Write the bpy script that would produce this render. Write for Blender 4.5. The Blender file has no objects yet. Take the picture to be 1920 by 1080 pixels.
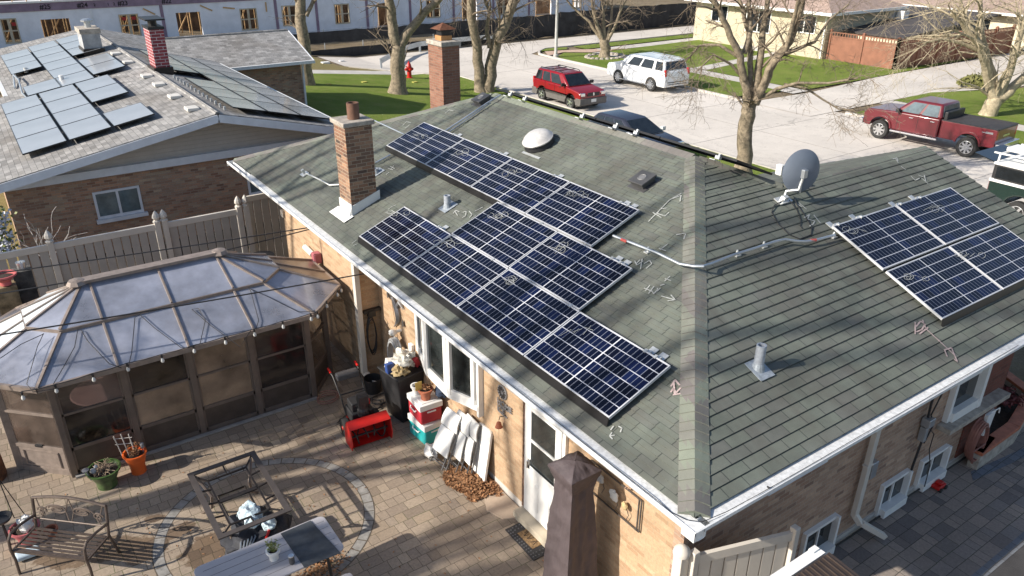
import bpy, bmesh, math, random
from mathutils import Vector, Matrix, noise
import numpy as np
random.seed(7)
R = math.radians
sc = bpy.context.scene
COL = sc.collection
# ------------------------------------------------------------------ camera (measured from the roof and panels)
CP = Vector((-4.9514, -3.9036, 8.1421)); YAW, PITCH, ROLL, F = 0.9642, -0.4448, 0.005, 1451.45
HE, T, W, L, D, XW = 2.7181, 0.4064, 9.3428, 15.3796, 7.2781, 10.0371
fw = Vector((math.cos(PITCH)*math.cos(YAW), math.cos(PITCH)*math.sin(YAW), math.sin(PITCH)))
rt = fw.cross(Vector((0,0,1))).normalized(); up = rt.cross(fw)
c_, s_ = math.cos(ROLL), math.sin(ROLL)
rt, up = c_*rt+s_*up, -s_*rt+c_*up
def ray(u, v): return rt*((u-960)/F)+up*(-(v-540)/F)+fw
def PL(u, v, n, c):
    d = ray(u, v); n = Vector(n); return CP+d*((c-n.dot(CP))/n.dot(d))
def PZ(u, v, z=0): return PL(u, v, (0,0,1), z)
def PX(u, v, x): return PL(u, v, (1,0,0), x)
def PY(u, v, y): return PL(u, v, (0,1,0), y)
KT = math.sqrt(1+T*T)
def pa(u, v, h=0): return PL(u, v, (-T,0,1), HE+h*KT)
def pb(u, v, h=0): return PL(u, v, (0,-T,1), HE+h*KT)
def PV(u, v, P):                     # point on the vertical plane through P that faces the camera
    n = Vector((fw.x, fw.y, 0)).normalized(); return PL(u, v, n, n.dot(Vector(P)))
def gh(x): return 0 if x < 9 else (-1.1 if x > 19 else -0.11*(x-9))
def PG(u, v):
    z = 0
    for _ in range(50): z = .5*z+.5*gh(PZ(u, v, z).x)
    return PZ(u, v, z)
cam = bpy.data.cameras.new('camera'); co = bpy.data.objects.new('camera', cam); COL.objects.link(co)
cam.sensor_width = 36; cam.lens = F/1920*36; cam.clip_start = .1; cam.clip_end = 2000
M = Matrix((rt, up, -fw)).transposed().to_4x4(); M.translation = CP; co.matrix_world = M
sc.camera = co
# ------------------------------------------------------------------ light
SAZ, SEL = R(168), R(31)
wd = bpy.data.worlds.new('World'); sc.world = wd; wd.use_nodes = True
nt = wd.node_tree; bg = nt.nodes['Background']
sk = nt.nodes.new('ShaderNodeTexSky'); sk.sky_type = 'NISHITA'; sk.sun_disc = False
sk.sun_elevation = SEL; sk.sun_rotation = math.pi/2-SAZ; sk.air_density = 1.0; sk.dust_density = 1.2
nt.links.new(sk.outputs[0], bg.inputs[0]); bg.inputs[1].default_value = 0.105
sl = bpy.data.lights.new('sun', 'SUN'); sl.energy = 5.0; sl.angle = R(.55); sl.color = (1, .92, .81)
so = bpy.data.objects.new('sun', sl); COL.objects.link(so)
sd = Vector((math.cos(SEL)*math.cos(SAZ), math.cos(SEL)*math.sin(SAZ), math.sin(SEL)))
so.rotation_euler = sd.to_track_quat('Z', 'Y').to_euler()
sc.view_settings.view_transform = 'Standard'; sc.view_settings.look = 'None'
sc.view_settings.gamma = 1; sc.view_settings.exposure = 0.5
# ------------------------------------------------------------------ materials
class NT:
    def __init__(s, m):
        m.use_nodes = True; s.t = m.node_tree; s.b = s.t.nodes['Principled BSDF']
    def n(s, ty, **k):
        q = s.t.nodes.new('ShaderNode'+ty)
        for a, b in k.items(): setattr(q, a, b)
        return q
    def l(s, a, b): s.t.links.new(a, b)
    def m(s, op, a, b=None, c=None):
        q = s.n('Math', operation=op)
        for i, x in enumerate((a, b, c)):
            if x is None: continue
            if isinstance(x, (int, float)): q.inputs[i].default_value = x
            else: s.l(x, q.inputs[i])
        return q.outputs[0]
    def mix(s, f, a, b, bt='MIX'):
        q = s.n('Mix', data_type='RGBA', blend_type=bt)
        for i, x in ((0, f), (6, a), (7, b)):
            if isinstance(x, (int, float)): q.inputs[i].default_value = x
            elif isinstance(x, (tuple, list)): q.inputs[i].default_value = (*x[:3], 1)
            else: s.l(x, q.inputs[i])
        return q.outputs[2]
    def noise(s, sc_, det=4, ro=.6, vec=None, dist=0):
        q = s.n('TexNoise'); q.inputs['Scale'].default_value = sc_; q.inputs['Detail'].default_value = det
        q.inputs['Roughness'].default_value = ro; q.inputs['Distortion'].default_value = dist
        if vec is not None: s.l(vec, q.inputs['Vector'])
        return q.outputs[0]
    def ramp(s, f, stops):
        q = s.n('ValToRGB'); e = q.color_ramp.elements
        while len(e) < len(stops): e.new(.5)
        for el, (p, c) in zip(e, stops): el.position = p; el.color = (*c, 1) if isinstance(c, (tuple, list)) else (c, c, c, 1)
        s.l(f, q.inputs[0]); return q.outputs[0]
    def wn(s, a, b, k=0):
        q = s.n('CombineXYZ'); w = s.n('TexWhiteNoise', noise_dimensions='3D')
        for i, x in enumerate((a, b, k)):
            if isinstance(x, (int, float)): q.inputs[i].default_value = x
            else: s.l(x, q.inputs[i])
        s.l(q.outputs[0], w.inputs[0]); return w.outputs[0]
    def bump(s, h, d=.01, st=1):
        q = s.n('Bump'); q.inputs['Distance'].default_value = d; q.inputs['Strength'].default_value = st
        s.l(h, q.inputs['Height']); s.l(q.outputs[0], s.b.inputs['Normal'])
    def uv(s):
        q = s.n('UVMap'); q.uv_map = 'UVMap'; x = s.n('SeparateXYZ'); s.l(q.outputs[0], x.inputs[0])
        return x.outputs[0], x.outputs[1], q.outputs[0]
    def cells(s, u, v, w, h, mu, mv, off=.5, rnd=False, split=0):
        vv = s.m('DIVIDE', v, h); row = s.m('FLOOR', vv); fv = s.m('SUBTRACT', vv, row)
        o = s.wn(row, 3.3) if rnd else s.m('MULTIPLY', s.m('FLOORED_MODULO', row, 2), off)
        uu = s.m('ADD', s.m('DIVIDE', u, w), o); col = s.m('FLOOR', uu); fu = s.m('SUBTRACT', uu, col)
        ww = w
        if split:
            k = s.m('ADD', 1, s.m('LESS_THAN', s.wn(col, row, 5), split))
            f2 = s.m('MULTIPLY', fu, k); fl = s.m('FLOOR', f2); fu = s.m('SUBTRACT', f2, fl)
            col = s.m('ADD', col, s.m('MULTIPLY', fl, .41)); mu_ = s.m('MULTIPLY', k, mu/w)
        else: mu_ = mu/w
        r = s.wn(col, row, 1); r2 = s.wn(col, row, 2)
        a = s.m('LESS_THAN', fu, mu_); b = s.m('LESS_THAN', fv, mv/h)
        return r, r2, s.m('MAXIMUM', a, b), a, b
MATS = {}
def mat(name, col, rough=.6, metal=0, var=.12, scale=4, bump=0, bscale=60, alpha=1, spec=.5, coat=0, trans=0):
    if name in MATS: return MATS[name]
    m = bpy.data.materials.new(name); MATS[name] = m; N = NT(m)
    tc = N.n('TexCoord').outputs['Object']
    a = N.noise(scale, 5, .62, tc)
    lo = tuple(c*(1-var*1.6) for c in col); hi = tuple(min(1, c*(1+var*1.3)) for c in col)
    N.l(N.ramp(a, [(.32, lo), (.68, hi)]), N.b.inputs['Base Color'])
    N.b.inputs['Roughness'].default_value = rough; N.b.inputs['Metallic'].default_value = metal
    N.b.inputs['Specular IOR Level'].default_value = spec; N.b.inputs['Coat Weight'].default_value = coat
    N.b.inputs['Coat Roughness'].default_value = .08; N.b.inputs['Transmission Weight'].default_value = trans
    N.b.inputs['Alpha'].default_value = alpha
    if bump: N.bump(N.noise(bscale, 4, .6, tc), bump)
    elif var > .05:
        q = N.noise(scale*6, 3, .6, tc); N.l(N.m('ADD', rough-.06, N.m('MULTIPLY', q, .12)), N.b.inputs['Roughness'])
    return m
def brick(name, cols, mortar, w=.205, h=.068, mz=.010, stain=.25, rough=.85, dark=None):
    m = bpy.data.materials.new(name); N = NT(m); u, v, uv = N.uv()
    r, r2, k, _, _ = N.cells(u, v, w, h, mz, mz)
    n = len(cols); c = N.ramp(r, [(i/(n-1) if n > 1 else 0, x) for i, x in enumerate(cols)])
    fn = N.noise(30, 4, .7, uv); bn = N.noise(.9, 5, .6, uv)
    c = N.mix(.35, c, N.ramp(fn, [(.3, .25), (.7, .75)]), 'OVERLAY')
    mo = N.mix(.5, mortar, N.ramp(fn, [(.3, tuple(x*.7 for x in mortar)), (.7, mortar)]))
    c = N.mix(k, c, mo); c = N.mix(N.m('MULTIPLY', N.ramp(bn, [(.35, 1.), (.6, 0.)]), stain), c, tuple(x*.55 for x in mortar))
    N.l(c, N.b.inputs['Base Color']); N.b.inputs['Roughness'].default_value = rough
    N.bump(N.m('ADD', N.m('MULTIPLY', k, -1), N.m('MULTIPLY', fn, .4)), .006)
    return m
def pavers(name, cols, joint, w, h, split=.5, jw=.008, stain=(.3,.26,.2), sa=.35, rough=.85):
    m = bpy.data.materials.new(name); N = NT(m); u, v, uv = N.uv()
    wob = N.noise(2.3, 3, .5, uv); u2 = N.m('ADD', u, N.m('MULTIPLY', wob, .03)); v2 = N.m('ADD', v, N.m('MULTIPLY', wob, .02))
    r, r2, k, _, _ = N.cells(u2, v2, w, h, jw, jw, rnd=True, split=split)
    n = len(cols); c = N.ramp(r, [(i/(n-1), x) for i, x in enumerate(cols)])
    fn = N.noise(26, 5, .75, uv); bn = N.noise(.55, 6, .62, uv, .6)
    c = N.mix(.45, c, N.ramp(fn, [(.28, .22), (.72, .78)]), 'OVERLAY')
    jn = N.noise(1.3, 4, .6, uv)
    jc = N.mix(N.ramp(jn, [(.45, 0.), (.65, 1.)]), joint, (joint[0]*.8, joint[1]*1.25, joint[2]*.6))
    c = N.mix(k, c, jc); c = N.mix(N.m('MULTIPLY', N.ramp(bn, [(.42, 0.), (.7, 1.)]), sa), c, stain)
    N.l(c, N.b.inputs['Base Color']); N.l(N.m('ADD', rough-.1, N.m('MULTIPLY', fn, .2)), N.b.inputs['Roughness'])
    N.bump(N.m('ADD', N.m('MULTIPLY', k, -1), N.m('MULTIPLY', fn, .35)), .006)
    return m
def shingle(name, cols, w=.32, h=.147, slot=.009, stain=(.1,.09,.08), sa=.45, line=0, mottle=0):
    m = bpy.data.materials.new(name); N = NT(m); u, v, uv = N.uv()
    r, r2, k, a, b = N.cells(u, v, w, h, slot, line if line else .001, off=.47)
    n = len(cols); c = N.ramp(r, [(i/(n-1), x) for i, x in enumerate(cols)])
    gr = N.noise(160, 2, .8, uv); bn = N.noise(.45, 6, .6, uv, .5); mn = N.noise(2.2, 4, .6, uv)
    c = N.mix(.38, c, N.ramp(gr, [(.3, .2), (.7, .8)]), 'OVERLAY')
    c = N.mix(N.m('MULTIPLY', N.ramp(bn, [(.45, 0.), (.68, 1.)]), sa), c, stain)
    c = N.mix(.4, c, N.ramp(mn, [(.3, .28), (.7, .72)]), 'OVERLAY')
    if mottle:
        cx_ = N.n('CombineXYZ'); N.l(N.m('MULTIPLY', u, 1.6), cx_.inputs[0]); N.l(N.m('MULTIPLY', v, .35), cx_.inputs[1]); sn_ = N.noise(1.5, 5, .6, cx_.outputs[0], .4)
        c = N.mix(N.m('MULTIPLY', N.ramp(sn_, [(.45, 0.), (.68, 1.)]), .55), c, (.105,.098,.085)); c = N.mix(N.m('MULTIPLY', N.ramp(sn_, [(.26, 1.), (.42, 0.)]), .35), c, (.2,.215,.18))
    c = N.mix(N.m('MULTIPLY', N.m('MAXIMUM', a, b) if line else a, .7), c, (.03,.035,.035))
    N.l(c, N.b.inputs['Base Color']); N.b.inputs['Roughness'].default_value = .82
    N.b.inputs['Specular IOR Level'].default_value = .3
    N.bump(N.m('ADD', gr, N.m('MULTIPLY', a, -2)), .003)
    return m
def solar(name):
    m = bpy.data.materials.new(name); N = NT(m); q = N.n('UVMap'); q.uv_map = 'UVMap'
    x = N.n('SeparateXYZ'); N.l(q.outputs[0], x.inputs[0]); u, v = x.outputs[0], x.outputs[1]
    cu = N.m('MULTIPLY', u, 20); cv = N.m('MULTIPLY', v, 6)
    iu = N.m('FLOOR', cu); iv = N.m('FLOOR', cv); fu = N.m('SUBTRACT', cu, iu); fv = N.m('SUBTRACT', cv, iv)
    au = N.m('GREATER_THAN', N.m('ABSOLUTE', N.m('SUBTRACT', fu, .5)), .445)
    av = N.m('GREATER_THAN', N.m('ABSOLUTE', N.m('SUBTRACT', fv, .5)), .467)
    ac = N.m('LESS_THAN', N.m('ABSOLUTE', N.m('SUBTRACT', u, .5)), .0055)
    oi = N.n('ObjectInfo').outputs['Random']
    r = N.wn(iv, N.m('ADD', N.m('FLOOR', N.m('MULTIPLY', cu, .5)), N.m('MULTIPLY', oi, 50)))
    c = N.ramp(r, [(0, (.002,.0025,.008)), (.7, (.003,.005,.018)), (1, (.005,.01,.045))])
    c = N.mix(N.m('MULTIPLY', au, .75), c, (.2,.22,.28)); c = N.mix(av, c, (.48,.5,.56)); c = N.mix(ac, c, (.6,.62,.66))
    N.l(c, N.b.inputs['Base Color']); N.b.inputs['Roughness'].default_value = .16
    N.b.inputs['Specular IOR Level'].default_value = .3
    N.l(N.m('ADD', .12, N.m('MULTIPLY', N.noise(5, 3, .6, N.n('TexCoord').outputs['Object']), .12)), N.b.inputs['Roughness'])
    return m
TANB = brick('tan_brick', [(.34,.215,.125), (.48,.325,.2), (.53,.375,.24), (.43,.28,.17), (.51,.345,.215), (.39,.25,.15)], (.50,.385,.255))
SIDB = brick('shaded_tan_brick', [(.24,.15,.11), (.47,.31,.215), (.38,.24,.165), (.54,.37,.26), (.30,.18,.125), (.44,.28,.195)], (.48,.39,.31))  # same brick as the sunny wall; its browner look in shade is painted in
CHIB = brick('chimney_brick', [(.055,.036,.03), (.30,.15,.09), (.17,.085,.055), (.42,.24,.145), (.085,.05,.04), (.32,.17,.105)], (.42,.34,.25), mz=.012)
REDB = brick('red_brick', [(.17,.075,.05), (.29,.135,.085), (.235,.105,.068), (.33,.165,.11)], (.3,.24,.19), stain=.12)
NEIB = brick('neighbour_brick', [(.22,.12,.08), (.56,.33,.21), (.4,.25,.17), (.5,.28,.18), (.45,.34,.24), (.29,.15,.1), (.55,.4,.27)], (.44,.38,.32))
PNTB = brick('painted_brick', [(.24,.045,.055), (.31,.06,.07), (.21,.04,.05)], (.6,.5,.5), w=.3, h=.1, mz=.02, stain=0)
PORB = brick('porch_brick', [(.1,.028,.02), (.2,.06,.04), (.15,.045,.03)], (.14,.09,.07), stain=.1)
PAT = pavers('patio_pavers', [(.2,.158,.122), (.31,.25,.193), (.36,.292,.222), (.265,.214,.168), (.33,.26,.188)], (.12,.095,.07), .30, .19, stain=(.2,.15,.105), sa=.5)
DRV = pavers('driveway_pavers', [(.16,.14,.135), (.27,.23,.2), (.34,.28,.235), (.22,.2,.19)], (.06,.055,.05), .30, .2, split=.3, stain=(.1,.085,.075))
RNG = mat('grey_paver', (.25,.24,.225), .85, var=.2, scale=9, bump=.003)
BLU = pavers('blue_border_pavers', [(.07,.09,.13), (.12,.15,.2), (.1,.12,.16)], (.03,.03,.03), .2, .12, split=0)
SHG = shingle('green_shingle', [(.132,.149,.127), (.148,.167,.141), (.138,.147,.132), (.158,.178,.149), (.133,.139,.127)], sa=.6, stain=(.075,.076,.069), w=.33, slot=.012, line=.006, mottle=1)  # dark mottling puts soft shadow blotches into the shingle colour, beside stains
SHR = shingle('ridge_shingle', [(.19,.18,.165), (.2,.225,.18), (.17,.155,.15), (.215,.24,.195)], w=2, h=.15, slot=.001, sa=.1)
SHN = shingle('grey_shingle', [(.19,.188,.185), (.36,.352,.345), (.29,.284,.275), (.235,.232,.23), (.42,.41,.40)], w=.25, h=.14, line=.009, slot=.006, stain=(.17,.15,.13), sa=.5)
SHP = shingle('pink_shingle', [(.36,.27,.22), (.42,.31,.26), (.39,.3,.26)], w=.3, h=.15, line=.01, sa=.2, stain=(.28,.22,.19))
CELL = solar('solar_cells')
PFR = mat('anodised_frame', (.6,.61,.63), .4, .2, var=.04)
WHT = mat('white_paint', (.8,.8,.78), .45, var=.03, scale=8)
WGUT = mat('white_gutter', (.74,.75,.75), .4, var=.08, scale=14)
ALU = mat('aluminium', (.72,.74,.76), .3, .9, var=.04)
GALV = mat('galvanised', (.5,.54,.58), .38, .75, var=.08)
LTIN = mat('light_metal', (.62,.64,.64), .4, .5, var=.1, scale=20)
BLK = mat('black_metal', (.02,.02,.022), .45, var=.1)
BLKP = mat('black_plastic', (.025,.025,.027), .5, var=.15, bump=.003)
RUB = mat('rubber', (.022,.022,.022), .75, var=.2)
GLS = mat('dark_glass', (.012,.016,.02), .06, var=.3, spec=.8)
WGL = mat('window_glass', (.025,.03,.03), .05, var=.5, scale=2.5, spec=.7)
BRZ = mat('bronze_frame', (.17,.135,.115), .42, .3, var=.1)
BRZL = mat('light_bronze', (.27,.22,.19), .5, .2, var=.12, scale=9)
BRZD = mat('dark_bronze', (.045,.037,.033), .4, .5, var=.2, scale=12)
BEI = mat('beige_vinyl', (.43,.405,.37), .55, var=.06, scale=3)
BEIL = mat('pale_vinyl', (.62,.58,.52), .5, var=.04, scale=3)
CON = mat('concrete', (.53,.5,.46), .85, var=.1, scale=1.6, bump=.004, bscale=30)
CONB = mat('pale_concrete', (.63,.59,.54), .9, var=.11, scale=.8, bump=.003, bscale=40)
CAP = mat('mortar_cap', (.4,.36,.31), .9, var=.2, scale=9, bump=.01, bscale=25)
RUST = mat('rusty_steel', (.2,.085,.045), .6, .4, var=.25, scale=14)
BARK = mat('bark', (.27,.22,.155), .9, var=.3, scale=7, bump=.03, bscale=22)
BARKL = mat('pale_bark', (.4,.34,.235), .9, var=.22, scale=6, bump=.02, bscale=20)
TWIG = mat('twigs', (.21,.165,.12), .85, var=.2, scale=9)
REDP = mat('red_paint', (.25,.008,.016), .28, var=.04, coat=.7)
REDT = mat('maroon_paint', (.13,.014,.02), .28, var=.04, coat=.7)
REDM = mat('red_machine', (.5,.015,.012), .4, var=.08)
WHP = mat('white_car_paint', (.8,.82,.83), .25, var=.02, coat=.6)
NVY = mat('navy_paint', (.028,.03,.045), .22, var=.05, coat=.8)
GRNP = mat('dark_green_paint', (.012,.03,.026), .25, var=.05, coat=.7)
GRYP = mat('grey_cladding', (.13,.12,.115), .6, var=.08)
CHR = mat('chrome', (.75,.76,.77), .18, .95, var=.02)
CHALK = mat('white_chalk', (.4,.415,.4), .95, var=.2, scale=30)
CHALKR = mat('pink_chalk', (.42,.33,.32), .95, var=.2, scale=30)
TERR = mat('terracotta', (.42,.14,.075), .7, var=.15, scale=10)
ORG = mat('orange_glaze', (.72,.13,.025), .45, var=.06)
GRG = mat('green_glaze', (.06,.11,.035), .3, var=.3, scale=12, coat=.4)
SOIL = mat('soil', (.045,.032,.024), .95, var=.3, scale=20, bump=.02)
LEAF = mat('dry_leaf', (.30,.15,.07), .8, var=.4, scale=17)
GLF = mat('green_leaf', (.16,.19,.05), .6, var=.35, scale=20)
STM = mat('dead_stems', (.32,.24,.17), .85, var=.25, scale=20)
GRYT = mat('grey_plastic_table', (.40,.39,.41), .5, var=.04)
WPL = mat('white_plastic', (.78,.78,.76), .4, var=.04)
COVR = mat('brown_cover', (.075,.058,.062), .7, var=.12, scale=3, bump=.012, bscale=9)
TEAL = mat('teal_plastic', (.03,.42,.42), .35, var=.05)
REDC = mat('red_cooler', (.45,.035,.05), .4, var=.06)
WOOD = mat('raw_lumber', (.55,.36,.18), .75, var=.15, scale=9)
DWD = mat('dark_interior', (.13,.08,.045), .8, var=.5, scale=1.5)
WRAP = mat('white_house_wrap', (.8,.83,.9), .6, var=.07, scale=.9)
PURP = mat('purple_board', (.27,.2,.27), .8, var=.12, scale=2)
MESHF = mat('black_fence_mesh', (.03,.03,.033), .85, var=.3, scale=1.2, alpha=.93)
SIDG = mat('taupe_siding', (.52,.475,.43), .7, var=.04)
BLUW = mat('blue_white_trim', (.74,.77,.82), .5, var=.05)
FEN = mat('brown_vinyl_fence', (.25,.11,.068), .7, var=.12, scale=2)
YBR = brick('yellow_brick', [(.52,.46,.33), (.6,.53,.39), (.56,.49,.35)], (.52,.47,.38), stain=.08)
CREAM = mat('cream_wall', (.72,.64,.47), .8, var=.05, scale=2)
ASPH = mat('asphalt', (.052,.05,.052), .9, var=.2, scale=2.5, bump=.004)
DRF = mat('shade_dark_roof', (.07,.062,.062), .9, var=.18, scale=.8)  # dark shingles with the roof's shade put into the base colour
POLY = mat('polycarbonate', (.36,.385,.47), .2, var=.3, scale=.9, alpha=.62, spec=1.0, coat=.6)  # bluish base colour stands in for sky reflected in the panels
VIND = mat('dark_tinted_vinyl', (.028,.022,.02), .1, var=.8, scale=1.5, alpha=.82, spec=.8)
VINT = mat('amber_vinyl', (.27,.19,.13), .16, var=.35, scale=1.4, alpha=.85, spec=.8, coat=.3)
VIN = mat('tinted_vinyl', (.15,.11,.09), .12, var=.5, scale=1.1, alpha=.45, spec=.8, coat=.4)
DRK = mat('dark_floor', (.16,.12,.09), .9, var=.3, scale=3)
CUSH = mat('red_cushion', (.35,.09,.06), .8)
HOSEG = mat('grey_hose', (.35,.36,.37), .5, var=.15)
HOSEB = mat('brown_hose', (.27,.12,.095), .5, var=.15)
BULB = mat('bulb_glass', (.6,.61,.6), .25, var=.02)
DISH = mat('dish_grey', (.16,.19,.24), .4, var=.05)
def grass(name, c1, c2, c3):
    m = bpy.data.materials.new(name); N = NT(m); tc = N.n('TexCoord').outputs['Object']
    a = N.noise(.5, 5, .6, tc); b = N.noise(22, 5, .75, tc)
    c = N.mix(N.ramp(a, [(.35, 0.), (.65, 1.)]), c1, c2); c = N.mix(N.ramp(b, [(.35, .0), (.7, .8)]), c, c3); w_ = N.noise(1.7, 6, .7, tc, .4); c = N.mix(N.m('MULTIPLY', N.ramp(w_, [(.52, 0.), (.72, 1.)]), .55), c, (.26,.22,.1))
    N.l(c, N.b.inputs['Base Color']); N.b.inputs['Roughness'].default_value = .95; N.b.inputs['Specular IOR Level'].default_value = .1
    N.bump(b, .06); return m
def concrete(name, col):
    m = bpy.data.materials.new(name); N = NT(m); tc = N.n('TexCoord').outputs['Object']
    a = N.noise(.25, 6, .6, tc, .5); b = N.noise(2.5, 6, .7, tc, .3); d = N.noise(18, 3, .7, tc)
    c = N.ramp(a, [(.3, tuple(x*.84 for x in col)), (.7, tuple(min(1, x*1.06) for x in col))]); c = N.mix(N.m('MULTIPLY', N.ramp(b, [(.5, 0.), (.72, 1.)]), .4), c, tuple(x*.62 for x in col)); c = N.mix(.25, c, N.ramp(d, [(.3, .3), (.7, .7)]), 'OVERLAY')
    v_ = N.n('TexVoronoi', feature='DISTANCE_TO_EDGE'); v_.inputs['Scale'].default_value = .16; mp = N.n('VectorMath', operation='ADD'); N.l(tc, mp.inputs[0]); cc = N.n('CombineXYZ'); N.l(N.m('MULTIPLY', b, 2.5), cc.inputs[0]); N.l(N.m('MULTIPLY', a, 3.0), cc.inputs[1]); N.l(cc.outputs[0], mp.inputs[1]); N.l(mp.outputs[0], v_.inputs['Vector'])
    c = N.mix(N.m('MULTIPLY', N.m('LESS_THAN', v_.outputs[0], .004), .5), c, tuple(x*.4 for x in col))
    N.l(c, N.b.inputs['Base Color']); N.b.inputs['Roughness'].default_value = .9; N.bump(d, .003); return m
CONB = concrete('street_concrete', (.63,.585,.53))
GRS = grass('lawn', (.15,.225,.035), (.25,.31,.07), (.09,.125,.03))
GRB = grass('dormant_lawn', (.3,.25,.13), (.24,.22,.09), (.16,.13,.06))
DIRT = grass('earth', (.2,.155,.1), (.3,.25,.18), (.12,.09,.06))
# ------------------------------------------------------------------ mesh builder
WM = {}
class MB:
    def __init__(s): s.v = []; s.f = []
    def add(s, vs, fs):
        o = len(s.v); s.v += [Vector(p) for p in vs]; s.f += [tuple(i+o for i in f) for f in fs]; return s
    def poly(s, *p): return s.add(p, [tuple(range(len(p)))])
    def box(s, x0, x1, y0, y1, z0, z1, M_=None):
        vs = [Vector((x, y, z)) for x in (x0, x1) for y in (y0, y1) for z in (z0, z1)]
        if M_ is not None: vs = [M_ @ q for q in vs]
        return s.add(vs, [(0,1,3,2), (4,6,7,5), (0,4,5,1), (2,3,7,6), (0,2,6,4), (1,5,7,3)])
    def bar(s, a, b, w, h, upv=(0,0,1)):
        a, b = Vector(a), Vector(b); d = (b-a).normalized(); u_ = Vector(upv)
        if abs(d.dot(u_)) > .98: u_ = Vector((1,0,0))
        r_ = d.cross(u_).normalized()*w/2; q = r_.cross(d).normalized()*h/2
        vs = [p+i*r_+j*q for p in (a, b) for i, j in ((-1,-1), (1,-1), (1,1), (-1,1))]
        return s.add(vs, [(3,2,1,0), (4,5,6,7), (0,1,5,4), (1,2,6,5), (2,3,7,6), (3,0,4,7)])
    def tube(s, pts, r, n=6, cap=True):
        pts = [Vector(p) for p in pts]; rs = r if isinstance(r, (list, tuple)) else [r]*len(pts)
        o = len(s.v); pu = None
        for i, p in enumerate(pts):
            d = (pts[min(i+1, len(pts)-1)]-pts[max(i-1, 0)]).normalized()
            if pu is None: pu = d.orthogonal().normalized()
            pu = (pu-d*pu.dot(d)); pu = pu.normalized() if pu.length > 1e-6 else d.orthogonal().normalized()
            w_ = d.cross(pu)
            for k in range(n):
                a = 2*math.pi*k/n; s.v.append(p+(pu*math.cos(a)+w_*math.sin(a))*rs[i])
        for i in range(len(pts)-1):
            for k in range(n): s.f.append((o+i*n+k, o+i*n+(k+1) % n, o+(i+1)*n+(k+1) % n, o+(i+1)*n+k))
        if cap:
            s.f.append(tuple(o+k for k in range(n-1, -1, -1))); s.f.append(tuple(o+(len(pts)-1)*n+k for k in range(n)))
        return s
    def lathe(s, c, prof, n=20, ax=(0,0,1), sx=1, sy=1):
        Q = Vector(ax).to_track_quat('Z', 'Y'); c = Vector(c); o = len(s.v)
        for r_, z in prof:
            for k in range(n):
                a = 2*math.pi*k/n; s.v.append(c+Q @ Vector((r_*math.cos(a)*sx, r_*math.sin(a)*sy, z)))
        for i in range(len(prof)-1):
            for k in range(n): s.f.append((o+i*n+k, o+i*n+(k+1) % n, o+(i+1)*n+(k+1) % n, o+(i+1)*n+k))
        s.f.append(tuple(o+k for k in range(n-1, -1, -1))); s.f.append(tuple(o+(len(prof)-1)*n+k for k in range(n)))
        return s
    def ball(s, c, r, sx=1, sy=1, sz=1, n=10, jit=0, seed=0):
        rn = random.Random(seed); pr_ = [(max(.001, math.sin(math.pi*i/n)), -math.cos(math.pi*i/n)) for i in range(n+1)]
        o = len(s.v); s.lathe((0,0,0), pr_, n+4); c = Vector(c)
        for i in range(o, len(s.v)):
            q = s.v[i]; k = r*(1+jit*noise.noise(q*1.7+Vector((seed, 0, 0)))); s.v[i] = c+Vector((q.x*sx*k, q.y*sy*k, q.z*sz*k))
        return s
    def ext(s, pts, vec):                # extrude a planar outline by vec
        n = len(pts); pts = [Vector(p) for p in pts]; vec = Vector(vec)
        nm = Vector((0,0,0))
        for i in range(n): nm += pts[i].cross(pts[(i+1) % n])
        if nm.dot(vec) > 0: pts.reverse()
        return s.add(pts+[p+vec for p in pts], [tuple(range(n)), tuple(range(2*n-1, n-1, -1))]+[(i, i+n, (i+1) % n+n, (i+1) % n) for i in range(n)])
    def build(s, name, m, parent=None, local=False, smooth=False, bevel=0, ang=35, uv=None, fixn=False):
        vs = s.v
        if parent is not None and not local and parent.name in WM:
            I = WM[parent.name].inverted(); vs2 = [I @ q for q in vs]
        else: vs2 = vs
        me = bpy.data.meshes.new(name); me.from_pydata(vs2, [], s.f)
        lay = me.uv_layers.new(name='UVMap'); buf = np.zeros(len(me.loops)*2, dtype=np.float32); k = 0
        for f in s.f:
            if uv is not None:
                for j in range(len(f)): buf[2*k:2*k+2] = uv[j % 4]; k += 1
                continue
            p0 = vs[f[0]]; nn = Vector((0,0,0))
            for j in range(1, len(f)-1): nn += (vs[f[j]]-p0).cross(vs[f[j+1]]-p0)
            if nn.length < 1e-12: nn = Vector((0,0,1))
            nn.normalize()
            if abs(nn.z) > .995: t_, b_ = Vector((1,0,0)), Vector((0,1,0))
            else: t_ = Vector((0,0,1)).cross(nn).normalized(); b_ = nn.cross(t_)
            for i in f: buf[2*k] = vs[i].dot(t_); buf[2*k+1] = vs[i].dot(b_); k += 1
        lay.data.foreach_set('uv', buf)
        me.materials.append(m)
        if fixn:
            bm = bmesh.new(); bm.from_mesh(me); bmesh.ops.recalc_face_normals(bm, faces=bm.faces); bm.to_mesh(me); bm.free()
        if smooth:
            me.polygons.foreach_set('use_smooth', [True]*len(me.polygons)); me.set_sharp_from_angle(angle=R(ang))
        o = bpy.data.objects.new(name, me); COL.objects.link(o)
        if parent is not None:
            o.parent = parent
            if parent.name in WM: WM[o.name] = WM[parent.name]
        if bevel:
            b = o.modifiers.new('bevel', 'BEVEL'); b.width = bevel; b.segments = 3; b.limit_method = 'ANGLE'; b.angle_limit = R(40)
        return o
def tag(o, label, cat=None, group=None):
    o['label'] = label
    if cat: o['category'] = cat
    if group: o['group'] = group
    return o
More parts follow.
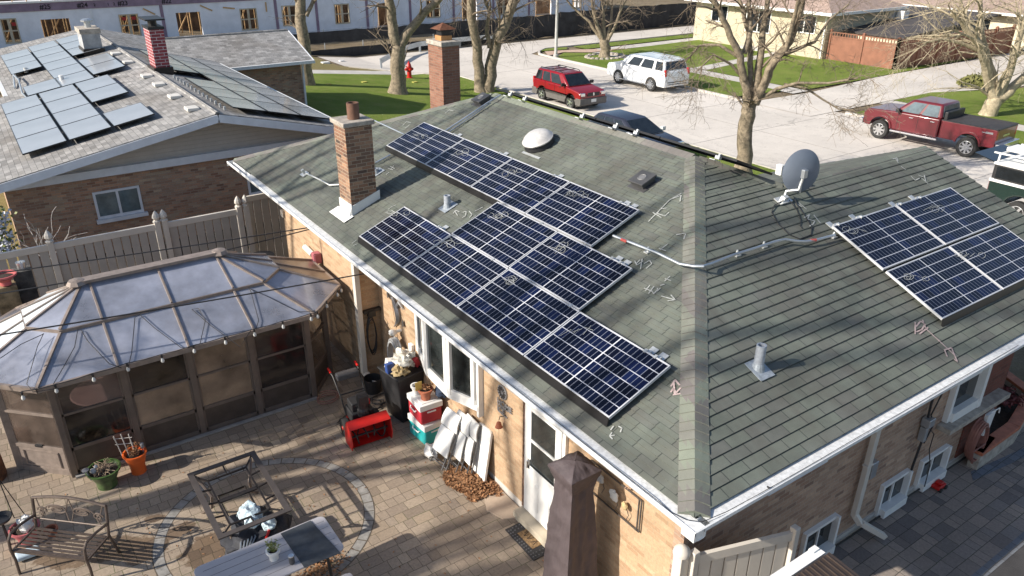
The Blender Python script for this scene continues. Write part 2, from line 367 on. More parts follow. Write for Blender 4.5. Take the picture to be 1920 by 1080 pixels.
def thing(name, label, cat, loc=(0,0,0), rz=0, group=None):
    o = bpy.data.objects.new(name, None); COL.objects.link(o); o.location = loc; o.rotation_euler = (0,0,rz)
    o.empty_display_size = .1
    WM[o.name] = Matrix.Translation(Vector(loc)) @ Matrix.Rotation(rz, 4, 'Z')
    return tag(o, label, cat, group)
def struct(o): o['kind'] = 'structure'; return o
def stuff(o): o['kind'] = 'stuff'; return o
def dup(root, loc, rz, label):
    r = root.copy(); COL.objects.link(r); r.location = loc; r.rotation_euler = (0,0,rz); r['label'] = label
    for ch in list(root.children):
        c = ch.copy(); COL.objects.link(c); c.parent = r
        for g in list(ch.children):
            d = g.copy(); COL.objects.link(d); d.parent = c
    return r
V = Vector
# ------------------------------------------------------------------ ground, streets, paving
def sheet(name, pts, m, dz, label=None):
    bm = bmesh.new(); bm.faces.new([bm.verts.new((x, y, 0)) for x, y in pts])
    for x in (9, 12, 15, 19):
        bmesh.ops.bisect_plane(bm, geom=bm.verts[:]+bm.edges[:]+bm.faces[:], plane_co=(x,0,0), plane_no=(1,0,0))
    for q in bm.verts: q.co.z = gh(q.co.x)+dz
    bmesh.ops.recalc_face_normals(bm, faces=bm.faces)
    q = MB(); bm.verts.index_update(); q.add([x.co.copy() for x in bm.verts], [[x.index for x in (f.verts if f.normal.z > 0 else reversed(f.verts))] for f in bm.faces]); bm.free()
    o = q.build(name, m); struct(o)
    if label: o['label'] = label
    return o
sheet('ground', [(-120,-120), (600,-120), (600,700), (-120,700)], DIRT, -.03)
sheet('patio', [(-14,-.72), (.45,-.72), (.45,14.3), (-14,14.3)], PAT, 0)
sheet('side_driveway', [(.45,-1.0), (21.3,-1.0), (21.3,.45), (.45,.45)], DRV, 0)
sheet('driveway_border', [(1.5,-1.13), (21.3,-1.13), (21.3,-1.0), (1.5,-1.0)], BLU, .002)
sheet('asphalt_drive', [(.45,-9), (21.3,-9), (21.3,-1.13), (.45,-1.13)], ASPH, -.004)
b1, b2 = PZ(1820, 885), PZ(1925, 838); b3, b4 = PZ(1925, 856), PZ(1824, 902)
sheet('paver_band', [(b1.x, b1.y), (b2.x, b2.y), (b3.x, b3.y), (b4.x, b4.y)][::-1], BLU, .006)
sheet('street', [(21.3,-60), (33,-60), (33,20.2), (30.8,24.5), (30.8,45.2), (33,46.6), (160,46.6), (160,51), (16,51), (16,45.5), (21.3,41.5)], CONB, 0)
sheet('front_lawn', [(11,12.3), (21.2,12.3), (21.2,40.5), (19.5,42), (2,42), (2,29), (9,29)], GRS, .07)
sheet('sidewalk', [(2,42), (20.4,42), (18.5,43.6), (2,43.6)], CON, .06)
sheet('verge', [(-30,43.6), (18.5,43.6), (15.5,46), (15.5,50.8), (-30,50.8)], GRB, .04)
sheet('neighbour_yard', [(-14,14.3), (10,14.3), (10,29), (9,42), (-14,42)], GRB, 0)
sheet('fence_shade_strip', [(-14,14.45), (8,14.45), (8,18), (-14,18)], SOIL, .012)  # near-black sheet that paints shade behind the gaps of the fence
sheet('construction_ground', [(-40,50.8), (170,50.8), (170,160), (-40,160)], DIRT, .03)
sheet('gravel_mound', [(3,52.2), (26,52.2), (26,53.6), (3,53.6)], mat('gravel', (.3,.27,.24), .9, var=.5, scale=6, bump=.05, bscale=8), .06)
# across the street
sheet('corner_lawn', [(31.1,25.8), (34.9,25.4), (34.9,42.6), (33.0,44.0), (31.1,42.5)], GRS, .07)
sheet('corner_pad', [(31.2,43.6), (33.2,44.3), (34.9,43.1), (36.4,43.1), (36.4,44.2), (34.2,45.0), (32.2,45.4)], mat('pinkish_concrete', (.5,.36,.28), .9, var=.1), .05)
sheet('corner_strip', [(31.6,45.6), (34.2,45.2), (35,46.1), (33,46.4)], GRS, .07)
sheet('far_sidewalk', [(34.9,24.6), (36.4,24.6), (36.4,43.0), (34.9,43.0)], CON, .03)
sheet('far_cross_sidewalk', [(36.4,43.1), (120,44.6), (120,45.8), (36.4,44.4)], CON, .03)
sheet('far_verge', [(35.6,44.6), (120,45.9), (120,46.5), (35.6,46.2)], GRS, .06)
sheet('yard_lawn', [(36.4,24.9), (41.5,24.9), (60,25.45), (60,26.5), (47.2,31.2), (47.2,43.4), (36.4,42.8)], GRS, .05)
sheet('house_path', [(36.4,32.8), (47,34.6), (47,35.5), (36.4,33.9)], CON, .062)
sheet('far_driveway', [(30.8,20.4), (42,20.3), (48,18.2), (62,18.2), (62,25.2), (44,25.0), (36,24.3), (30.8,24.5)], CONB, .02)
sheet('right_lawn', [(33.1,-20), (36.6,-20), (36.6,19.5), (33.1,19.5)], GRS, .07)
sheet('right_sidewalk', [(36.6,-20), (38,-20), (38,20.2), (36.6,20.2)], CON, .05)
sheet('right_yard', [(38,-20), (60,-20), (60,16), (47,18), (42,20.2), (38,20.2)], GRS, .06)
# kerbs
def kerb(pts, side=1):
    q = MB()
    for a, b in zip(pts, pts[1:]):
        q.bar((*a, gh(a[0])+.045), (*b, gh(b[0])+.045), .16, .13)
    struct(q.build('kerb', CON))
kerb([(21.3,12.3), (21.3,40.6), (19.4,42.6), (16,45.3)]); kerb([(30.95,25), (30.95,42.5), (31.1,44.6), (31.8,45.6), (33,46.5), (120,46.7)]); kerb([(33,-20), (33,19.8)])
# control joints of the street slabs
q = MB()
for y in range(-20, 46, 5): q.box(21.5, 30.7, y-.012, y+.012, -1.098, -1.0935)
q.box(26.1, 26.13, -20, 45, -1.098, -1.093)
for x in range(34, 120, 6): q.box(x-.012, x+.012, 46.8, 50.8, -1.098, -1.0935)
struct(q.build('slab_joints', mat('joint', (.3,.28,.26), .9)))
# ring of grey pavers set in the patio
q = MB(); cx, cy, ra = -2.87, 5.45, 1.5
for i in range(46):
    a0, a1 = 2*math.pi*(i+.04)/46, 2*math.pi*(i+.96)/46
    q.poly(*[V((cx+r_*math.cos(a), cy+r_*math.sin(a), .004)) for r_, a in ((ra-.07,a0), (ra+.07,a0), (ra+.07,a1), (ra-.07,a1))])
struct(q.build('paver_ring', RNG))
q = MB(); q.lathe((cx, cy, .0005), [(ra+.085, 0), (ra+.085, .0015)], 64); struct(q.build('ring_joint', mat('ring_joint', (.1,.08,.06), .9)))
q = MB(); q.lathe((cx, cy, .002), [(ra-.085, 0), (ra-.085, .0015)], 64); struct(q.build('ring_field', PAT))
# damp stains on the paving
def blot(name, c, rx, ry, m, z, seed, rot=0, parent=None):
    q = MB(); n = 40; pts = []
    for i in range(n):
        a = 2*math.pi*i/n; k = 1+.4*noise.noise(V((math.cos(a)*1.6, math.sin(a)*1.6, seed)))+.2*noise.noise(V((math.cos(a)*5, math.sin(a)*5, seed)))
        x, y = rx*k*math.cos(a), ry*k*math.sin(a); pts.append((c[0]+x*math.cos(rot)-y*math.sin(rot), c[1]+x*math.sin(rot)+y*math.cos(rot), z))
    q.poly(*pts); return struct(q.build(name, m))
def damp(m, spots):
    N = NT.__new__(NT); N.t = m.node_tree; N.b = N.t.nodes['Principled BSDF']
    lk = N.b.inputs['Base Color'].links[0]; src = lk.from_socket
    u, v, uv = N.uv(); nz_ = N.noise(3.2, 5, .65, uv); tot = None
    for x, y, rx, ry, rot in spots:
        c, s_ = math.cos(rot), math.sin(rot); du = N.m('SUBTRACT', u, x); dv = N.m('SUBTRACT', v, y)
        a = N.m('DIVIDE', N.m('ADD', N.m('MULTIPLY', du, c), N.m('MULTIPLY', dv, s_)), rx); b = N.m('DIVIDE', N.m('SUBTRACT', N.m('MULTIPLY', dv, c), N.m('MULTIPLY', du, s_)), ry)
        d = N.m('SQRT', N.m('ADD', N.m('MULTIPLY', a, a), N.m('MULTIPLY', b, b))); f = N.m('SUBTRACT', N.m('ADD', 1.0, N.m('MULTIPLY', N.m('SUBTRACT', nz_, .5), 2.2)), d)
        f = N.m('MULTIPLY', f, 7); q = N.n('Clamp'); N.l(f, q.inputs[0]); f = q.outputs[0]
        tot = f if tot is None else N.m('MAXIMUM', tot, f)
    tot = N.m('MULTIPLY', tot, .8); wet = N.mix(1, src, (.42,.33,.25), 'MULTIPLY'); N.l(N.mix(tot, src, wet), N.b.inputs['Base Color'])
sp = [(PZ(u, v).x, PZ(u, v).y, a, b, c) for u, v, a, b, c in ((245,1030,.62,.3,-.7), (290,972,.16,.09,-.4), (395,1030,.42,.32,0), (110,1052,.35,.15,-.7), (330,1000,.3,.12,.2))]
damp(PAT, sp)

# ------------------------------------------------------------------ main house
house = thing('brick_house', 'tan brick ranch house with green shingled hip roof in the middle of the picture', 'house', (.45,.45,0))
q = MB()
q.box(.45, 8.0, .45, 12.2, .12, HE-.13); q.box(3.0, 8.9, 12.2, 14.93, .12, HE-.13)
q.box(8.0, 8.9, 4.5, 12.2, .12, HE-.13)
wall = q.build('wall', TANB, house)
q = MB(); q.box(.44, 8.01, .447, .6, .12, HE-.13); q.build('side_wall', SIDB, house)['label'] = 'tan brick side wall with its shaded brown tone painted in'
q = MB(); q.box(.08, .45, 8.3, 12.2, .0, HE-.13); q.build('projecting_wall', TANB, house)
q = MB(); q.box(.03, .5, 12.1, 12.25, 2.2, 2.35); q.build('corner_stone', CAP, house)
q = MB(); q.box(7.0, 8.03, .425, .447, .05, HE-.14); q.box(7.99, 8.03, .43, 2.4, .05, HE-.14); q.build('porch_pillar', PORB, house)['label'] = 'dark red brick corner pillar'
q = MB(); q.box(.425, 8.02, .42, .6, 0, .12); q.box(.446, .7, .6, 8.3, 0, .13); q.build('foundation', CON, house)
# roof: every shingle course is a real step
def courses(q, org, along, slope_h, rise, half, f0, f1, exp=.147, th=.013):
    """org eave corner; along unit vector; slope_h horizontal unit vector up the slope; half = horizontal run; f0,f1 give along-limits at run r"""
    Ls = half*math.sqrt(1+rise*rise); n = int(math.ceil(Ls/exp)); k = math.sqrt(1+rise*rise)
    nz = (V((0,0,1))-V(slope_h)*rise).normalized()
    A, S = V(along), V(slope_h)
    for i in range(n):
        r0, r1 = i*exp/k, min((i+1)*exp, Ls)/k
        a0, b0, a1, b1 = f0(r0), f1(r0), f0(r1), f1(r1)
        if b0-a0 < .02: continue
        P = lambda a, r_, h: V(org)+A*a+S*r_+V((0,0,r_*rise))+nz*h
        # cut in pieces so that tabs can sit slightly unevenly
        q.add([P(a0,r0,th), P(b0,r0,th), P(b1,r1,0.001), P(a1,r1,0.001)], [(0,1,2,3)])
        q.add([P(a0,r0,-.002), P(b0,r0,-.002), P(b0,r0,th), P(a0,r0,th)], [(0,1,2,3)])
def flip(q):
    q.f = [tuple(reversed(f)) for f in q.f]; return q
hw = W/2
q = MB()
courses(q, (0,0,HE), (0,1,0), (1,0,0), T, hw, lambda r: r, lambda r: L-r); flip(q)           # face A (west)
qb = MB()
courses(qb, (0,0,HE), (1,0,0), (0,1,0), T, D/2, lambda r: r, lambda r: XW, th=.017)            # face B up to the wing ridge
nB = int(D/2*KT/.147)
def up_part(q):
    r_ = D/2
    o = (0, r_, HE+T*r_)
    courses(q, o, (1,0,0), (0,1,0), T, hw-r_, lambda r: r+r_, lambda r: W-r_-r, th=.017)
up_part(qb)
qc = MB()
courses(qc, (W,0,HE), (0,1,0), (-1,0,0), T, hw, lambda r: r+1, lambda r: L-r)                  # street side
courses(qc, (0,D,HE), (1,0,0), (0,-1,0), T, D/2, lambda r: W-r-.1, lambda r: XW); qc2 = MB()
qn = MB(); courses(qn, (0,L,HE), (1,0,0), (0,-1,0), T, hw, lambda r: r, lambda r: W-r)
qall = MB(); qall.add(q.v, q.f); qall.add(qb.v, qb.f)
# orientation fixed per piece
def orient(q):
    nf = []
    for f in q.f:
        n_ = (q.v[f[1]]-q.v[f[0]]).cross(q.v[f[2]]-q.v[f[0]])
        nf.append(f if n_.z >= 0 or abs(n_.z) < 1e-6 else tuple(reversed(f)))
    q.f = nf; return q
for z in (qc, qn): qall.add(z.v, z.f)
roof = orient(qall).build('roof', SHG, house)
# ridge and hip caps
def caps(q, a, b, side, dirs, step=.13, w=.15):
    a, b = V(a), V(b); d = (b-a); n = int(d.length/step); d.normalize()
    for i in range(n):
        p0 = a+d*(i*step); p1 = a+d*((i+1)*step+.015); h0, h1 = .034, .018
        l_, r_ = V(dirs[0]), V(dirs[1])
        up_ = V((0,0,1))
        A0, A1 = p0+up_*h0, p1+up_*h1
        q.add([A0, p0+l_*w*.5+up_*(h0-.006), p0+l_*w+up_*(h0-.03), A1, p1+l_*w*.5+up_*(h1-.006), p1+l_*w+up_*(h1-.02), p0+r_*w*.5+up_*(h0-.006), p0+r_*w+up_*(h0-.03), p1+r_*w*.5+up_*(h1-.006), p1+r_*w+up_*(h1-.02)],
              [(0,3,4,1), (1,4,5,2), (0,6,8,3), (6,7,9,8)])
    return q
q = MB(); R2 = V((-1,0,-T)).normalized(); R3 = V((0,-1,-T)).normalized()
AP = (hw, hw, HE+T*hw); AN = (hw, L-hw, HE+T*hw)
RN = V((0,1,-T)).normalized(); RE = V((1,0,-T)).normalized()
caps(q, (0.02,0.02,HE+.01), AP, 0, (V((-1,1,0)).normalized()*1.0+V((0,0,-.0)), V((1,-1,0)).normalized()*1.0), w=.17)
for vtx in (): pass
q2 = MB(); caps(q2, AP, AN, 0, (R2, RE)); caps(q2, (0.05,L-.05,HE+.02), AN, 0, (V((-1,-1,0)).normalized(), V((1,1,0)).normalized())); caps(q2, (W-D/2+.1,D/2,HE+T*D/2), (XW,D/2,HE+T*D/2), 0, (R3, RN)); caps(q2, (W-D/2+.05, D/2-.05, HE+T*D/2), AP, 0, (V((-1,-1,0)).normalized(), V((1,1,0)).normalized()))
# hip flanks must follow both slopes
def hipcaps(q, a, b, dl, dr, tl, step=.13, w=.15, lift=1):
    a, b = V(a), V(b); d = (b-a); n = int(d.length/step); d.normalize(); up_ = V((0,0,1))
    for i in range(n):
        p0 = a+d*(i*step); p1 = a+d*((i+1)*step+.01); h0, h1 = .022+.018*lift, .022; vs = []
        for p, h in ((p0, h0), (p1, h1)):
            for dd, k in ((dl, 1), (dl, .5)): vs.append(p+V(dd)*w*k+up_*(h-(.016 if k == 1 else .004)))
            vs.append(p+up_*(h+.004))
            for dd, k in ((dr, .5), (dr, 1)): vs.append(p+V(dd)*w*k+up_*(h-(.016 if k == 1 else .004)))
        for j in range(4): q.f.append(tuple(len(q.v)+x for x in (j, j+1, j+6, j+5)))
        q.f.append(tuple(len(q.v)+x for x in (4,3,2,1,0)))
        o = len(q.v); q.v += vs
        if lift > .5: q.add([vs[0], vs[4], vs[4]-up_*.03, vs[0]-up_*.03], [(0,1,2,3)])
q = MB()
# cross directions lying in each roof plane and perpendicular to the hip
hd = V((1,1,T)).normalized()
nA = V((-T,0,1)).normalized(); nBv = V((0,-T,1)).normalized(); nN = V((0,T,1)).normalized(); nE = V((T,0,1)).normalized()
hipcaps(q, (.03,.03,HE+.02), AP, nA.cross(hd).normalized(), hd.cross(nBv).normalized(), T, w=.17, lift=.7)
h2 = V((1,-1,T)).normalized(); hipcaps(q, (.03,L-.03,HE+.02), AN, nN.cross(h2).normalized(), h2.cross(nA).normalized(), T, lift=.2)
h3 = V((-1,1,T)).normalized(); hipcaps(q, (W-D/2,D/2,HE+T*D/2), AP, nBv.cross(h3).normalized(), h3.cross(nE).normalized(), T, lift=.2)
h4 = V((0,1,0)); hipcaps(q, AP, AN, nA.cross(h4).normalized(), h4.cross(nE).normalized(), T, lift=.15)
h5 = V((1,0,0)); hipcaps(q, (W-D/2,D/2,HE+T*D/2), (XW,D/2,HE+T*D/2), nN.cross(h5).normalized(), h5.cross(nBv).normalized(), T, lift=.15)
q.build('ridge_cap', SHR, roof, fixn=True)
# black shadow line of the hip cap edge is a real gap: dark drip strip
q = MB(); q.box(.02, XW-.02, .02, L-.02, HE-.14, HE-.11) if False else None
q.box(.01, W, .01, L, HE-.13, HE-.10); q.box(W, XW, .01, D, HE-.13, HE-.101); q.build('soffit', WHT, house)
q = MB()
for x in (XW-.35,): q.ext([(x,0.3,HE-.1), (x,D-.3,HE-.1), (x,D/2,HE+T*D/2-.08)], (.06,0,0))
q.build('gable', CREAM, house)
q = MB(); q.bar((XW-.02,-.02,HE-.1), (XW-.02,D/2,HE+T*D/2-.1), .025, .14); q.bar((XW-.02,D,HE-.1), (XW-.02,D/2,HE+T*D/2-.1), .025, .14); q.build('rake_board', WHT, house)
# gutters: open trough with a rolled lip
def gutter(q, a, b, out, w=.15, h=.125):
    a, b, o_ = V(a), V(b), V(out)
    prof = [(0.0,-.008), (0,-h), (w*.6,-h), (w,-h*.35), (w,0), (w-.018,.006), (w-.018,-.01), (w*.86,-h*.36), (w*.56,-h+.012), (.012,-h+.012), (.012,-.008)]
    n = len(prof); vs = [p+o_*u+V((0,0,z)) for p in (a, b) for u, z in prof]
    q.add(vs, [(i, (i+1) % n, (i+1) % n+n, i+n) for i in range(n)]+[tuple(range(n)), tuple(range(2*n-1, n-1, -1))])
q = MB(); gz = HE-.012
gutter(q, (-.005,-.155,gz), (-.005,L+.02,gz), (-1,0,0)); gutter(q, (-.145,-.005,gz-.0005), (XW+.02,-.005,gz-.0005), (0,-1,0))
q.box(-.155, 0, L+.02, L+.025, gz-.12, gz); q.box(-.15, .02, -.15, .02, gz-.124, gz-.006)
gut = q.build('gutter', WGUT, house, fixn=True)
# drip apron seen inside the gutter (white flashing strip with dirt)
q = MB(); 
q.poly((-.125,.0,gz-.012), (.02,-.0,gz-.004), (.02,14.0,gz-.004), (-.125,14.0,gz-.012)); q.poly((.1,-.125,gz-.013), (XW,-.125,gz-.013), (XW,.02,gz-.005), (.1,.02,gz-.005))
q.build('gutter_guard', mat('gutter_guard', (.7,.71,.71), .5, .1, var=.14, scale=22), gut)
# downspouts
def pipe4(q, pts, w=.085, h=.065):
    for a, b in zip(pts, pts[1:]): q.bar(a, b, w, h, (0,1,0) if abs(a[1]-b[1]) < .01 else (1,0,0))
q = MB(); pipe4(q, [(4.02,-.06,HE-.12), (4.02,.22,HE-.42), (4.02,.36,HE-.55)]); q.build('downspout_elbow', BEIL, house)
q = MB(); q.bar((4.02,.36,HE-.5), (3.98,.36,.47), .1, .075, (0,1,0)); q.bar((3.98,.37,.5), (4.03,.27,.36), .1, .08); q.bar((4.03,.27,.38), (4.42,.08,.07), .1, .08)
for z in (1.95, 1.35): q.box(3.925, 4.075, .315, .4, z, z+.035)
q.build('downspout', BEIL, house, bevel=.008)
q = MB(); q.bar((.02,8.27,HE-.1), (.02,8.27,.18), .12, .1, (1,0,0)); q.bar((.02,8.27,.2), (.12,7.9,.08), .1, .08); q.bar((-.03,8.27,HE-.08), (.02,8.27,HE-.2), .1, .1); q.build('downspout', BEIL, house, bevel=.008)
# back door
dr = MB(); y0, y1, dz0, dz1 = 2.62, 3.42, .16, 2.12
for a in ((y0,y0+.13,dz0,dz1), (y1-.12,y1,dz0,dz1), (y0+.13,y1-.12,dz1-.14,dz1), (y0+.13,y1-.12,dz0,dz0+.78)): dr.box(.385, .44, *a)
dr.box(.37, .385, y0+.05, y1-.05, dz0+.78, dz0+.88)
for yy in (2.84, 3.1): dr.box(.378, .386, yy, yy+.1, dz0+.14, dz0+.62)
door = dr.build('door', WHT, house, bevel=.006)
q = MB(); q.box(.40, .43, y0+.12, y1-.11, dz0+.78, dz1-.13); q.build('glass', WGL, door)
q = MB(); q.box(.385, .41, y0+.12, y1-.11, 1.46, 1.50); q.build('rail', WHT, door)
q = MB(); q.tube([(.36,3.33,1.12), (.35,3.33,1.12), (.35,3.33,1.0)], .012, 6); q.box(.37, .39, 3.30, 3.35, .98, 1.15); q.build('handle', CHR, door)
q = MB()
for a in ((y0-.07,y0-.005,dz0-.02,dz1+.07), (y1+.005,y1+.05,dz0-.02,dz1+.07), (y0-.07,y1+.05,dz1+.005,dz1+.075)): q.box(.40, .455, *a)
q.build('door_frame', WHT, house)
q = MB(); q.box(.24, .46, y0-.12, y1+.1, .0, .13); q.build('threshold', mat('limestone', (.5,.44,.34), .8, var=.08), house)
q = MB(); q.box(.405, .452, y1+.05, y1+.11, .14, dz1+.1); q.build('toothed_brick_edge', mat('rough_brick', (.16,.09,.06), .95, var=.5, scale=18, bump=.03, bscale=18), house)
# bay window on the sunny wall
Wf = MB(); wy0, wy1, wz0, wz1 = 4.82, 6.62, 1.3, 2.38
bay = [(.45, 6.74), (.24, 6.05), (.20, 5.27), (.38, 4.72)]
for (xa, ya), (xb, yb) in zip(bay, bay[1:]):
    n_ = 1
    for i in range(n_):
        a = V((xa, ya, 0)).lerp(V((xb, yb, 0)), i/n_); b = V((xa, ya, 0)).lerp(V((xb, yb, 0)), (i+1)/n_)
        dd = (b-a).normalized()
        for p, k in ((a, .045), (b, -.045)): Wf.bar(p+dd*k+V((0,0,wz0)), p+dd*k+V((0,0,wz1)), .09, .09, (1,0,0))
        Wf.bar(a+V((0,0,wz0+.04)), b+V((0,0,wz0+.04)), .085, .10); Wf.bar(a+V((0,0,wz1-.04)), b+V((0,0,wz1-.04)), .085, .10)
Wf.ext([(.46,6.8,wz0), (.21,6.08,wz0), (.165,5.26,wz0), (.35,4.66,wz0), (.46,4.66,wz0)], (0,0,-.09)); Wf.ext([(.46,6.8,wz1), (.21,6.08,wz1), (.165,5.26,wz1), (.35,4.66,wz1), (.46,4.66,wz1)], (0,0,.2)); Wf.box(.36, .46, 4.64, 4.70, wz0-.2, wz1)
win = Wf.build('bay_window', WHT, house)
for (xa, ya), (xb, yb) in zip(bay, bay[1:]):
    n_ = 1
    for i in range(n_):
        a = V((xa, ya, 0)).lerp(V((xb, yb, 0)), i/n_); b = V((xa, ya, 0)).lerp(V((xb, yb, 0)), (i+1)/n_)
        q = MB(); q.bar(a.lerp(b,.05)+V((0.0,0,(wz0+wz1)/2)), a.lerp(b,.95)+V((0.0,0,(wz0+wz1)/2)), .012, wz1-wz0-.1); q.build('pane', WGL, win)
# basement windows and the larger side window
def bwin(x0, x1, z0, z1, name='basement_window'):
    y = .447; q = MB()
    q.box(x0, x0+.05, y-.06, y, z0, z1); q.box(x1-.05, x1, y-.10, y, z0, z1); q.box(x0+.05, x1-.05, y-.06, y, z1-.05, z1); q.box(x0+.05, x1-.05, y-.14, y, z0, z0+.14)
    q.box((x0+x1)/2-.03, (x0+x1)/2, y-.035, y-.01, z0+.14, z1-.05)
    w_ = q.build(name, WHT, house); g = MB(); g.box(x0+.05, x1-.05, y-.012, y-.004, z0+.14, z1-.05); g.build('pane', WGL, w_)
bwin(2.88, 3.6, .04, .66); bwin(4.72, 5.42, .04, .62); bwin(5.78, 6.55, .04, .60)
q = MB(); y = .447
q.box(6.12, 6.2, y-.08, y, 1.2, 2.5); q.box(6.93, 7.03, y-.13, y, 1.2, 2.5); q.box(6.2, 6.93, y-.12, y, 1.2, 1.36); q.box(6.2, 6.93, y-.05, y, 1.82, 1.87)
w_ = q.build('side_window', WHT, house); q = MB(); q.box(6.2, 6.93, y-.02, y-.008, 1.36, 2.5); q.build('pane', WGL, w_)
q = MB(); q.box(6.0, 7.85, y-.22, y, 1.1, 1.19); q.build('sill', CAP, w_, bevel=.01)
q = MB(); q.box(1.87, 3.05, y-.03, y, 1.80, 1.86); q.build('lintel', BLUW, house); q = MB(); q.box(1.87, 3.05, y-.012, y, 1.86, 2.06); q.build('vent_slot', BRZD, house)
q = MB(); q.box(4.16, 4.3, y-.09, y, 1.02, 1.3); q.build('electrical_box', GALV, house, bevel=.01)
# utility cables on the side wall
q = MB(); q.tube([(5.55,.36,2.6), (5.5,.38,2.2), (5.45,.38,1.8), (5.5,.38,1.2), (5.42,.38,.7), (5.4,.38,.12)], .018, 6)
q.tube([(5.6,.36,2.6), (5.6,.33,2.0), (5.5,.36,1.6), (5.62,.34,1.4), (5.5,.35,1.1)], .012, 5); q.tube([(5.5,.36,1.4), (5.7,.33,1.2), (5.72,.34,.9), (5.8,.3,.6), (5.78,.28,.2)], .008, 5)
q.tube([(.5,.40,.1), (2.9,.38,.02), (5.4,.36,.07), (7.6,.36,.1)], .014, 5)
q.build('utility_cable', BLKP, house)
q = MB(); q.box(5.4, 5.56, .3, .43, 1.42, 1.56); q.box(5.42, 5.5, .33, .43, 1.15, 1.4); q.build('junction_box', GALV, house, bevel=.01)
# chimneys
def flue_cap(q, x0, x1, y0, y1, z, o=.05, h=.1):
    q.box(x0-o, x1+o, y0-o, y1+o, z, z+h)
ch = MB(); ch.box(.55, 1.09, 9.45, 9.98, 2.8, 4.66); chim = ch.build('chimney', CHIB, house)
chim['label'] = 'near brick chimney with terracotta flue pot'
q = MB(); flue_cap(q, .55, 1.09, 9.45, 9.98, 4.66, .05, .09); q.build('cap', CAP, chim, bevel=.02)
q = MB(); q.lathe((.84,9.68,4.75), [(.115,0), (.115,.3), (.09,.3), (.09,.1)], 18); q.build('flue', mat('clay_flue', (.17,.09,.06), .8, var=.15), chim, smooth=True)
q = MB(); zf = lambda x: HE+T*x
q.ext([(.46,9.43,zf(.46)+.01), (1.15,9.43,zf(1.15)+.01), (1.15,9.43,zf(1.15)+.18), (.54,9.43,zf(.54)+.2)], (0,.02,0))
q.ext([(.53,9.42,zf(.53)), (.53,10.0,zf(.53)), (.53,10.0,zf(.53)+.24), (.53,9.42,zf(.53)+.24)], (.02,0,0)); q.ext([(.53,9.35,zf(.53)+.03), (.53,10.08,zf(.53)+.03), (.33,10.08,zf(.33)+.03), (.33,9.35,zf(.33)+.03)], (0,0,.006))
q.build('flashing', WHT, chim)
q = MB(); q.box(5.45, 5.98, 14.35, 15.1, 0, 5.12); ch2 = q.build('chimney', REDB, house); ch2['label'] = 'tall brick chimney with pyramid rain cap on the far side'
q = MB(); flue_cap(q, 5.45, 5.98, 14.35, 15.1, 5.12, .04, .12); q.build('cap', CAP, ch2, bevel=.02)
q = MB(); q.box(5.55, 5.88, 14.55, 14.88, 5.24, 5.36); q.build('flue', mat('buff_clay', (.42,.22,.09), .8), ch2)
q = MB(); q.box(5.58, 5.85, 14.58, 14.85, 5.37, 5.54); q.build('spark_screen', BLK, ch2)
q = MB(); a = 5.45; q.add([(5.46,14.46,5.52), (5.97,14.46,5.52), (5.97,14.97,5.52), (5.46,14.97,5.52), (5.715,14.715,5.68)], [(0,1,4), (1,2,4), (2,3,4), (3,0,4), (3,2,1,0)]); q.build('rain_cap', RUST, ch2)
# roof fittings
def onA(x, y, h=0): return V((x, y, HE+T*x))+nA*h
def onB(x, y, h=0): return V((x, y, HE+T*y))+nBv*h
def frameA(x, y): # matrix whose z is the roof normal of face A
    m_ = Matrix((V((0,1,0)), nA.cross(V((0,1,0))), nA)).transposed().to_4x4(); m_.translation = onA(x, y); return m_
def frameB(x, y):
    m_ = Matrix((V((1,0,0)), nBv.cross(V((1,0,0))), nBv)).transposed().to_4x4(); m_.translation = onB(x, y); return m_
P = pa(1012, 272)
q = MB(); q.lathe(onA(P.x, P.y, .02), [(.30,0), (.27,.1), (.27,.13)], 28, ax=nA); sky_t = q.build('skylight_base', BLK, house, smooth=True)
q = MB(); q.lathe(onA(P.x, P.y, .13), [(.30,-.01), (.31,.015), (.29,.03), (.26,.075), (.2,.12), (.12,.145), (.04,.155), (.001,.156)], 28, ax=nA); q.build('skylight_dome', mat('dome', (.5,.49,.48), .4, var=.08, scale=14), sky_t, smooth=True)
q = MB(); a = pa(980, 285, .02); b = pa(1012, 297, .02); q.bar(a, b, .05, .01, nA); q.build('flashing_edge', LTIN, sky_t)
for (u, v, m_) in ((1207, 345, BLKP), (905, 192, BLKP)):
    P = pa(u, v); Mx = frameA(P.x, P.y); q = MB(); q.box(-.2, .2, -.2, .2, .003, .02, Mx); q.box(-.14, .14, -.14, .14, .02, .10, Mx); q.box(-.17, .17, -.17, .17, .10, .135, Mx)
    rv = q.build('roof_vent', mat('vent_plastic', (.07,.07,.072), .45, var=.1), house, bevel=.02); q = MB(); q.lathe(Mx @ V((0,0,.134)), [(.08,0), (.07,.012), (.06,.004)], 18, ax=nA); q.build('boss', mat('vent_boss', (.16,.16,.165), .45), rv)
for (u, v, fr, hh) in ((839, 390, frameA, .24), (1421, 692, frameB, .34), (705, 326, frameA, .12)):
    P = (pa if fr is frameA else pb)(u, v); Mx = fr(P.x, P.y); q = MB(); q.lathe(Mx.translation-V((0,0,.04)), [(.062,0), (.062,hh+.04), (.045,hh+.04), (.045,hh-.06)], 14)
    pp = q.build('vent_pipe', mat('lead_pipe', (.42,.46,.52), .5, .3, var=.15, scale=18), house, smooth=True, ang=50); q = MB(); q.box(-.13, .13, -.17, .13, .017, .024, Mx); q.lathe(Mx.translation, [(.09,-.02), (.075,.05), (.062,.09)], 14); q.build('boot', mat('lead_flashing', (.35,.39,.43), .5, .3, var=.2, scale=18), pp)
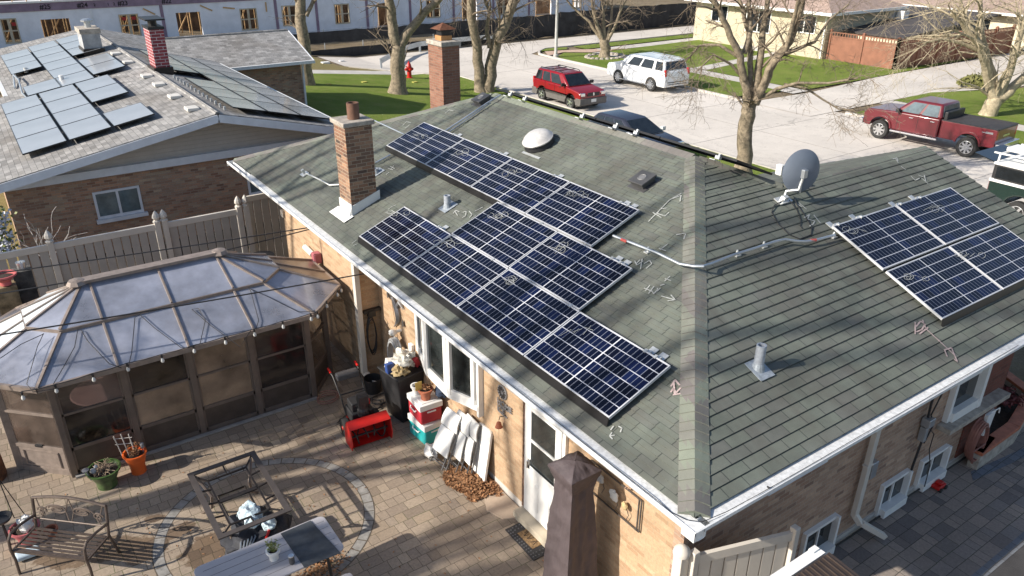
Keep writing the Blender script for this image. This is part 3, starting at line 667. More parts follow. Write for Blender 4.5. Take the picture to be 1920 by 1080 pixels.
# conduits
def condA(pts, h=.09): return [pa(u, v, h) for u, v in pts]
q = MB(); cp = condA([(1150,442), (1232,474), (1275,495)], .1)+[pa(1300,499,.11), pa(1318,499,.1)]+[pb(1332,495,.1), pb(1375,478,.1), pb(1420,464,.1), pb(1453,453,.1), pb(1472,449,.1), pb(1492,452,.1), pb(1510,453,.1), pb(1530,450,.1), pb(1565,441,.1)]
q.tube(cp, .021, 8); cnd = q.build('conduit', GALV, house, smooth=True); cnd['label'] = 'bent metal conduit crossing the near hip'
q = MB()
for p in (pa(1215,470,.03), pb(1382,476,.03), pb(1432,460,.03), pb(1563,442,.03)):
    q = MB(); q.lathe(p, [(.02,-.03), (.02,.03), (.014,.06)], 8); q.box(p.x-.05, p.x+.05, p.y-.04, p.y+.04, p.z-.03, p.z-.01); q.build('clamp', LTIN, cnd)
q = MB()
for a, b in ((pa(1165,449,.102), pa(1175,453,.102)), (pb(1520,451,.101), pb(1530,450,.101))): q.tube([a, b], .0225, 8)
q.build('red_label', mat('red_tape', (.6,.1,.08), .5), cnd)
q = MB(); q.tube([pa(835,245,.06), pa(870,222,.1), pa(915,192,.1), pa(938,178,.1)], .018, 8); q.tube([pa(838,250,.06), pa(920,193,.06)], .014, 6); q.build('conduit', GALV, house, smooth=True)
q = MB(); q.tube([pa(697,228,.16), pa(702,226,.2), pa(758,252,.1)], .016, 8); q.tube([pa(704,305,.08), pa(732,290,.08)], .016, 8); q.build('conduit', GALV, house, smooth=True)
q = MB(); q.tube([pa(574,325,.12), pa(600,337,.1), pa(618,347,.08), pa(636,346,.05)], .016, 8); an = q.build('antenna_mount', LTIN, house, smooth=True)
P = pa(572,328); q = MB(); q.box(-.1, .1, -.08, .08, .02, .035, frameA(P.x, P.y)); q.box(-.03, .03, -.03, .03, .03, .14, frameA(P.x, P.y)); q.build('base_plate', LTIN, an)
# wire stapled along the gutters
q = MB(); q.tube([(-.13,y_, gz+.016+.006*math.sin(y_*3)) for y_ in np.arange(.4, 7.5, .35)], .004, 4); q.tube([(-.115,.4,gz+.01), (-.12,.2,gz-.0), (-.09,.02,gz+.02), (.02,-.09,gz+.02), (.35,-.12,gz+.01)]+[(x_,-.135,gz+.016+.004*math.sin(x_*3)) for x_ in np.arange(.8, 6.6, .35)], .004, 4)
q.tube([(1.0,-.1,gz+.01),(1.0,-.13,gz+.01)],.012,5)
q.build('gutter_wire', BLKP, gut)
# chalk notes on the shingles
def ribbon(q, pts, fn, w=.008, h=.022):
    P = [fn(u, v, h) for u, v in pts]; n_ = nA if fn is pa else nBv
    for a, b in zip(P, P[1:]):
        d = (b-a)
        if d.length < 1e-5: continue
        s_ = d.cross(n_).normalized()*w; e = d.normalized()*w*.4
        q.add([a-e+s_, b+e+s_, b+e-s_, a-e-s_], [(3,2,1,0)])
def strokes(name, ls, fn, m, parent, w=.0075, h=.022):
    q = MB()
    for l_ in ls: ribbon(q, l_, fn, w, h)
    return orient(q).build(name, m, parent)
CA = [[(1216,415),(1255,375),(1278,362)], [(1224,398),(1240,408)], [(1240,390),(1232,400),(1247,405),(1254,398)], [(1237,392),(1250,390)],
      [(1262,372),(1277,366),(1275,377)],
      [(1268,440),(1286,437),(1282,448)], [(1238,468),(1252,457)], [(1236,466),(1248,470)], [(1192,495),(1200,487)],
      [(1190,489),(1194,497),(1206,489)], [(1204,485),(1201,504)], [(1208,494),(1218,488),(1222,494),(1212,503)],
      [(1210,545),(1218,535)], [(1216,550),(1226,537)], [(1208,540),(1222,546)], [(1222,545),(1226,551),(1233,542)], [(1233,540),(1232,546),(1238,540)], [(1238,535),(1246,533)], [(1246,527),(1256,518)], [(1247,522),(1258,526)],
      [(1240,555),(1265,562)], [(1258,553),(1266,562),(1252,564)],
      [(853,396),(858,404)], [(850,400),(854,394),(861,397)], [(868,398),(874,396),(873,404),(867,408)], [(880,396),(885,402),(880,408)], [(883,410),(892,404)], [(890,396),(898,392),(905,388)],
      [(1145,806),(1150,799)], [(1160,799),(1166,803),(1163,810)], [(1143,817),(1152,816)], [(1143,817),(1147,811)], [(1143,817),(1148,823)],
      [(724,327),(729,323)], [(728,316),(737,318)], [(732,312),(740,316)], [(732,318),(738,311)], [(728,392),(735,387),(742,384)], [(735,395),(741,398)],
      [(755,235),(762,228),(770,230)], [(760,240),(768,234)], [(835,212),(842,206),(850,208)], [(660,456),(668,450)], [(663,460),(670,457)]]
strokes('chalk_marks', CA, pa, CHALK, roof)
CR = [[(1258,724),(1266,712),(1274,722)], [(1258,735),(1262,728),(1268,736),(1278,725)], [(1262,740),(1275,738)], [(1263,716),(1265,738)]]
strokes('chalk_marks', CR, pa, CHALKR, roof, .011)
CBm = [[(1718,612),(1726,602),(1735,608),(1728,618),(1719,622)], [(1716,604),(1716,626)], [(1730,600),(1736,616)], [(1724,626),(1740,614)], [(1738,618),(1762,640),(1788,664)], [(1771,656),(1784,652),(1795,678)], [(1771,656),(1776,668)], [(1795,678),(1789,673)]]
strokes('chalk_arrow', CBm, pb, CHALKR, roof, .0105)
CBw = [[(1508,408),(1518,402),(1514,411),(1528,414),(1524,421)], [(1526,403),(1538,418)], [(1518,424),(1524,420)], [(1674,298),(1682,296),(1684,302)], [(1680,298),(1684,305)], [(1708,330),(1716,338),(1724,334)], [(1722,328),(1732,332)], [(1728,334),(1740,344)], [(1733,328),(1736,342)], [(1690,312),(1698,318)], [(1494,382),(1504,388)], [(1498,380),(1512,392)]]
strokes('chalk_marks', CBw, pb, CHALK, roof, .009)
# ------------------------------------------------------------------ solar panels
PWD, PHT = 1.70, 1.02
ORD = ['nearest the front corner', 'second from the front corner', 'third from the front corner', 'farthest from the front corner']
FRB = mat('black_frame', (.018,.018,.02), .35, .3, var=.05)
def panel(fr, off, label, group, w=PWD, h=PHT, top=.118, glass=None, frame=None, th=.036, clamps=(), name='solar_module'):
    """fr: matrix with x along the eave, y up the slope, z the roof normal; off=(x,y) of the lower corner"""
    o = fr @ V((off[0]+w/2, off[1]+h/2, top-th))
    t = thing(name, label, 'solar panel', o, 0, group)
    g = MB(); f_ = .016
    x0, y0 = off; x1, y1 = x0+w, y0+h
    q = MB()
    for a in ((x0,x1,y0,y0+f_), (x0,x1,y1-f_,y1), (x0,x0+f_,y0+f_,y1-f_), (x1-f_,x1,y0+f_,y1-f_)): q.box(*a, top-th, top, fr)
    q.build('frame', frame or PFR, t)
    P = [fr @ V(p) for p in ((x0+f_,y0+f_,top-.003), (x1-f_,y0+f_,top-.003), (x1-f_,y1-f_,top-.003), (x0+f_,y1-f_,top-.003))]
    g.poly(*P); g.build('glass', glass or CELL, t, uv=[(0,0), (1,0), (1,1), (0,1)])
    B = [fr @ V(p) for p in ((x0+f_,y0+f_,top-.01), (x1-f_,y0+f_,top-.01), (x1-f_,y1-f_,top-.01), (x0+f_,y1-f_,top-.01))]
    g = MB(); g.poly(*B[::-1]); g.build('back_sheet', BLK, t)
    for cx_, cy_ in clamps:
        q = MB(); q.box(cx_-.045, cx_+.045, cy_-.01, cy_+.05, top-.085, top-.03, fr); q.box(cx_-.02, cx_+.02, cy_-.03, cy_+.02, top-.03, top+.012, fr); q.box(cx_-.06, cx_+.05, cy_+.0, cy_+.16, .018, .03, fr); q.build('clamp', LTIN, t)
    return t
MA = Matrix((V((0,1,0)), nA.cross(V((0,1,0))), nA)).transposed()
# x along +y would make the cross product point down the slope; use -y as x so that y goes up the slope
MA = Matrix((V((0,-1,0)), nA.cross(V((0,-1,0))), nA)).transposed().to_4x4(); MA.translation = V((0,0,HE))
MBm = Matrix((V((1,0,0)), nBv.cross(V((1,0,0))), nBv)).transposed().to_4x4(); MBm.translation = V((0,0,HE))
S_ = PWD+.02
rng = random.Random(3)
def scrib(t, u, v, fn, s=1, n=4, seed=0, h=.125):
    r_ = random.Random(seed); q = MB()
    ls = []
    for k in range(n):
        c = (u+r_.uniform(-16, 16)*s+k*5*s-8*s, v+r_.uniform(-5, 5)*s)
        if r_.random() < .55:
            a0 = r_.uniform(0, 6); ls.append([(c[0]+9*s*math.cos(a0+i*.6)*(1-.03*i), c[1]+5.5*s*math.sin(a0+i*.6)+i*.25*s) for i in range(11)])
        else:
            a = r_.uniform(-.9, .3); ln = r_.uniform(14, 28)*s
            ls.append([(c[0]-ln/2*math.cos(a), c[1]-ln/2*math.sin(a)), (c[0]+ln/2*math.cos(a), c[1]+ln/2*math.sin(a)+2*s)])
    for l_ in ls: ribbon(q, l_, fn, .0032, h)
    orient(q).build('chalk_scribble', CHALK, t)
rows = [('lowest', 1.5703, .2854, 4), ('middle', 3.3262, 1.3217, 2), ('top', 4.2638, 2.3726, 4)]
seed = 0
SCR = {('lowest',0):(1085,618), ('lowest',1):(950,523), ('lowest',2):(838,455), ('lowest',3):(745,400), ('middle',0):(1045,462), ('middle',1):(935,402), ('top',0):(1075,365), ('top',1):(960,322), ('top',2):(868,286), ('top',3):(782,254)}
for rn_, ya, sa, n in rows:
    for i in range(n):
        nm = {4: ORD, 2: ['nearer the front corner', 'farther from the front corner']}[n][i]
        yy = ya+i*S_
        cl = [(-yy-PWD*.25, sa+PHT)] + ([(-yy-.25, sa+PHT)] if i == 0 else [])
        if rn_ == 'lowest' and i in (1,): cl = [(-yy-.2, sa+PHT)]
        t = panel(MA, (-yy-PWD, sa), f'solar panel in the {rn_} row above the long gutter, {nm}', 'solar panels on the green roof', clamps=cl)
        seed += 1; u, v = SCR[(rn_, i)]; scrib(t, u, v, pa, .8+.25*(v > 450)+.2*(v > 550), 5, seed)
bl = {(0,0):'bottom left', (0,1):'bottom right', (1,0):'top left', (1,1):'top right'}
for j, (xb, sb) in enumerate(((5.5515, .6773), (5.5454, 1.7453))):
    for i in range(2):
        t = panel(MBm, (xb+i*(S_+.02), sb), f'solar panel at the {bl[(j,i)]} of the block of four on the right roof slope', 'solar panels on the green roof', top=.122, clamps=[(xb+i*S_+.15, sb+PHT), (xb+i*S_+.75, sb+PHT)] if j else [])
        u, v = {(0,0):(1712,520), (0,1):(1818,478), (1,0):(1605,430), (1,1):(1745,388)}[(j,i)]; scrib(t, u, v, pb, .9, 5, 30+j*2+i, .13)
# black skirts under the lower edges
def skirt(fr, x0, x1, y, label, top=.112):
    q = MB(); q.add([fr @ V(p) for p in ((x0,y-.004,top), (x1,y-.004,top), (x1,y-.05,.05), (x0,y-.05,.05), (x1,y-.07,.02), (x0,y-.07,.02), (x0,y-.004,top-.01), (x1,y-.004,top-.01), (x1,y-.045,.02), (x0,y-.045,.02))], [(0,1,2,3), (3,2,4,5), (7,6,9,8), (0,3,5,9,6), (1,7,8,4,2)])
    q2 = q.build('array_skirt', FRB, None, fixn=True); tag(q2, label, 'trim strip', 'black skirts below the panel rows')
skirt(MA, -(1.5703+4*S_), -1.5703, .2854, 'long black skirt under the lowest row of solar panels beside the gutter')
skirt(MA, -(4.2638+4*S_), -(3.3262+2*S_-.03), 2.3726, 'black skirt under the far half of the top row of solar panels')
skirt(MBm, 5.5515, 5.5515+2*S_+.02, .6773, 'black skirt under the block of four panels on the right slope', .116)
# street-side panels that peek over the ridge
MC = Matrix((V((0,1,0)), nE.cross(V((0,1,0))), nE)).transposed().to_4x4(); MC.translation = V((W,0,HE))
CO = ['nearest the near hip', 'second from the near hip', 'third from the near hip', 'at the far end of the ridge']
for i in range(4):
    panel(MC, (3.85+i*S_, hw*KT-1.04), f'dark solar panel edge peeking over the main ridge, {CO[i]}', 'solar panels behind the ridge', top=.135, frame=FRB, clamps=[(3.85+i*S_+.35+.2*(i%2), hw*KT-.02), (3.85+i*S_+1.1, hw*KT-.02)][:1+i%2])
# ------------------------------------------------------------------ satellite dish
dsh = thing('satellite_dish', 'grey satellite dish on a bent arm near the wing ridge', 'satellite dish', (5.4, 3.3, 4.07))
c = PV(1503, 321, (5.6, 3.2, 4.7)); ax = V((.62,-.66,.3)).normalized()
ax = (-(CP-c).normalized()*.84-rt*.46+up*.22).normalized()
q = MB(); q.lathe(c, [(.01,-.055), (.12,-.045), (.24,-.02), (.31,.015), (.32,.015), (.25,-.03), (.12,-.058), (.01,-.068)], 36, ax=ax, sx=1, sy=1.1); q.build('reflector', DISH, dsh, smooth=True)
bk = c-ax*.06; base = pb(1468, 377)
q = MB(); q.tube([base+V((0,0,.02)), base+V((.05,.0,.16)), bk+V((-.05,0,-.28)), bk+V((0,0,-.12)), bk-ax*.03], .024, 8); q.build('mast', LTIN, dsh, smooth=True)
q = MB(); a = c-ax*.06-V((0,0,.33)); q.tube([bk-V((0,0,.16)), a, c+ax*.38-V((.0,0,.2))], .014, 6); q.build('feed_arm', LTIN, dsh)
q = MB(); e = c+ax*.38-V((0,0,.18)); q.ball(e, .045, 1.2, 1, 1.3, 8); q.tube([e, e-ax*.08], .025, 8); q.build('feed_horn', LTIN, dsh, smooth=True)
q = MB(); b_ = bk-ax*.03; Mx = Matrix.Translation(b_) ; q.box(-.045, .045, -.035, .035, -.09, .05, Mx); b2 = bk+V((-.34,.08,.06)); q.build('bracket', GALV, dsh, bevel=.01)
q = MB(); e2 = PV(1463, 318, tuple(c+ax*.36)); q.box(e2.x-.05, e2.x+.04, e2.y-.06, e2.y+.06, e2.z-.09, e2.z+.09); q.build('back_housing', WPL, dsh, bevel=.02)
q = MB(); fr_ = frameB(base.x, base.y); q.box(-.16, .14, -.08, .08, .018, .035, fr_); q.box(-.05, .05, -.04, .04, .035, .1, fr_); q.build('foot_plate', LTIN, dsh)
cb = MB(); cb.tube([pb(1475,372,.06), pb(1452,385,.03), pb(1447,398,.02), pb(1460,420,.02), pb(1480,440,.02), pb(1500,448,.02), pb(1521,440,.02), pb(1522,425,.02), pb(1510,405,.02), pb(1495,385,.03), pb(1488,368,.03)], .008, 6)
cb.tube([pb(1480,375,.05), pb(1495,395,.02), pb(1502,412,.02), pb(1500,422,.02), pb(1504,428,.02)], .007, 5); cb.build('coax_cable', BLKP, dsh, smooth=True)
# ------------------------------------------------------------------ boundary fence
FY = 14.4
fence = thing('vinyl_fence', 'beige vinyl privacy fence with pointed post caps between the two houses', 'fence', (-4, FY, 0))
posts = [-9.3, -6.8, -4.33, -2.16, -2.0, -.3, -.12, 1.4]
for x in posts:
    q = MB(); q.box(x-.06, x+.06, FY-.06, FY+.06, 0, 1.84); q.build('post', BEIL, fence, bevel=.008)
    q = MB(); q.lathe((x, FY, 1.84), [(.085,0), (.085,.03), (.045,.05), (.05,.06), (.085,.11), (.075,.17), (.035,.24), (.004,.28)], 8); q.build('post_cap', BEIL, fence)
for a, b in zip(posts, posts[1:]):
    if b-a < .3: continue
    if a > -.2: continue
    q = MB(); q.box(a+.06, b-.06, FY-.035, FY+.035, 1.66, 1.8); q.build('rail', BEIL, fence, bevel=.006); n = max(2, int((b-a)/.19)); st = (b-a-.12)/n
    q = MB()
    for i in range(n): q.box(a+.06+i*st+.014, a+.06+(i+1)*st-.014, FY-.012, FY+.012, .06, 1.66)
    q.build('board_panel', BEI, fence)
q = MB(); q.box(-.06, 1.35, FY-.035+.35, FY+.035+.35, 1.82, 1.95); q.build('rail', BEIL, fence); q = MB()
for i in range(7): q.box(-.06+i*.2+.014, -.06+(i+1)*.2-.014, FY+.338, FY+.362, .06, 1.82)
q.build('board_panel', BEI, fence)
# ------------------------------------------------------------------ gazebo
gz_ = thing('gazebo', 'long bronze framed patio gazebo with bluish translucent panel roof', 'gazebo', (-3.05, 9.5, 0))
E8 = [(-5.2,7.93), (-.95,7.93), (-.1,8.8), (-.1,10.2), (-.95,11.07), (-5.2,11.07), (-6.05,10.2), (-6.05,8.8)]
RL, RR, RZ, EZ = (-4.2,9.5), (-2.08,9.5), 2.75, 1.9
def rp(i): return V((*(RR if i in (1,2,3,4) else RL), RZ))
def ep(i, z=EZ): return V((*E8[i], z))
K = .5
def mid(i, k=K, dz=0): return ep(i).lerp(rp(i), k)+V((0,0,dz))
up_q, lo_q = [], []
for i in range(8):
    j = (i+1) % 8
    q = MB(); a, b = mid(i, K, .05), mid(j, K, .05); c_r, d_r = rp(j), rp(i)
    if (c_r-d_r).length < .01: q.ext([a, b, c_r], (0,0,-.012))
    else: q.ext([a, b, c_r, d_r], (0,0,-.012))
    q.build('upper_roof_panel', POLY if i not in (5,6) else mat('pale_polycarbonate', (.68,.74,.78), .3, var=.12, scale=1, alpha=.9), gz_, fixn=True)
    q = MB(); q.ext([ep(i), ep(j), mid(j, K+.03), mid(i, K+.03)], (0,0,-.012)); q.build('lower_roof_panel', POLY if i not in (2,3,6) else MATS['pale_polycarbonate'] if i == 6 else mat('wall_reflection_panel', (.2,.15,.115), .3, .1, var=.2), gz_, fixn=True)  # brown panels: the brick wall's reflection is put into their colour
def rib(a, b, w=.05):
    q = MB(); q.bar(a+V((0,0,.012)), b+V((0,0,.012)), w, .03); q.build('rib', BRZL, gz_, bevel=.004)
for i in range(8): rib(ep(i), mid(i, K+.03), .045); rib(mid(i, K, .05), rp(i), .045)
for fx in (-4.1, -3.05, -2.0):
    for yy, s_y in ((7.93, 1), (11.07, -1)):
        rx = max(-4.2, min(-2.08, fx+.0)); a = V((fx, yy, EZ)); b = V((rx, 9.5, RZ)); rib(a, a.lerp(b, K+.03), .035); rib(a.lerp(b, K)+V((0,0,.05)), b, .035)
for i in (6, 7, 2, 3):
    j = (i+1) % 8
    if i in (6, 2): rib(ep(i).lerp(ep(j), .5), mid(i, K+.03).lerp(mid(j, K+.03), .5), .03); rib(mid(i, K, .05).lerp(mid(j, K, .05), .5), rp(i), .03)
q = MB(); q.bar((-4.3,9.5,RZ+.03), (-1.98,9.5,RZ+.03), .2, .05); q.lathe((-4.28,9.5,RZ), [(.16,0), (.12,.06), (.03,.08)], 8); q.lathe((-2.0,9.5,RZ), [(.16,0), (.12,.06), (.03,.08)], 8); q.build('ridge_cap', BRZL, gz_)
for i in range(8):
    j = (i+1) % 8
    q = MB(); q.bar(ep(i, EZ-.03), ep(j, EZ-.03), .05, .08); q.build('eave_beam', BRZL, gz_)
    q = MB(); q.bar(mid(i, K, .02), mid(j, K, .02), .035, .05); q.build('tier_beam', BRZL, gz_)
B8 = [(-5.05,8.3), (-1.0,8.3), (-.42,8.95), (-.42,10.1), (-1.0,10.75), (-5.05,10.75), (-5.75,10.1), (-5.75,9.0)]
def wallseg(a, b, nb, door=False):
    a, b = V((*a, 0)), V((*b, 0)); dr_ = (b-a).normalized(); zt = EZ+.03
    for i in range(nb):
        p, r_ = a.lerp(b, i/nb), a.lerp(b, (i+1)/nb); m_ = (p+r_)/2; ln = (r_-p).length/2-.05
        A_, B_ = m_-dr_*ln, m_+dr_*ln
        U = lambda z: V((0,0,z))
        q = MB()
        for z, h in ((.05,.1), (.5,.06), (1.14,.04), (zt-.12,.06)): q.bar(A_+U(z), B_+U(z), .05, h)
        q.bar(A_+dr_*.01+U(.05), A_+dr_*.01+U(zt), .05, .04, (1,0,0)); q.bar(B_-dr_*.01+U(.05), B_-dr_*.01+U(zt), .05, .04, (1,0,0)); q.build('panel_frame', BRZL if door else BRZ, gz_)
        mm = [(VIND,VIN), (VINT,VIND), (VINT,VINT), (VIND,VIND)][i] if nb == 4 and a.y < 9 else (VIN, VIND)[:1]*2
        q = MB(); q.bar(A_+U(.83), B_+U(.83), .012, .6); q.build('window_screen', mm[0], gz_); q = MB(); q.bar(A_+U(1.47), B_+U(1.47), .012, .62); q.build('window_screen', mm[1], gz_)
        q = MB(); q.bar(A_+U(.28), B_+U(.28), .02, .4)
        q.build('knee_panel', BRZL if door else mat('knee_brown', (.085,.066,.055), .4, .2, var=.15), gz_)
        if door:
            q = MB(); s1, s2 = A_.lerp(B_, .15), A_.lerp(B_, .85); n_ = V((dr_.y, -dr_.x, 0))*.02
            for z in (.14, .42): q.bar(s1+n_+U(z), s2+n_+U(z), .012, .02)
            q.bar(s1+n_+U(.14), s1+n_+U(.42), .012, .02, (1,0,0)); q.bar(s2+n_+U(.14), s2+n_+U(.42), .012, .02, (1,0,0)); q.build('panel_moulding', BRZL, gz_)
            q = MB(); q.bar(m_+n_+U(.53)-dr_*.06, m_+n_+U(.53)+dr_*.06, .03, .04); q.build('latch', BLK, gz_)
        q = MB(); q.bar(p+U(0), p+U(zt), .1, .1, (1,0,0)); q.build('post', BRZL if door else BRZ, gz_, bevel=.008)
for i, nb in ((0,4), (1,1), (2,1), (3,1), (4,4), (5,1), (6,1), (7,1)): wallseg(B8[i], B8[(i+1) % 8], nb, i == 7)
q = MB(); q.ext([V((x, y, .004)) for x, y in B8], (0,0,.01)); q.build('floor', DRK, gz_, fixn=True)
q = MB(); a, b = V((-5.05,8.22,0)), V((-.98,8.22,0)); q.bar(a+V((0,0,.015)), b+V((0,0,.015)), .06, .03); q.build('base_strip', mat('base_strip', (.3,.29,.28), .6), gz_)
# furniture glimpsed inside
t = thing('sofa', 'dark sofa with red cushions inside the gazebo', 'sofa', (-2.0, 9.9, 0))
q = MB(); q.box(-2.9, -1.2, 9.7, 10.4, .02, .4); q.box(-2.9, -1.2, 10.3, 10.5, .4, .85); q.build('frame', BRZD, t, bevel=.02)
for x in (-2.8, -2.25, -1.7): q = MB(); q.box(x, x+.5, 9.72, 10.25, .4, .55); q.build('cushion', CUSH, t, bevel=.05)
t = thing('dining_table', 'pale round table inside the left half of the gazebo', 'table', (-4.3, 9.5, 0))
q = MB(); q.lathe((-4.3,9.5,.7), [(.5,0), (.52,.02), (.5,.04)], 24); q.build('tabletop', mat('pink_cloth', (.45,.27,.25), .8), t); q = MB(); q.lathe((-4.3,9.5,.0), [(.25,0), (.05,.05), (.05,.7)], 12); q.build('pedestal', BRZD, t)
# light string along the gazebo eave
sl_ = thing('string_lights', 'string of white bulbs on a black cord along the gazebo eave', 'string lights', (-5.2, 7.9, 1.9))
pts = []; bul = [(42,741), (106,733), (176,712), (240,691), (305,676), (364,656), (423,641), (477,622), (531,611), (583,592), (595,588), (613,573), (633,553), (640,545)]
Mfront = lambda u, v: PY(u, v, 7.88)
for k, (u, v) in enumerate(bul):
    P = Mfront(u, v)
    if u > 592: P = PL(u, v, (1,-1,0), -.95-7.9+.05)
    P.z = min(P.z, EZ-.06)
    q = MB(); q.lathe(P+V((0,0,.0)), [(.011,.06), (.012,.045), (.026,.012), (.028,-.01), (.02,-.028), (.004,-.036)][::-1], 12); q.build('bulb', BULB, sl_, smooth=True)
    q = MB(); q.lathe(P+V((0,0,.05)), [(.016,0), (.016,.05)], 8); q.build('socket', BLKP, sl_); pts.append(P+V((0,0,.11)))
fp = []
for a, b in zip(pts, pts[1:]): fp += [a, (a+b)/2-V((0,0,.015))]
q = MB(); q.tube(fp+[pts[-1]], .007, 5); q.build('cord', BLKP, sl_)
# loops of cord lying on the gazebo roof
def onroof(u, v, h=.03):
    n_ = V((0, -(RZ-EZ)/1.57, 1)); return PL(u, v, n_, n_.dot(V((0,7.93,EZ)))+h)
for k, ls in enumerate([[(228,690), (205,682), (165,640), (153,620), (146,617), (140,650), (118,690), (100,720)],
           [(352,652), (375,645), (385,600), (372,578), (360,580), (395,610), (450,650), (470,620)],
           [(240,690), (247,660), (253,595), (262,590), (290,615), (340,652), (350,652)], [(480,618), (485,600), (470,545), (465,540), (500,555), (560,585), (590,583)],
           [(82,625), (70,650), (50,720), (62,735), (110,728)], [(0,672), (40,645), (82,626)]]):
    q = MB(); q.tube([onroof(u, v) for u, v in ls], .006, 5); o = q.build('cord_loop', BLKP, sl_, smooth=True)
# overhead lines from the house to beyond the left edge
def span(label, a, b, sag, r=.012):
    q = MB(); q.tube([V(a).lerp(V(b), i/20)-V((0,0,sag*math.sin(math.pi*i/20))) for i in range(21)], r, 5); tag(q.build('overhead_cable', BLKP), label, 'cable', 'cables strung across the patio')
a = PX(633, 530, -.12); b = PL(0, 628, (0,1,0), 8.6)
span('lower dark cable strung above the front of the gazebo roof', PX(690, 512, .1), b+(b-a)*.3, .03)
span('dark cable strung just in front of the fence above the gazebo ridge', PX(590, 425, .0), PY(-60, 520, 11.2), .02); span('thin dark cable below the upper one in front of the fence', PX(588, 428, .0), PY(-60, 560, 10.9), .1)
# ------------------------------------------------------------------ neighbour's house
YN, ZP, XP, ML, MR = 17.1, 3.52, .23, .19, .245
nb = thing('neighbour_house', 'low gabled brick house with grey shingles covered by two arrays of solar panels', 'house', (0, 18, 0))
def nz(x): return ZP-ML*(XP-x) if x < XP else ZP-MR*(x-XP)
KL, KR = math.sqrt(1+ML*ML), math.sqrt(1+MR*MR)
q = MB()
def nroof(q, x0, x1, ya, yb):
    q.ext([(x0,ya,nz(x0)), (x1,ya,nz(x1)), (x1,ya,nz(x1)-.09), (x0,ya,nz(x0)-.09)], (0,yb-ya,0))
nroof(q, -5.9, XP, YN, 27.2); nroof(q, -3.95, XP, 27.2, 38.4); nroof(q, XP, 3.85, YN, 38.4)
q.build('roof', SHN, nb, fixn=True)
q = MB(); q.tube([(XP,YN,ZP-.02), (XP,38.4,ZP-.02)], .07, 8); nbr = q.build('ridge_cap', SHN, nb, smooth=True)
q = MB(); q.box(-4.85, 3.5, 18, 27.1, 0, 2.3); q.box(-3.6, 3.5, 27.1, 38, 0, 2.4); q.build('wall', NEIB, nb)
q = MB(); q.ext([(-5.0,17.95,2.32), (3.6,17.95,2.32), (3.6,17.95,nz(3.6)-.1), (XP,17.95,ZP-.1), (-5.0,17.95,nz(-5)-.1)], (0,.1,0))
for k in range(9): z = 2.36+k*.11; xl = XP-(ZP-.13-z)/ML; xr = XP+(ZP-.13-z)/MR; q.box(max(xl, -5), min(xr, 3.6), 17.938, 17.95, z, z+.012) if xr > xl else None
q.build('gable_siding', SIDG, nb, fixn=True)
q = MB(); q.box(-5.4, 3.6, 17.8, 17.95, 2.12, 2.32); q.build('frieze_board', BLUW, nb)
q = MB(); d = .0
q.bar((-5.95,YN-.012,nz(-5.95)-.13), (XP,YN-.012,ZP-.13), .03, .2); q.bar((XP,YN-.012,ZP-.13), (3.9,YN-.012,nz(3.9)-.13), .03, .2); q.build('rake_board', BLUW, nb)
q = MB(); q.ext([(-5.9,YN,nz(-5.9)-.12), (XP,YN,ZP-.12), (3.85,YN,nz(3.85)-.12), (3.85,YN,nz(3.85)-.15), (XP,YN,ZP-.15), (-5.9,YN,nz(-5.9)-.15)], (0,.9,0)); q.build('soffit', BLUW, nb, fixn=True)
q = MB(); q.box(-4.08, -3.95, 27.2, 38.4, nz(-3.95)-.12, nz(-3.95)+.0); q.box(3.85, 3.96, YN, 30.4, nz(3.85)-.12, nz(3.85)); q.build('gutter', WGUT, nb)
def nwin(u0, v0, u1, v1):
    a, b = PY(u0, v0, 18), PY(u1, v1, 18); x0, x1, z0, z1 = a.x, b.x, b.z, a.z; y = 18; q = MB()
    for w_ in ((x0,x1,z1-.06,z1), (x0,x1,z0,z0+.07), (x0,x0+.06,z0+.07,z1-.06), (x1-.06,x1,z0+.07,z1-.06), ((x0+x1)/2-.02,(x0+x1)/2+.04,z0+.07,z1-.06)): q.box(w_[0], w_[1], y-.04, y-.002, w_[2], w_[3])
    o = q.build('window', BLUW, nb); q = MB(); q.box(x0+.06, x1-.06, y-.02, y-.006, z0+.07, z1-.06); q.build('pane', mat('curtained_glass', (.12,.17,.19), .1, var=.25, scale=3, spec=.7), o)
    q = MB(); q.box(x0-.05, x1+.08, y-.12, y-.002, z0-.1, z0-.003); q.build('sill', BLUW, o)
nwin(172, 361, 270, 396); nwin(460, 318, 545, 352)
ncm = MB(); a = 24.3; ncm.box(.28, .72, a, a+.9, 3.3, 4.85); cn = ncm.build('chimney', PNTB, nb); cn['label'] = 'pink painted brick chimney with metal cap'
q = MB(); q.box(.2, .8, a-.08, a+.98, nz(.5)-.1, nz(.5)+.2); q.build('flashing', BRZD, cn); q = MB(); q.box(.25, .75, a-.03, a+.93, 4.85, 4.93); q.box(.2, .8, a-.1, a+1.0, 5.13, 5.18); q.lathe((.5,a+.45,4.93), [(.14,0), (.14,.2)], 12); q.build('cap', BLK, cn)
q = MB(); q.box(-.95, -.3, 30.8, 31.9, 3.1, 4.1); cn = q.build('chimney', mat('grey_stucco', (.36,.37,.38), .85, var=.2), nb); cn['label'] = 'squat grey plastered chimney'
q = MB(); q.box(-1.0, -.25, 30.75, 31.95, 4.1, 4.28); q.build('cap', CAP, cn, bevel=.02); q = MB(); q.lathe((-.6,31.3,4.28), [(.12,0), (.12,.2), (.22,.22), (.22,.27), (.1,.32)], 12); q.build('cowl', GALV, cn); q = MB(); q.box(-1.0, -.25, 30.72, 31.95, 3.2, 3.55); q.build('flashing', BRZD, cn)
def onN(x, y, h=0): return V((x, y, nz(x)+h))
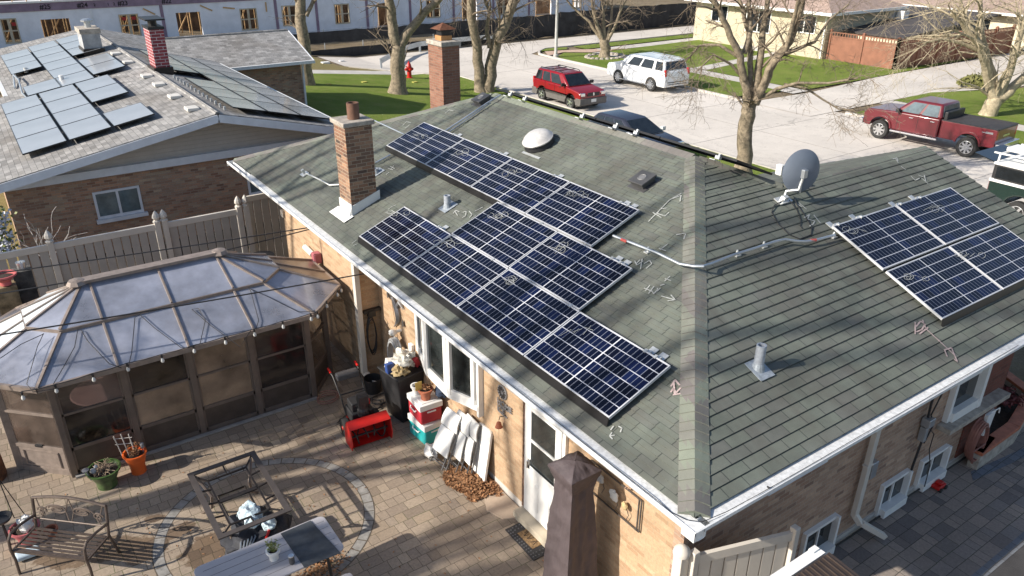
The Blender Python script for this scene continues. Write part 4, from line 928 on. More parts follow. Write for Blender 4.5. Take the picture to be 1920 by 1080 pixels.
for i, (x, y) in enumerate([(-.1,29.3), (-.1,27.0), (-.12,23.9), (-.12,22.2), (-.15,20.1), (-.15,18.2)]):
    q = MB(); z = nz(x); q.box(x-.16, x+.16, y-.2, y+.2, z+.0, z+.09); q.build('roof_vent', mat('almond_vent', (.62,.6,.56), .6, var=.06), nb, bevel=.02)
for (u, v, hh, m_) in ((118,158,.3,WPL), (243,206,.12,LTIN), (50,138,.22,LTIN)):
    P = PL(u, v, (-ML,0,1), ZP-ML*XP); q = MB(); q.lathe(P-V((0,0,.05)), [(.07,0), (.07,hh+.05), (.05,hh+.05)], 12); pp = q.build('vent_pipe', m_, nb, smooth=True, ang=50); q = MB(); q.lathe(P-V((0,0,.01)), [(.16,0), (.09,.05)], 12); q.build('boot', BLKP, pp)
q = MB(); f_ = lambda u, v, h=.06: PL(u, v, (-ML,0,1), ZP-ML*XP+h)
q.tube([f_(185,143), f_(197,155)], .03, 6); q.tube([f_(25,140,.2), f_(35,150,.2), f_(42,175,.05), f_(52,185,.05)], .03, 6); q.tube([f_(25,140,.15), f_(28,165,.05)], .03, 6); q.build('conduit', GALV, nb)
NFL = Matrix((V((0,-1,0)), V((1,0,ML)).normalized(), V((-ML,0,1)).normalized())).transposed().to_4x4(); NFL.translation = V((XP,0,ZP))
NFR = Matrix((V((0,1,0)), V((-1,0,MR)).normalized(), V((MR,0,1)).normalized())).transposed().to_4x4(); NFR.translation = V((XP,0,ZP))
NCELL = mat('sky_glare_cells', (.34,.36,.385), .3, var=.08, scale=.7, spec=1.0, coat=.4)  # black panels; the pale base colour stands in for reflected sky
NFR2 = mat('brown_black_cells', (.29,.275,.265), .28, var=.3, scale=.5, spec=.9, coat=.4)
colw = ['leftmost', 'middle', 'right']; roww = ['nearest', 'second', 'third', 'fourth', 'fifth', 'sixth', 'seventh']
GN = "panels on the neighbour's roof"
def npanel(fr, x, y, lab, gl, w=1.70, h=1.05):
    if fr is NFL: off = (-y-w, (x-XP)*KL)
    else: off = (y, (XP-x)*KR-h)
    panel(fr, off, lab, GN, w=w, h=h, top=.16, glass=gl, frame=FRB, name='solar_module')
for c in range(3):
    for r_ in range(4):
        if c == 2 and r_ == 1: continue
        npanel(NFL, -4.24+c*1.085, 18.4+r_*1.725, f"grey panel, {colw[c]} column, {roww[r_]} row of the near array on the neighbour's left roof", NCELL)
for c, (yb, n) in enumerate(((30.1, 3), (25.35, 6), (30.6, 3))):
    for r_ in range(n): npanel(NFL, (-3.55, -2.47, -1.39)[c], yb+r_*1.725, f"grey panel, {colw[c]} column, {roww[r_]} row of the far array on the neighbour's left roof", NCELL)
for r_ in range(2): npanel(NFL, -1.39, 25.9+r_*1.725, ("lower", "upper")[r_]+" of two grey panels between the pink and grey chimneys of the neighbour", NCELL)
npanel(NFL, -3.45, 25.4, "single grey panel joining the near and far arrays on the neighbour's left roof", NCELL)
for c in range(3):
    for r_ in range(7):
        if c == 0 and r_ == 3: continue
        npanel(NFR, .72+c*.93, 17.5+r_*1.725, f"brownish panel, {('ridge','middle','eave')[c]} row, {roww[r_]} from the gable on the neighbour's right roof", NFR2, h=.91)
q = MB()
for i in range(14): P = V((.6, 17.8+i*.43, nz(.6))); q = MB(); q.box(P.x-.02, P.x+.03, P.y-.03, P.y+.03, P.z, P.z+.1); q.build('snow_guard', LTIN, nb)
# red shed seen past the left edge and flowers
t = thing('red_shed', 'dark red shed wall beyond the left end of the grey roof', 'shed', (-6, 30, 0)); q = MB(); q.box(-6.9, -4.6, 28, 34, 0, 2.0); q.build('wall', mat('dark_red_board', (.2,.03,.025), .7), t); q = MB(); q.box(-7, -4.5, 27.9, 34.1, 2.0, 2.1); q.build('roof', BRZD, t)
# garage wing behind
gw = thing('garage', 'grey shingled garage with brick wall behind the pink chimney', 'garage', (6, 32, 0))
q = MB(); q.ext([(1.8,30.2,2.45), (7.9,30.2,2.45), (7.9,33.1,3.42), (1.8,33.1,3.42)], (0,0,-.08)); q.ext([(1.8,36,2.45), (7.9,36,2.45), (7.9,33.1,3.42), (1.8,33.1,3.42)], (0,0,-.08)); q.build('roof', SHN, gw, fixn=True)
q = MB(); q.box(3.9, 7.5, 30.7, 35.6, -.1, 2.38); q.ext([(7.44,30.7,2.38), (7.44,35.6,2.38), (7.44,33.1,3.3)], (.06,0,0)); q.build('wall', NEIB, gw)
q = MB(); q.box(1.8, 7.95, 30.08, 30.2, 2.33, 2.46); q.build('gutter', WGUT, gw); q = MB(); q.bar((7.93,30.2,2.38), (7.93,33.1,3.35), .04, .16); q.bar((7.93,36,2.38), (7.93,33.1,3.35), .04, .16); q.build('rake_board', BLUW, gw)
q = MB(); q.bar((7.5,30.5,2.35), (7.5,30.6,0), .1, .08, (1,0,0)); q.build('downspout', BLUW, gw)
q = MB(); q.tube([(1.8,33.1,3.43), (7.9,33.1,3.43)], .06, 6); q.build('ridge_cap', SHN, gw)

# ------------------------------------------------------------------ building under construction
BY = 60
bc = thing('townhouse_shell', 'long unfinished townhouse block in white house wrap with lumber window openings', 'building', (10, BY, -1.1))
ops = [(-2.2,-1.25,.4,2.0,1), (.15,1.9,-.6,1.8,0), (5.05,6.35,.33,1.86,1), (8.95,10.7,-.9,1.75,0), (13.65,14.95,.2,1.8,1), (16.95,18.2,.3,1.85,1), (21.4,22.7,.18,1.75,1), (25.3,26.4,-.9,1.6,0), (30.0,31.4,.15,1.68,1), (33.7,35.3,-.9,1.5,0), (37.6,38.9,0,1.4,1), (42.0,43.9,-.9,1.15,0), (-6.5,-5.2,.33,1.86,1), (46.5,47.7,.1,1.4,1)]
ops.sort(); q = MB(); x = -34.0
for a, b, z0, z1, k in ops:
    q.box(x, a, BY, BY+.15, -1.1, 2.36); q.box(a, b, BY, BY+.15, z1, 2.36)
    if z0 > -1.05: q.box(a, b, BY, BY+.15, -1.1, z0)
    x = b
q.box(x, 50.3, BY, BY+.15, -1.1, 2.36); q.box(16.5, 50.3, BY, BY+.15, 2.36, 6); q.box(50.2, 50.3, BY, BY+12, -1.1, 6); q.box(-34, 16.5, BY+.0, BY+.15, 3.0, 6) if False else None
q.build('wall', WRAP, bc)
q = MB(); q.box(-34, 16.5, BY-.06, BY+.1, 2.36, 2.88); q.build('band_board', PURP, bc); q = MB(); q.box(-34, 16.5, BY-.12, BY+.9, 2.885, 3.0); q.build('deck', WPL, bc)
q = MB()
for i in range(60): q.box(-34+i*.84, -34+i*.84+.05, BY+.02, BY+.14, 3.0, 5.6)
q.build('upper_studs', WOOD, bc)
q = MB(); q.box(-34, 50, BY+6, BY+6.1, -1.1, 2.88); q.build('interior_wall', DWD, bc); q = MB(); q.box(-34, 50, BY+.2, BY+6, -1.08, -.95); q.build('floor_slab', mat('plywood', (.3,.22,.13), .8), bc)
rr = random.Random(5)
for a, b, z0, z1, k in ops:
    q = MB()
    for j in range(9):
        xx = a-.4+j*(b-a+.8)/8+rr.uniform(-.1, .1); yy = BY+rr.choice((1.2, 2, 3.2, 4)); q.box(xx, xx+.06, yy, yy+.1, -1, 2.85)
    q.bar((a-.3, BY+1.6, -.8), (b+.2, BY+1.8, 2.6), .08, .08)
    q.build('stud_frame', WOOD, bc)
for a, b, z0, z1, k in ops:
    if k:
        q = MB(); xm = (a+b)/2; zm = (z0+z1)/2
        for w_ in ((a,b,z1-.08,z1), (a,b,z0,z0+.08), (a,a+.07,z0+.08,z1-.08), (b-.07,b,z0+.08,z1-.08), (xm-.08,xm+.08,z0+.08,z1-.08), (a+.07,xm-.08,zm-.04,zm+.04), (xm+.08,b-.07,zm-.04,zm+.04)): q.box(w_[0], w_[1], BY-.05, BY+.05, w_[2], w_[3])
        wn_ = q.build('window', mat('pale_lumber', (.5,.44,.33), .7), bc)
        q = MB(); q.box(a+.07, b-.07, BY+.06, BY+.07, z0+.08, z1-.08); q.build('pane', mat('site_glass', (.03,.025,.02), .1, alpha=.25, spec=.6), wn_)
        if a in (5.05,):
            for xx in (a+.2, xm+.2): q = MB(); q.box(xx, xx+.28, BY+.045, BY+.055, z1-.42, z1-.2); q.build('sticker', mat('red_sticker', (.45,.03,.03), .6), wn_)
        if a < 0 and a > -3: q = MB(); q.box(xm+.15, xm+.4, BY+.045, BY+.055, z1-.5, z1-.28); q.build('sticker', MATS['red_sticker'] if 'red_sticker' in MATS else mat('red_sticker', (.45,.03,.03), .6), wn_)
for x in (3.35, 8.0, 16.5, 19.85, 24.3, 28.4, 32.8, 37.1, 41.2): q = MB(); q.box(x-.11, x+.11, BY-.05, BY-.004, -.9, 2.35 if x < 16.6 else 5); q.build('party_strip', PURP if x not in (3.35,) else BLUW, bc)
for x in (16.9, 20.3): q = MB(); q.ext([(x,BY-.02,2.6), (x+.5,BY-.02,2.6), (x+.2,BY-.02,1.6), (x+.05,BY-.02,1.4)], (0,-.01,0)); q.build('loose_wrap', WRAP, bc, fixn=True)
for (u0, v0, u1, v1) in ((268,16,291,27), (375,10,398,20), (418,14,440,16), (498,4,500,22)):
    a, b = PY(u0, v0, BY-.03), PY(u1, v1, BY-.03); q = MB(); q.bar(a, b, .05, .1); q.build('nailed_board', WOOD, bc)
def text(name, s, loc, size, m, parent, rot=(math.pi/2,0,0), depth=.004):
    cu = bpy.data.curves.new(name, 'FONT'); cu.body = s; cu.size = size; cu.extrude = depth; cu.offset = size*.02
    o = bpy.data.objects.new(name, cu); COL.objects.link(o); bpy.context.view_layer.update()
    me = bpy.data.meshes.new_from_object(o.evaluated_get(bpy.context.evaluated_depsgraph_get())); bpy.data.objects.remove(o); bpy.data.curves.remove(cu)
    from mathutils import Euler
    Mx = Matrix.Translation(Vector(loc)) @ Euler(rot).to_matrix().to_4x4()
    if parent.name in WM: Mx = WM[parent.name].inverted() @ Mx
    me.transform(Mx); me.materials.clear(); me.materials.append(m); o = bpy.data.objects.new(name, me); COL.objects.link(o); o.parent = parent; return o
INK = mat('marker_ink', (.02,.015,.02), .8)
for s, u in (('#25', 74), ('#24', 145), ('#23', 222), ('#22', 305)):
    P = PY(u, 13, BY-.075); text('unit_number', s, (P.x, BY-.075, 2.47), .42, INK, bc)
for s, u in (('2', 176), ('2', 213), ('l', 203), ('-2', 440)):
    P = PY(u, 13, BY-.075); text('pencil_mark', s, (P.x, BY-.075, 2.5), .26, INK, bc)
# site fence with black mesh
sf = thing('site_fence', 'chain link site fence covered in torn black mesh before the white building', 'fence', (20, 51.6, -1.1))
def ribbonwall(q, xs, y, z0f, z1f, amp=.0):
    for a, b in zip(xs, xs[1:]):
        ya = y+amp*noise.noise(V((a*.7,0,3))); yb = y+amp*noise.noise(V((b*.7,0,3)))
        q.add([(a,ya,z0f(a)), (b,yb,z0f(b)), (b,yb,z1f(b)), (a,ya,z1f(a)), (a,ya+.01,z0f(a)), (b,yb+.01,z0f(b)), (b,yb+.01,z1f(b)), (a,ya+.01,z1f(a))], [(0,1,2,3), (7,6,5,4), (3,2,6,7)])
rn3 = lambda x, k, s: noise.noise(V((x*s, k, 0)))
q = MB(); ribbonwall(q, [(-34+i*.5) for i in range(190)], 51.6, lambda x: (-.0 if 4 < x < 27 else -1.08)+.15*rn3(x, 1, .5), lambda x: .78+.1*rn3(x, 2, .9)+(.14 if 38 < x < 60 else 0), .12); q.build('mesh_screen', MESHF, sf)
q = MB(); ribbonwall(q, [(2+i*.5) for i in range(52)], 51.4, lambda x: -1.08, lambda x: -.42+.14*rn3(x, 4, .6), .2); q.build('silt_screen', MESHF, sf)
for i in range(32): x = -34+i*3.0; q = MB(); q.tube([(x,51.7,-1.1), (x,51.7,.92)], .03, 6); q.build('post', GALV, sf)
q = MB(); q.tube([(-34,51.7,.84), (61,51.7,.84)], .02, 5); q.build('top_rail', GALV, sf)
gr = thing('guard_rail', 'grey steel guard rail bending round the end of the street', 'guard rail', (20, 46, -1.1))
gp = [V((18.4,45.4,-.55)), V((20.2,47.2,-.5)), V((22.2,49.3,-.5)), V((24.2,50.6,-.5)), V((28,51.0,-.5)), V((31.5,51.1,-.5))]
q = MB()
for a, b in zip(gp, gp[1:]):
    for dz in (-.1, .1): q.bar(a+V((0,0,dz)), b+V((0,0,dz)), .06, .14)
    q.bar(a, b, .03, .12)
q.build('beam', GALV, gr)
for a in gp: q = MB(); q.box(a.x-.06, a.x+.06, a.y, a.y+.12, -1.1, -.4); q.build('post', GALV, gr)
for i, (u, v, s) in enumerate(((530/4.8+500, 575/4.8, .2), (675/4.8+500, 553/4.8, .13))):
    P = PG(u, v); q = MB(); q.box(P.x-s*1.3, P.x+s*1.3, P.y-s, P.y+s, P.z, P.z+s*.7); tag(q.build('litter', WPL, bevel=.03), ['larger white scrap on the brown verge beside the trunk', 'small white scrap at the foot of the black mesh'][i], 'litter')
for i, (u, v) in enumerate(((616, 161), (683, 157), (778, 157))):
    P = PG(u, v); q = MB(); q.box(P.x-.14, P.x+.14, P.y-.12, P.y+.12, P.z+.08, P.z+.12); tag(q.build('yellow_tuft', mat('yellow_tuft', (.5,.45,.1), .9)), ['pale yellow tuft in the lawn nearest the garage', 'small yellow tuft in the middle of the lawn', 'small yellow tuft in the lawn below the hydrant'][i], 'flower')
# hydrant and street lamp
P = PG(768, 148); z = P.z+.05; hy = thing('fire_hydrant', 'red fire hydrant standing on the lawn beside the forked tree', 'fire hydrant', (P.x, P.y, z))
q = MB(); q.lathe((P.x,P.y,z), [(.2,0), (.2,.06), (.14,.08), (.13,.62), (.18,.64), (.18,.7), (.15,.74), (.13,.86), (.07,.95), (.04,.98), (.04,1.05)], 16); q.build('barrel', REDM, hy, smooth=True)
for ax in ((1,0,0), (-1,0,0), (0,-1,0)): q = MB(); q.lathe(P+V((0,0,.05+.55)), [(.07,.08), (.07,.2), (.09,.2), (.09,.25), (.03,.25), (.03,.3)], 10, ax=ax); q.build('nozzle', REDM, hy)
P = PZ(1042, 109, -1.1); lp = thing('street_lamp', 'tall pale street lamp pole on the corner lawn', 'street lamp', P)
q = MB(); q.lathe(P, [(.2,0), (.2,.25), (.12,.3), (.1,3), (.07,8.5)], 14); q.build('pole', mat('lamp_pole', (.5,.5,.48), .5, .3), lp, smooth=True); q = MB(); q.tube([P+V((0,0,8.4)), P+V((-.8,0,8.9)), P+V((-2.2,0,9.0))], .04, 6); q.build('arm', GALV, lp); q = MB(); q.ball(P+V((-2.4,0,8.95)), .25, 1.4, .6, .35); q.build('lamp_head', GALV, lp)

# ------------------------------------------------------------------ bare trees
def grow(q, p, d, r, ln, depth, rn, droop=0, spread=.75, kids=3, n=5):
    pts = [p]; rs = [r]; seg = 4; c = p; dd = d.copy()
    for i in range(seg):
        dd = (dd+V((rn.gauss(0, .16), rn.gauss(0, .16), rn.gauss(0, .12)-droop*.12))).normalized(); c = c+dd*ln/seg; pts.append(c); rs.append(max(.0045, r*(1-.75*(i+1)/seg)))
    q.tube(pts, rs, n if depth > 1 else 3, cap=False)
    if depth <= 0: return
    for k in range(kids):
        f = rn.uniform(.25, 1); i = min(seg-1, int(f*seg)); pp = pts[i].lerp(pts[i+1], f*seg-i)
        ax_ = V((rn.gauss(0, 1), rn.gauss(0, 1), rn.gauss(0, .6)-droop*.3)).normalized(); nd = (dd*(1-spread*.5)+ax_*spread+V((0,0,.12*(1-droop)))).normalized()
        grow(q, pp, nd, max(.0045, rs[i]*.6), ln*rn.uniform(.5, .8), depth-1, rn, droop, spread, kids, n)
def tree(name, label, base, limbs, seed, depth=3, ln=1.8, droop=.3, m=BARK, kids=3, group=None, side=6, spread=.75, rtw=.035):
    """limbs: list of (pixel polyline, r0, r1, depth jitter)"""
    rn = random.Random(seed); t = thing(name, label, 'tree', base, 0, group); tr = MB(); cr = MB()
    vd = V((fw.x, fw.y, 0)).normalized()
    for li, (pl, r0, r1, dj) in enumerate(limbs):
        n = len(pl); P = []
        for i, uv_ in enumerate(pl):
            p = V(uv_) if len(uv_) == 3 else PV(uv_[0], uv_[1], tuple(base)); P.append(p+vd*dj*(i/(n-1))**1.3)
        # resample with slight wobble
        Q = []; rs = []
        for i in range(n-1):
            for j in range(3):
                f = (i+j/3)/(n-1); w_ = P[i].lerp(P[i+1], j/3); Q.append(w_+V((rn.gauss(0, 1), rn.gauss(0, 1), 0))*r0*.12*(1 if i+j else 0)); rs.append(r0+(r1-r0)*f)
        Q.append(P[-1]); rs.append(r1)
        if li == 0: rs[0] *= 1.45; rs[1] *= 1.08
        tr.tube(Q, rs, 10)
        L_ = len(Q)
        for k in range(side+2):
            if li == 0 and k < side//2+2: continue
            f = rn.uniform(.35, 1) if k > 1 else 1; i = min(L_-2, int(f*(L_-1))); d0 = (Q[i+1]-Q[i]).normalized(); ax_ = V((rn.gauss(0, 1), rn.gauss(0, 1), rn.gauss(0, .5)))
            nd = (d0*.8+ax_.normalized()*spread).normalized(); grow(cr, Q[i], nd, min(rs[i]*.5, rtw*2.2), ln*rn.uniform(.7, 1.2), depth, rn, droop, spread, kids)
    tr.build('trunk', m, t, smooth=True, ang=80); cr.build('crown', TWIG if m is BARK else m, t, smooth=True, ang=80)
    return t
P = PG(572, 160); tree('bare_tree', 'bare tree with one thick trunk beside the garage roof', P, [([(574,160), (573,110), (567,60), (563,0), (560,-60)], .38, .22, 0), ([(574,30), (585,5), (595,-40)], .12, .07, .5)], 1, 2, 1.6, side=3)
P = PG(746, 177); tree('forked_tree', 'bare tree forking low beside the red hydrant', P, [([(746,177), (745,130), (748,85)], .42, .36, 0), ([(746,88), (738,50), (732,0), (730,-50)], .3, .2, -.6), ([(750,85), (768,58), (795,25), (830,-8), (850,-30)], .27, .14, .7)], 2, 2, 2.0, side=5)
P = PG(908, 174); tree('twin_stem_tree', 'bare tree with two stems rising from one base behind the ridge', P, [([(904,176), (897,130), (893,80), (885,30), (880,-30)], .34, .2, -.4), ([(916,176), (920,125), (935,70), (958,15), (975,-30)], .38, .24, .6), ([(918,90), (913,50), (918,20), (905,-10)], .14, .07, 0)], 3, 3, 2.4, side=8, droop=.8)
P = PZ(1134, 108, -1.1); tree('young_tree', 'young multi-stemmed bare tree in a stone ring on the corner lawn', P, [([(1134,110), (1134,92), (1133,75)], .42, .34, 0), ([(1131,78), (1120,50), (1110,10), (1105,-30)], .18, .06, -.6), ([(1133,78), (1133,40), (1130,0)], .16, .06, .3), ([(1136,78), (1147,45), (1150,0)], .16, .05, .8), ([(1138,80), (1153,50), (1165,15), (1180,-10)], .14, .05, 0), ([(1130,78), (1105,40), (1075,15), (1058,-5)], .13, .05, .3)], 4, 3, 2.0, side=4)
P = V((18.5,14.5,gh(18.5)+.05)); tree('street_tree', 'large bare tree rising behind the near hip of the green roof', P, [([(1392,330), (1398,270), (1402,215), (1408,190)], .3, .25, 0), ([(1402,200), (1395,150), (1386,105), (1360,50), (1335,0), (1320,-40)], .17, .07, -.4), ([(1408,200), (1422,150), (1430,100), (1440,40), (1450,-20)], .17, .08, .5), ([(1415,195), (1438,140), (1450,110), (1475,75), (1488,30), (1495,-30)], .18, .08, -.7), ([(1395,100), (1410,60), (1412,10), (1420,-30)], .11, .05, .8), ([(1405,195), (1409,140), (1413,80), (1402,20), (1392,-30)], .13, .05, 1.0), ([(1420,190), (1436,130), (1466,88), (1474,30), (1480,-20)], .13, .05, -1.2),
    ([(1425,185), (1455,165), (1490,152), (1540,150), (1590,138)], .08, .03, -.9), ([(1470,158), (1510,165), (1540,185), (1565,200), (1600,200)], .05, .02, -.6), ([(1390,110), (1350,85), (1315,88), (1290,120)], .07, .025, .5), ([(1450,110), (1490,95), (1530,80), (1560,40), (1600,10)], .08, .03, .4), ([(1395,150), (1370,120), (1335,100), (1300,130)], .06, .02, -.5)], 6, 3, 1.15, side=6, droop=.35, kids=3, rtw=.03)
P = V((38.8,15.2,-1.05)); tree('yard_tree', 'pale bare tree with wide branches behind the maroon pickup', P, [([(1848,228), (1858,200), (1870,180)], .42, .38, 0), ([(1864,185), (1848,135), (1832,85), (1800,50), (1770,20)], .28, .1, -.8), ([(1868,182), (1862,140), (1850,90), (1846,40), (1850,-20)], .24, .09, .6), ([(1872,182), (1895,130), (1910,80), (1925,20)], .24, .1, 0), ([(1874,186), (1900,165), (1945,130), (1990,90)], .28, .16, .4), ([(1838,95), (1800,80), (1760,70), (1720,78)], .12, .04, -.6), ([(1845,110), (1830,60), (1800,10)], .12, .05, .5)], 9, 3, 2.6, side=6, m=BARKL, droop=.5, rtw=.045)
q = MB()
for i in range(22): a = i*2*math.pi/22; P = PZ(1134,108,-1.1)+V((1.5*math.cos(a), 1.1*math.sin(a), .05)); q.ball(P, .18, 1.2, 1, .8, 5, .3, i)
tag(q.build('stone_ring', CAP), 'ring of pale edging stones round the young tree', 'edging')
# two bare yard trees west of the patio: their branch shadows reach the paving and roof
for i, (x, y, h) in enumerate(((-13.5, 8.9, 13.0), (-16.5, 16.5, 17.0), (-20, 7.4, 21.0))):
    L0 = [(x,y,0), (x+.1,y,h*.22), (x,y+.1,h*.42)]
    tree('backyard_tree', ['bare backyard tree west of the patio, beyond the left edge', 'tallest bare backyard tree west of the fence, beyond the left edge', 'most distant bare tree far west of the patio, beyond the left edge'][i], V((x,y,0)), [(L0, .24, .2, 0)]+[([(x,y,h*.38), (x+.5*math.cos(a), y+.5*math.sin(a), h*.55), (x+1.6*math.cos(a), y+1.6*math.sin(a), h*.82), (x+2.2*math.cos(a), y+2.2*math.sin(a), h)], .13, .04, 0) for a in (.3, 1.6, 2.9, 4.1, 5.3)], 20+i, 2, 1.8, side=6)
# ------------------------------------------------------------------ far houses across the street
yh = thing('yellow_house', 'pale yellow brick house with pinkish roof across the street', 'house', (47, 36, -1.1))
q = MB(); q.box(47, 55, 31.3, 44, -1.1, 2.1); q.build('wall', YBR, yh)
q = MB(); q.ext([(46.2,30.6,2.25), (46.2,44.6,2.25), (51,40,4.2), (51,35,4.2)], (0,0,-.06)); q.ext([(46.2,30.6,2.25), (55.8,30.6,2.25), (51,35,4.2)], (0,0,-.06)); q.ext([(55.8,30.6,2.25), (55.8,44.6,2.25), (51,40,4.2), (51,35,4.2)], (0,0,-.06)); q.build('roof', SHP, yh, fixn=True)
q = MB(); q.box(46.1, 46.2, 30.6, 44.6, 2.05, 2.25); q.box(46.1, 55.8, 30.5, 30.6, 2.05, 2.25); q.build('fascia', WHT, yh); q = MB(); q.box(46.2, 47, 30.6, 44.6, 2.05, 2.1); q.build('soffit', WHT, yh)
for (ya, yb, za, zb) in ((32.2,34.2,.6,1.9), (36.2,38.6,.2,1.9), (40.5,42.2,.6,1.9)):
    q = MB()
    for w_ in ((ya,yb,zb-.07,zb), (ya,yb,za,za+.07), (ya,ya+.07,za+.07,zb-.07), (yb-.07,yb,za+.07,zb-.07), ((ya+yb)/2-.04,(ya+yb)/2+.04,za+.07,zb-.07)): q.box(46.94, 46.99, *w_)
    o = q.build('window', WHT, yh); q = MB(); q.box(46.96, 46.985, ya+.07, yb-.07, za+.07, zb-.07); q.build('pane', GLS, o)
q = MB(); q.bar((46.94,31.4,2.05), (46.94,31.4,-1), .1, .08, (1,0,0)); q.build('downspout', WHT, yh)
q = MB(); q.box(46.2, 47, 36.5, 38.5, -1.08, -.85); q.build('step', CON, yh)
bf = thing('brown_fence', 'reddish brown vinyl fence with picket topping around the corner yard', 'fence', (47.5, 26, -1.1))
def fseg(a, b):
    a, b = V(a), V(b); U = lambda z: V((0,0,z)); ln = (b-a).length; n = max(1, round(ln/2.4)); d = (b-a)/n
    for i in range(n+1): q = MB(); p = a+d*i; q.box(p.x-.09, p.x+.09, p.y-.09, p.y+.09, -1.1, .98); q.add([(p.x+sx*.12, p.y+sy*.12, .98) for sx, sy in ((-1,-1), (1,-1), (1,1), (-1,1))]+[(p.x,p.y,1.08)], [(0,1,4), (1,2,4), (2,3,4), (3,0,4), (3,2,1,0)]); q.build('post', FEN, bf)
    for i in range(n):
        p, r_ = a+d*i, a+d*(i+1); q = MB(); q.bar(p+U(-.25), r_+U(-.25), .04, 1.6); q.build('board_panel', FEN, bf); q = MB(); q.bar(p+U(.58), r_+U(.58), .08, .09); q.bar(p+U(.86), r_+U(.86), .07, .06)
        m_ = 12
        for k in range(m_): c = p.lerp(r_, (k+.5)/m_); q.box(c.x-.03, c.x+.03, c.y-.03, c.y+.03, .6, .85)
        q.build('picket_rail', FEN, bf)
fseg((47.5,31.2,0), (47.5,25.95,0)); fseg((47.5,25.95,0), (62,25.3,0))
dk = thing('dark_roofed_annex', 'low dark flat roof with air conditioners behind the brown fence', 'building', (54, 29, -1.1))
q = MB(); zr_ = lambda x: .92+(x-48.6)*.07
q.ext([(48.6,26.3,zr_(48.6)), (61,26.0,zr_(61)), (61,31.1,zr_(61)), (48.6,31.1,zr_(48.6))], (0,0,-.12)); q.ext([(56,31.1,zr_(56)), (61,31.1,zr_(61)), (61,43,zr_(61)), (56,43,zr_(56))], (0,0,-.12)); q.build('roof', DRF, dk, fixn=True)
q = MB(); q.box(48.9, 60.5, 26.6, 31, -1.1, .8); q.build('wall', CREAM, dk)
bh = thing('rear_house', 'low house with pinkish shingled roof behind the brown fence', 'house', (66, 32, -1.1))
q = MB(); q.box(66, 84, 22, 46, -1.1, 1.5); q.build('wall', CREAM, bh); q = MB(); q.ext([(65,21,1.5), (65,47,1.5), (75,40,4.0), (75,28,4.0)], (0,0,-.1)); q.ext([(65,21,1.5), (85,21,1.5), (75,28,4.0)], (0,0,-.1)); q.build('roof', SHP, bh, fixn=True); q = MB(); q.box(64.9, 65, 21, 47, 1.3, 1.5); q.build('fascia', WHT, bh)
for ya in (24.5, 29, 36): q = MB(); q.box(65.95, 66, ya, ya+1.8, .0, 1.1); q.build('window', GLS, bh)
for i, (u, v, l_) in enumerate(((1675, 24, 'left white air conditioner box on the dark roof'), (1693, 26, 'right white air conditioner box on the dark roof'))):
    P = PX(u, v, 55); P.z = -.05+.92+(P.x-48.6)*.07-.02+1.0; t = thing('air_conditioner', l_, 'air conditioner', P, 0); q = MB(); q.box(P.x-.35, P.x+.35, P.y-.3, P.y+.3, P.z-.95, P.z-.3); q.build('case', WPL, t, bevel=.03); q = MB(); q.lathe((P.x,P.y,P.z-.3), [(.25,0), (.25,.03), (.1,.04)], 14); q.build('fan_grille', BLK, t)
yg = thing('yellow_garage', 'cream garage with a bright white door at the right edge', 'garage', (54, 14, -1.1))
q = MB(); q.box(49, 60, 8, 17.9, -1.1, 1.3); q.build('wall', CREAM, yg); q = MB(); q.ext([(48.3,7.4,1.35), (48.3,18.5,1.35), (54.5,18.5,3.2), (54.5,7.4,3.2)], (0,0,-.08)); q.ext([(60.7,7.4,1.35), (60.7,18.5,1.35), (54.5,18.5,3.2), (54.5,7.4,3.2)], (0,0,-.08)); q.build('roof', SHP, yg, fixn=True); q = MB(); q.box(48.2, 48.3, 7.4, 18.5, 1.15, 1.35); q.build('fascia', WHT, yg)
q = MB(); q.box(48.95, 48.99, 12.2, 17.0, -1.08, 1.05)
for z in (-.6, 0, .55): q.box(48.93, 48.95, 12.2, 17.0, z, z+.02)
q.build('door', WHT, yg)
P = PZ(1832, 160, -1.05); q = MB(); rn = random.Random(8)
for i in range(500):
    a, b = rn.uniform(0, 6.28), rn.random()**.5; c = P+V((1.5*b*math.cos(a), 1.0*b*math.sin(a), .15+.6*(1-b*b)*rn.random())); d = V((rn.gauss(0,1), rn.gauss(0,1), rn.gauss(0,1))).normalized()*.14; e = d.orthogonal().normalized()*.1
    q.add([c-d, c+e, c+d, c-e], [(0,1,2,3)])
t = thing('low_bush', 'low olive green bush beside the far driveway', 'bush', P); q.build('foliage', mat('olive_leaf', (.14,.14,.04), .8, var=.4, scale=6), t)
# ------------------------------------------------------------------ vehicles (x forward, y left)
def arch(cx, r, n=8): return [(cx-r*math.cos(math.pi*i/n), r*math.sin(math.pi*i/n)) for i in range(n+1)]
def wheel(t, x, y, r, w, rimm, sp=6, name='wheel'):
    s = 1 if y > 0 else -1; ax = V((0,s,0))
    q = MB(); q.lathe((x,y-s*w*.5,r), [(r*.6,.0), (r*.93,.0), (r,.03), (r,w-.03), (r*.93,w), (r*.66,w), (r*.64,w-.05)], 24, ax=ax); ty = q.build('wheel', RUB, t, local=True, smooth=True)
    q = MB(); q.lathe((x,y+s*(w*.5-.06),r), [(r*.66,-.02), (r*.66,.05), (r*.6,.055), (r*.57,.0), (.01,-.01)], 24, ax=ax)
    for k in range(sp):
        a = 2*math.pi*k/sp; c, s_ = math.cos(a), math.sin(a); yy = y+s*(w*.5-.015)
        q.bar((x+.05*c,yy,r+.05*s_), (x+r*.6*c,yy+s*.012,r+r*.6*s_), r*.2, .03, (0,1,0))
    q.lathe((x,y+s*(w*.5-.02),r), [(r*.2,0), (r*.17,.03), (.01,.035)], 12, ax=ax); q.build('rim', rimm, ty, local=True)
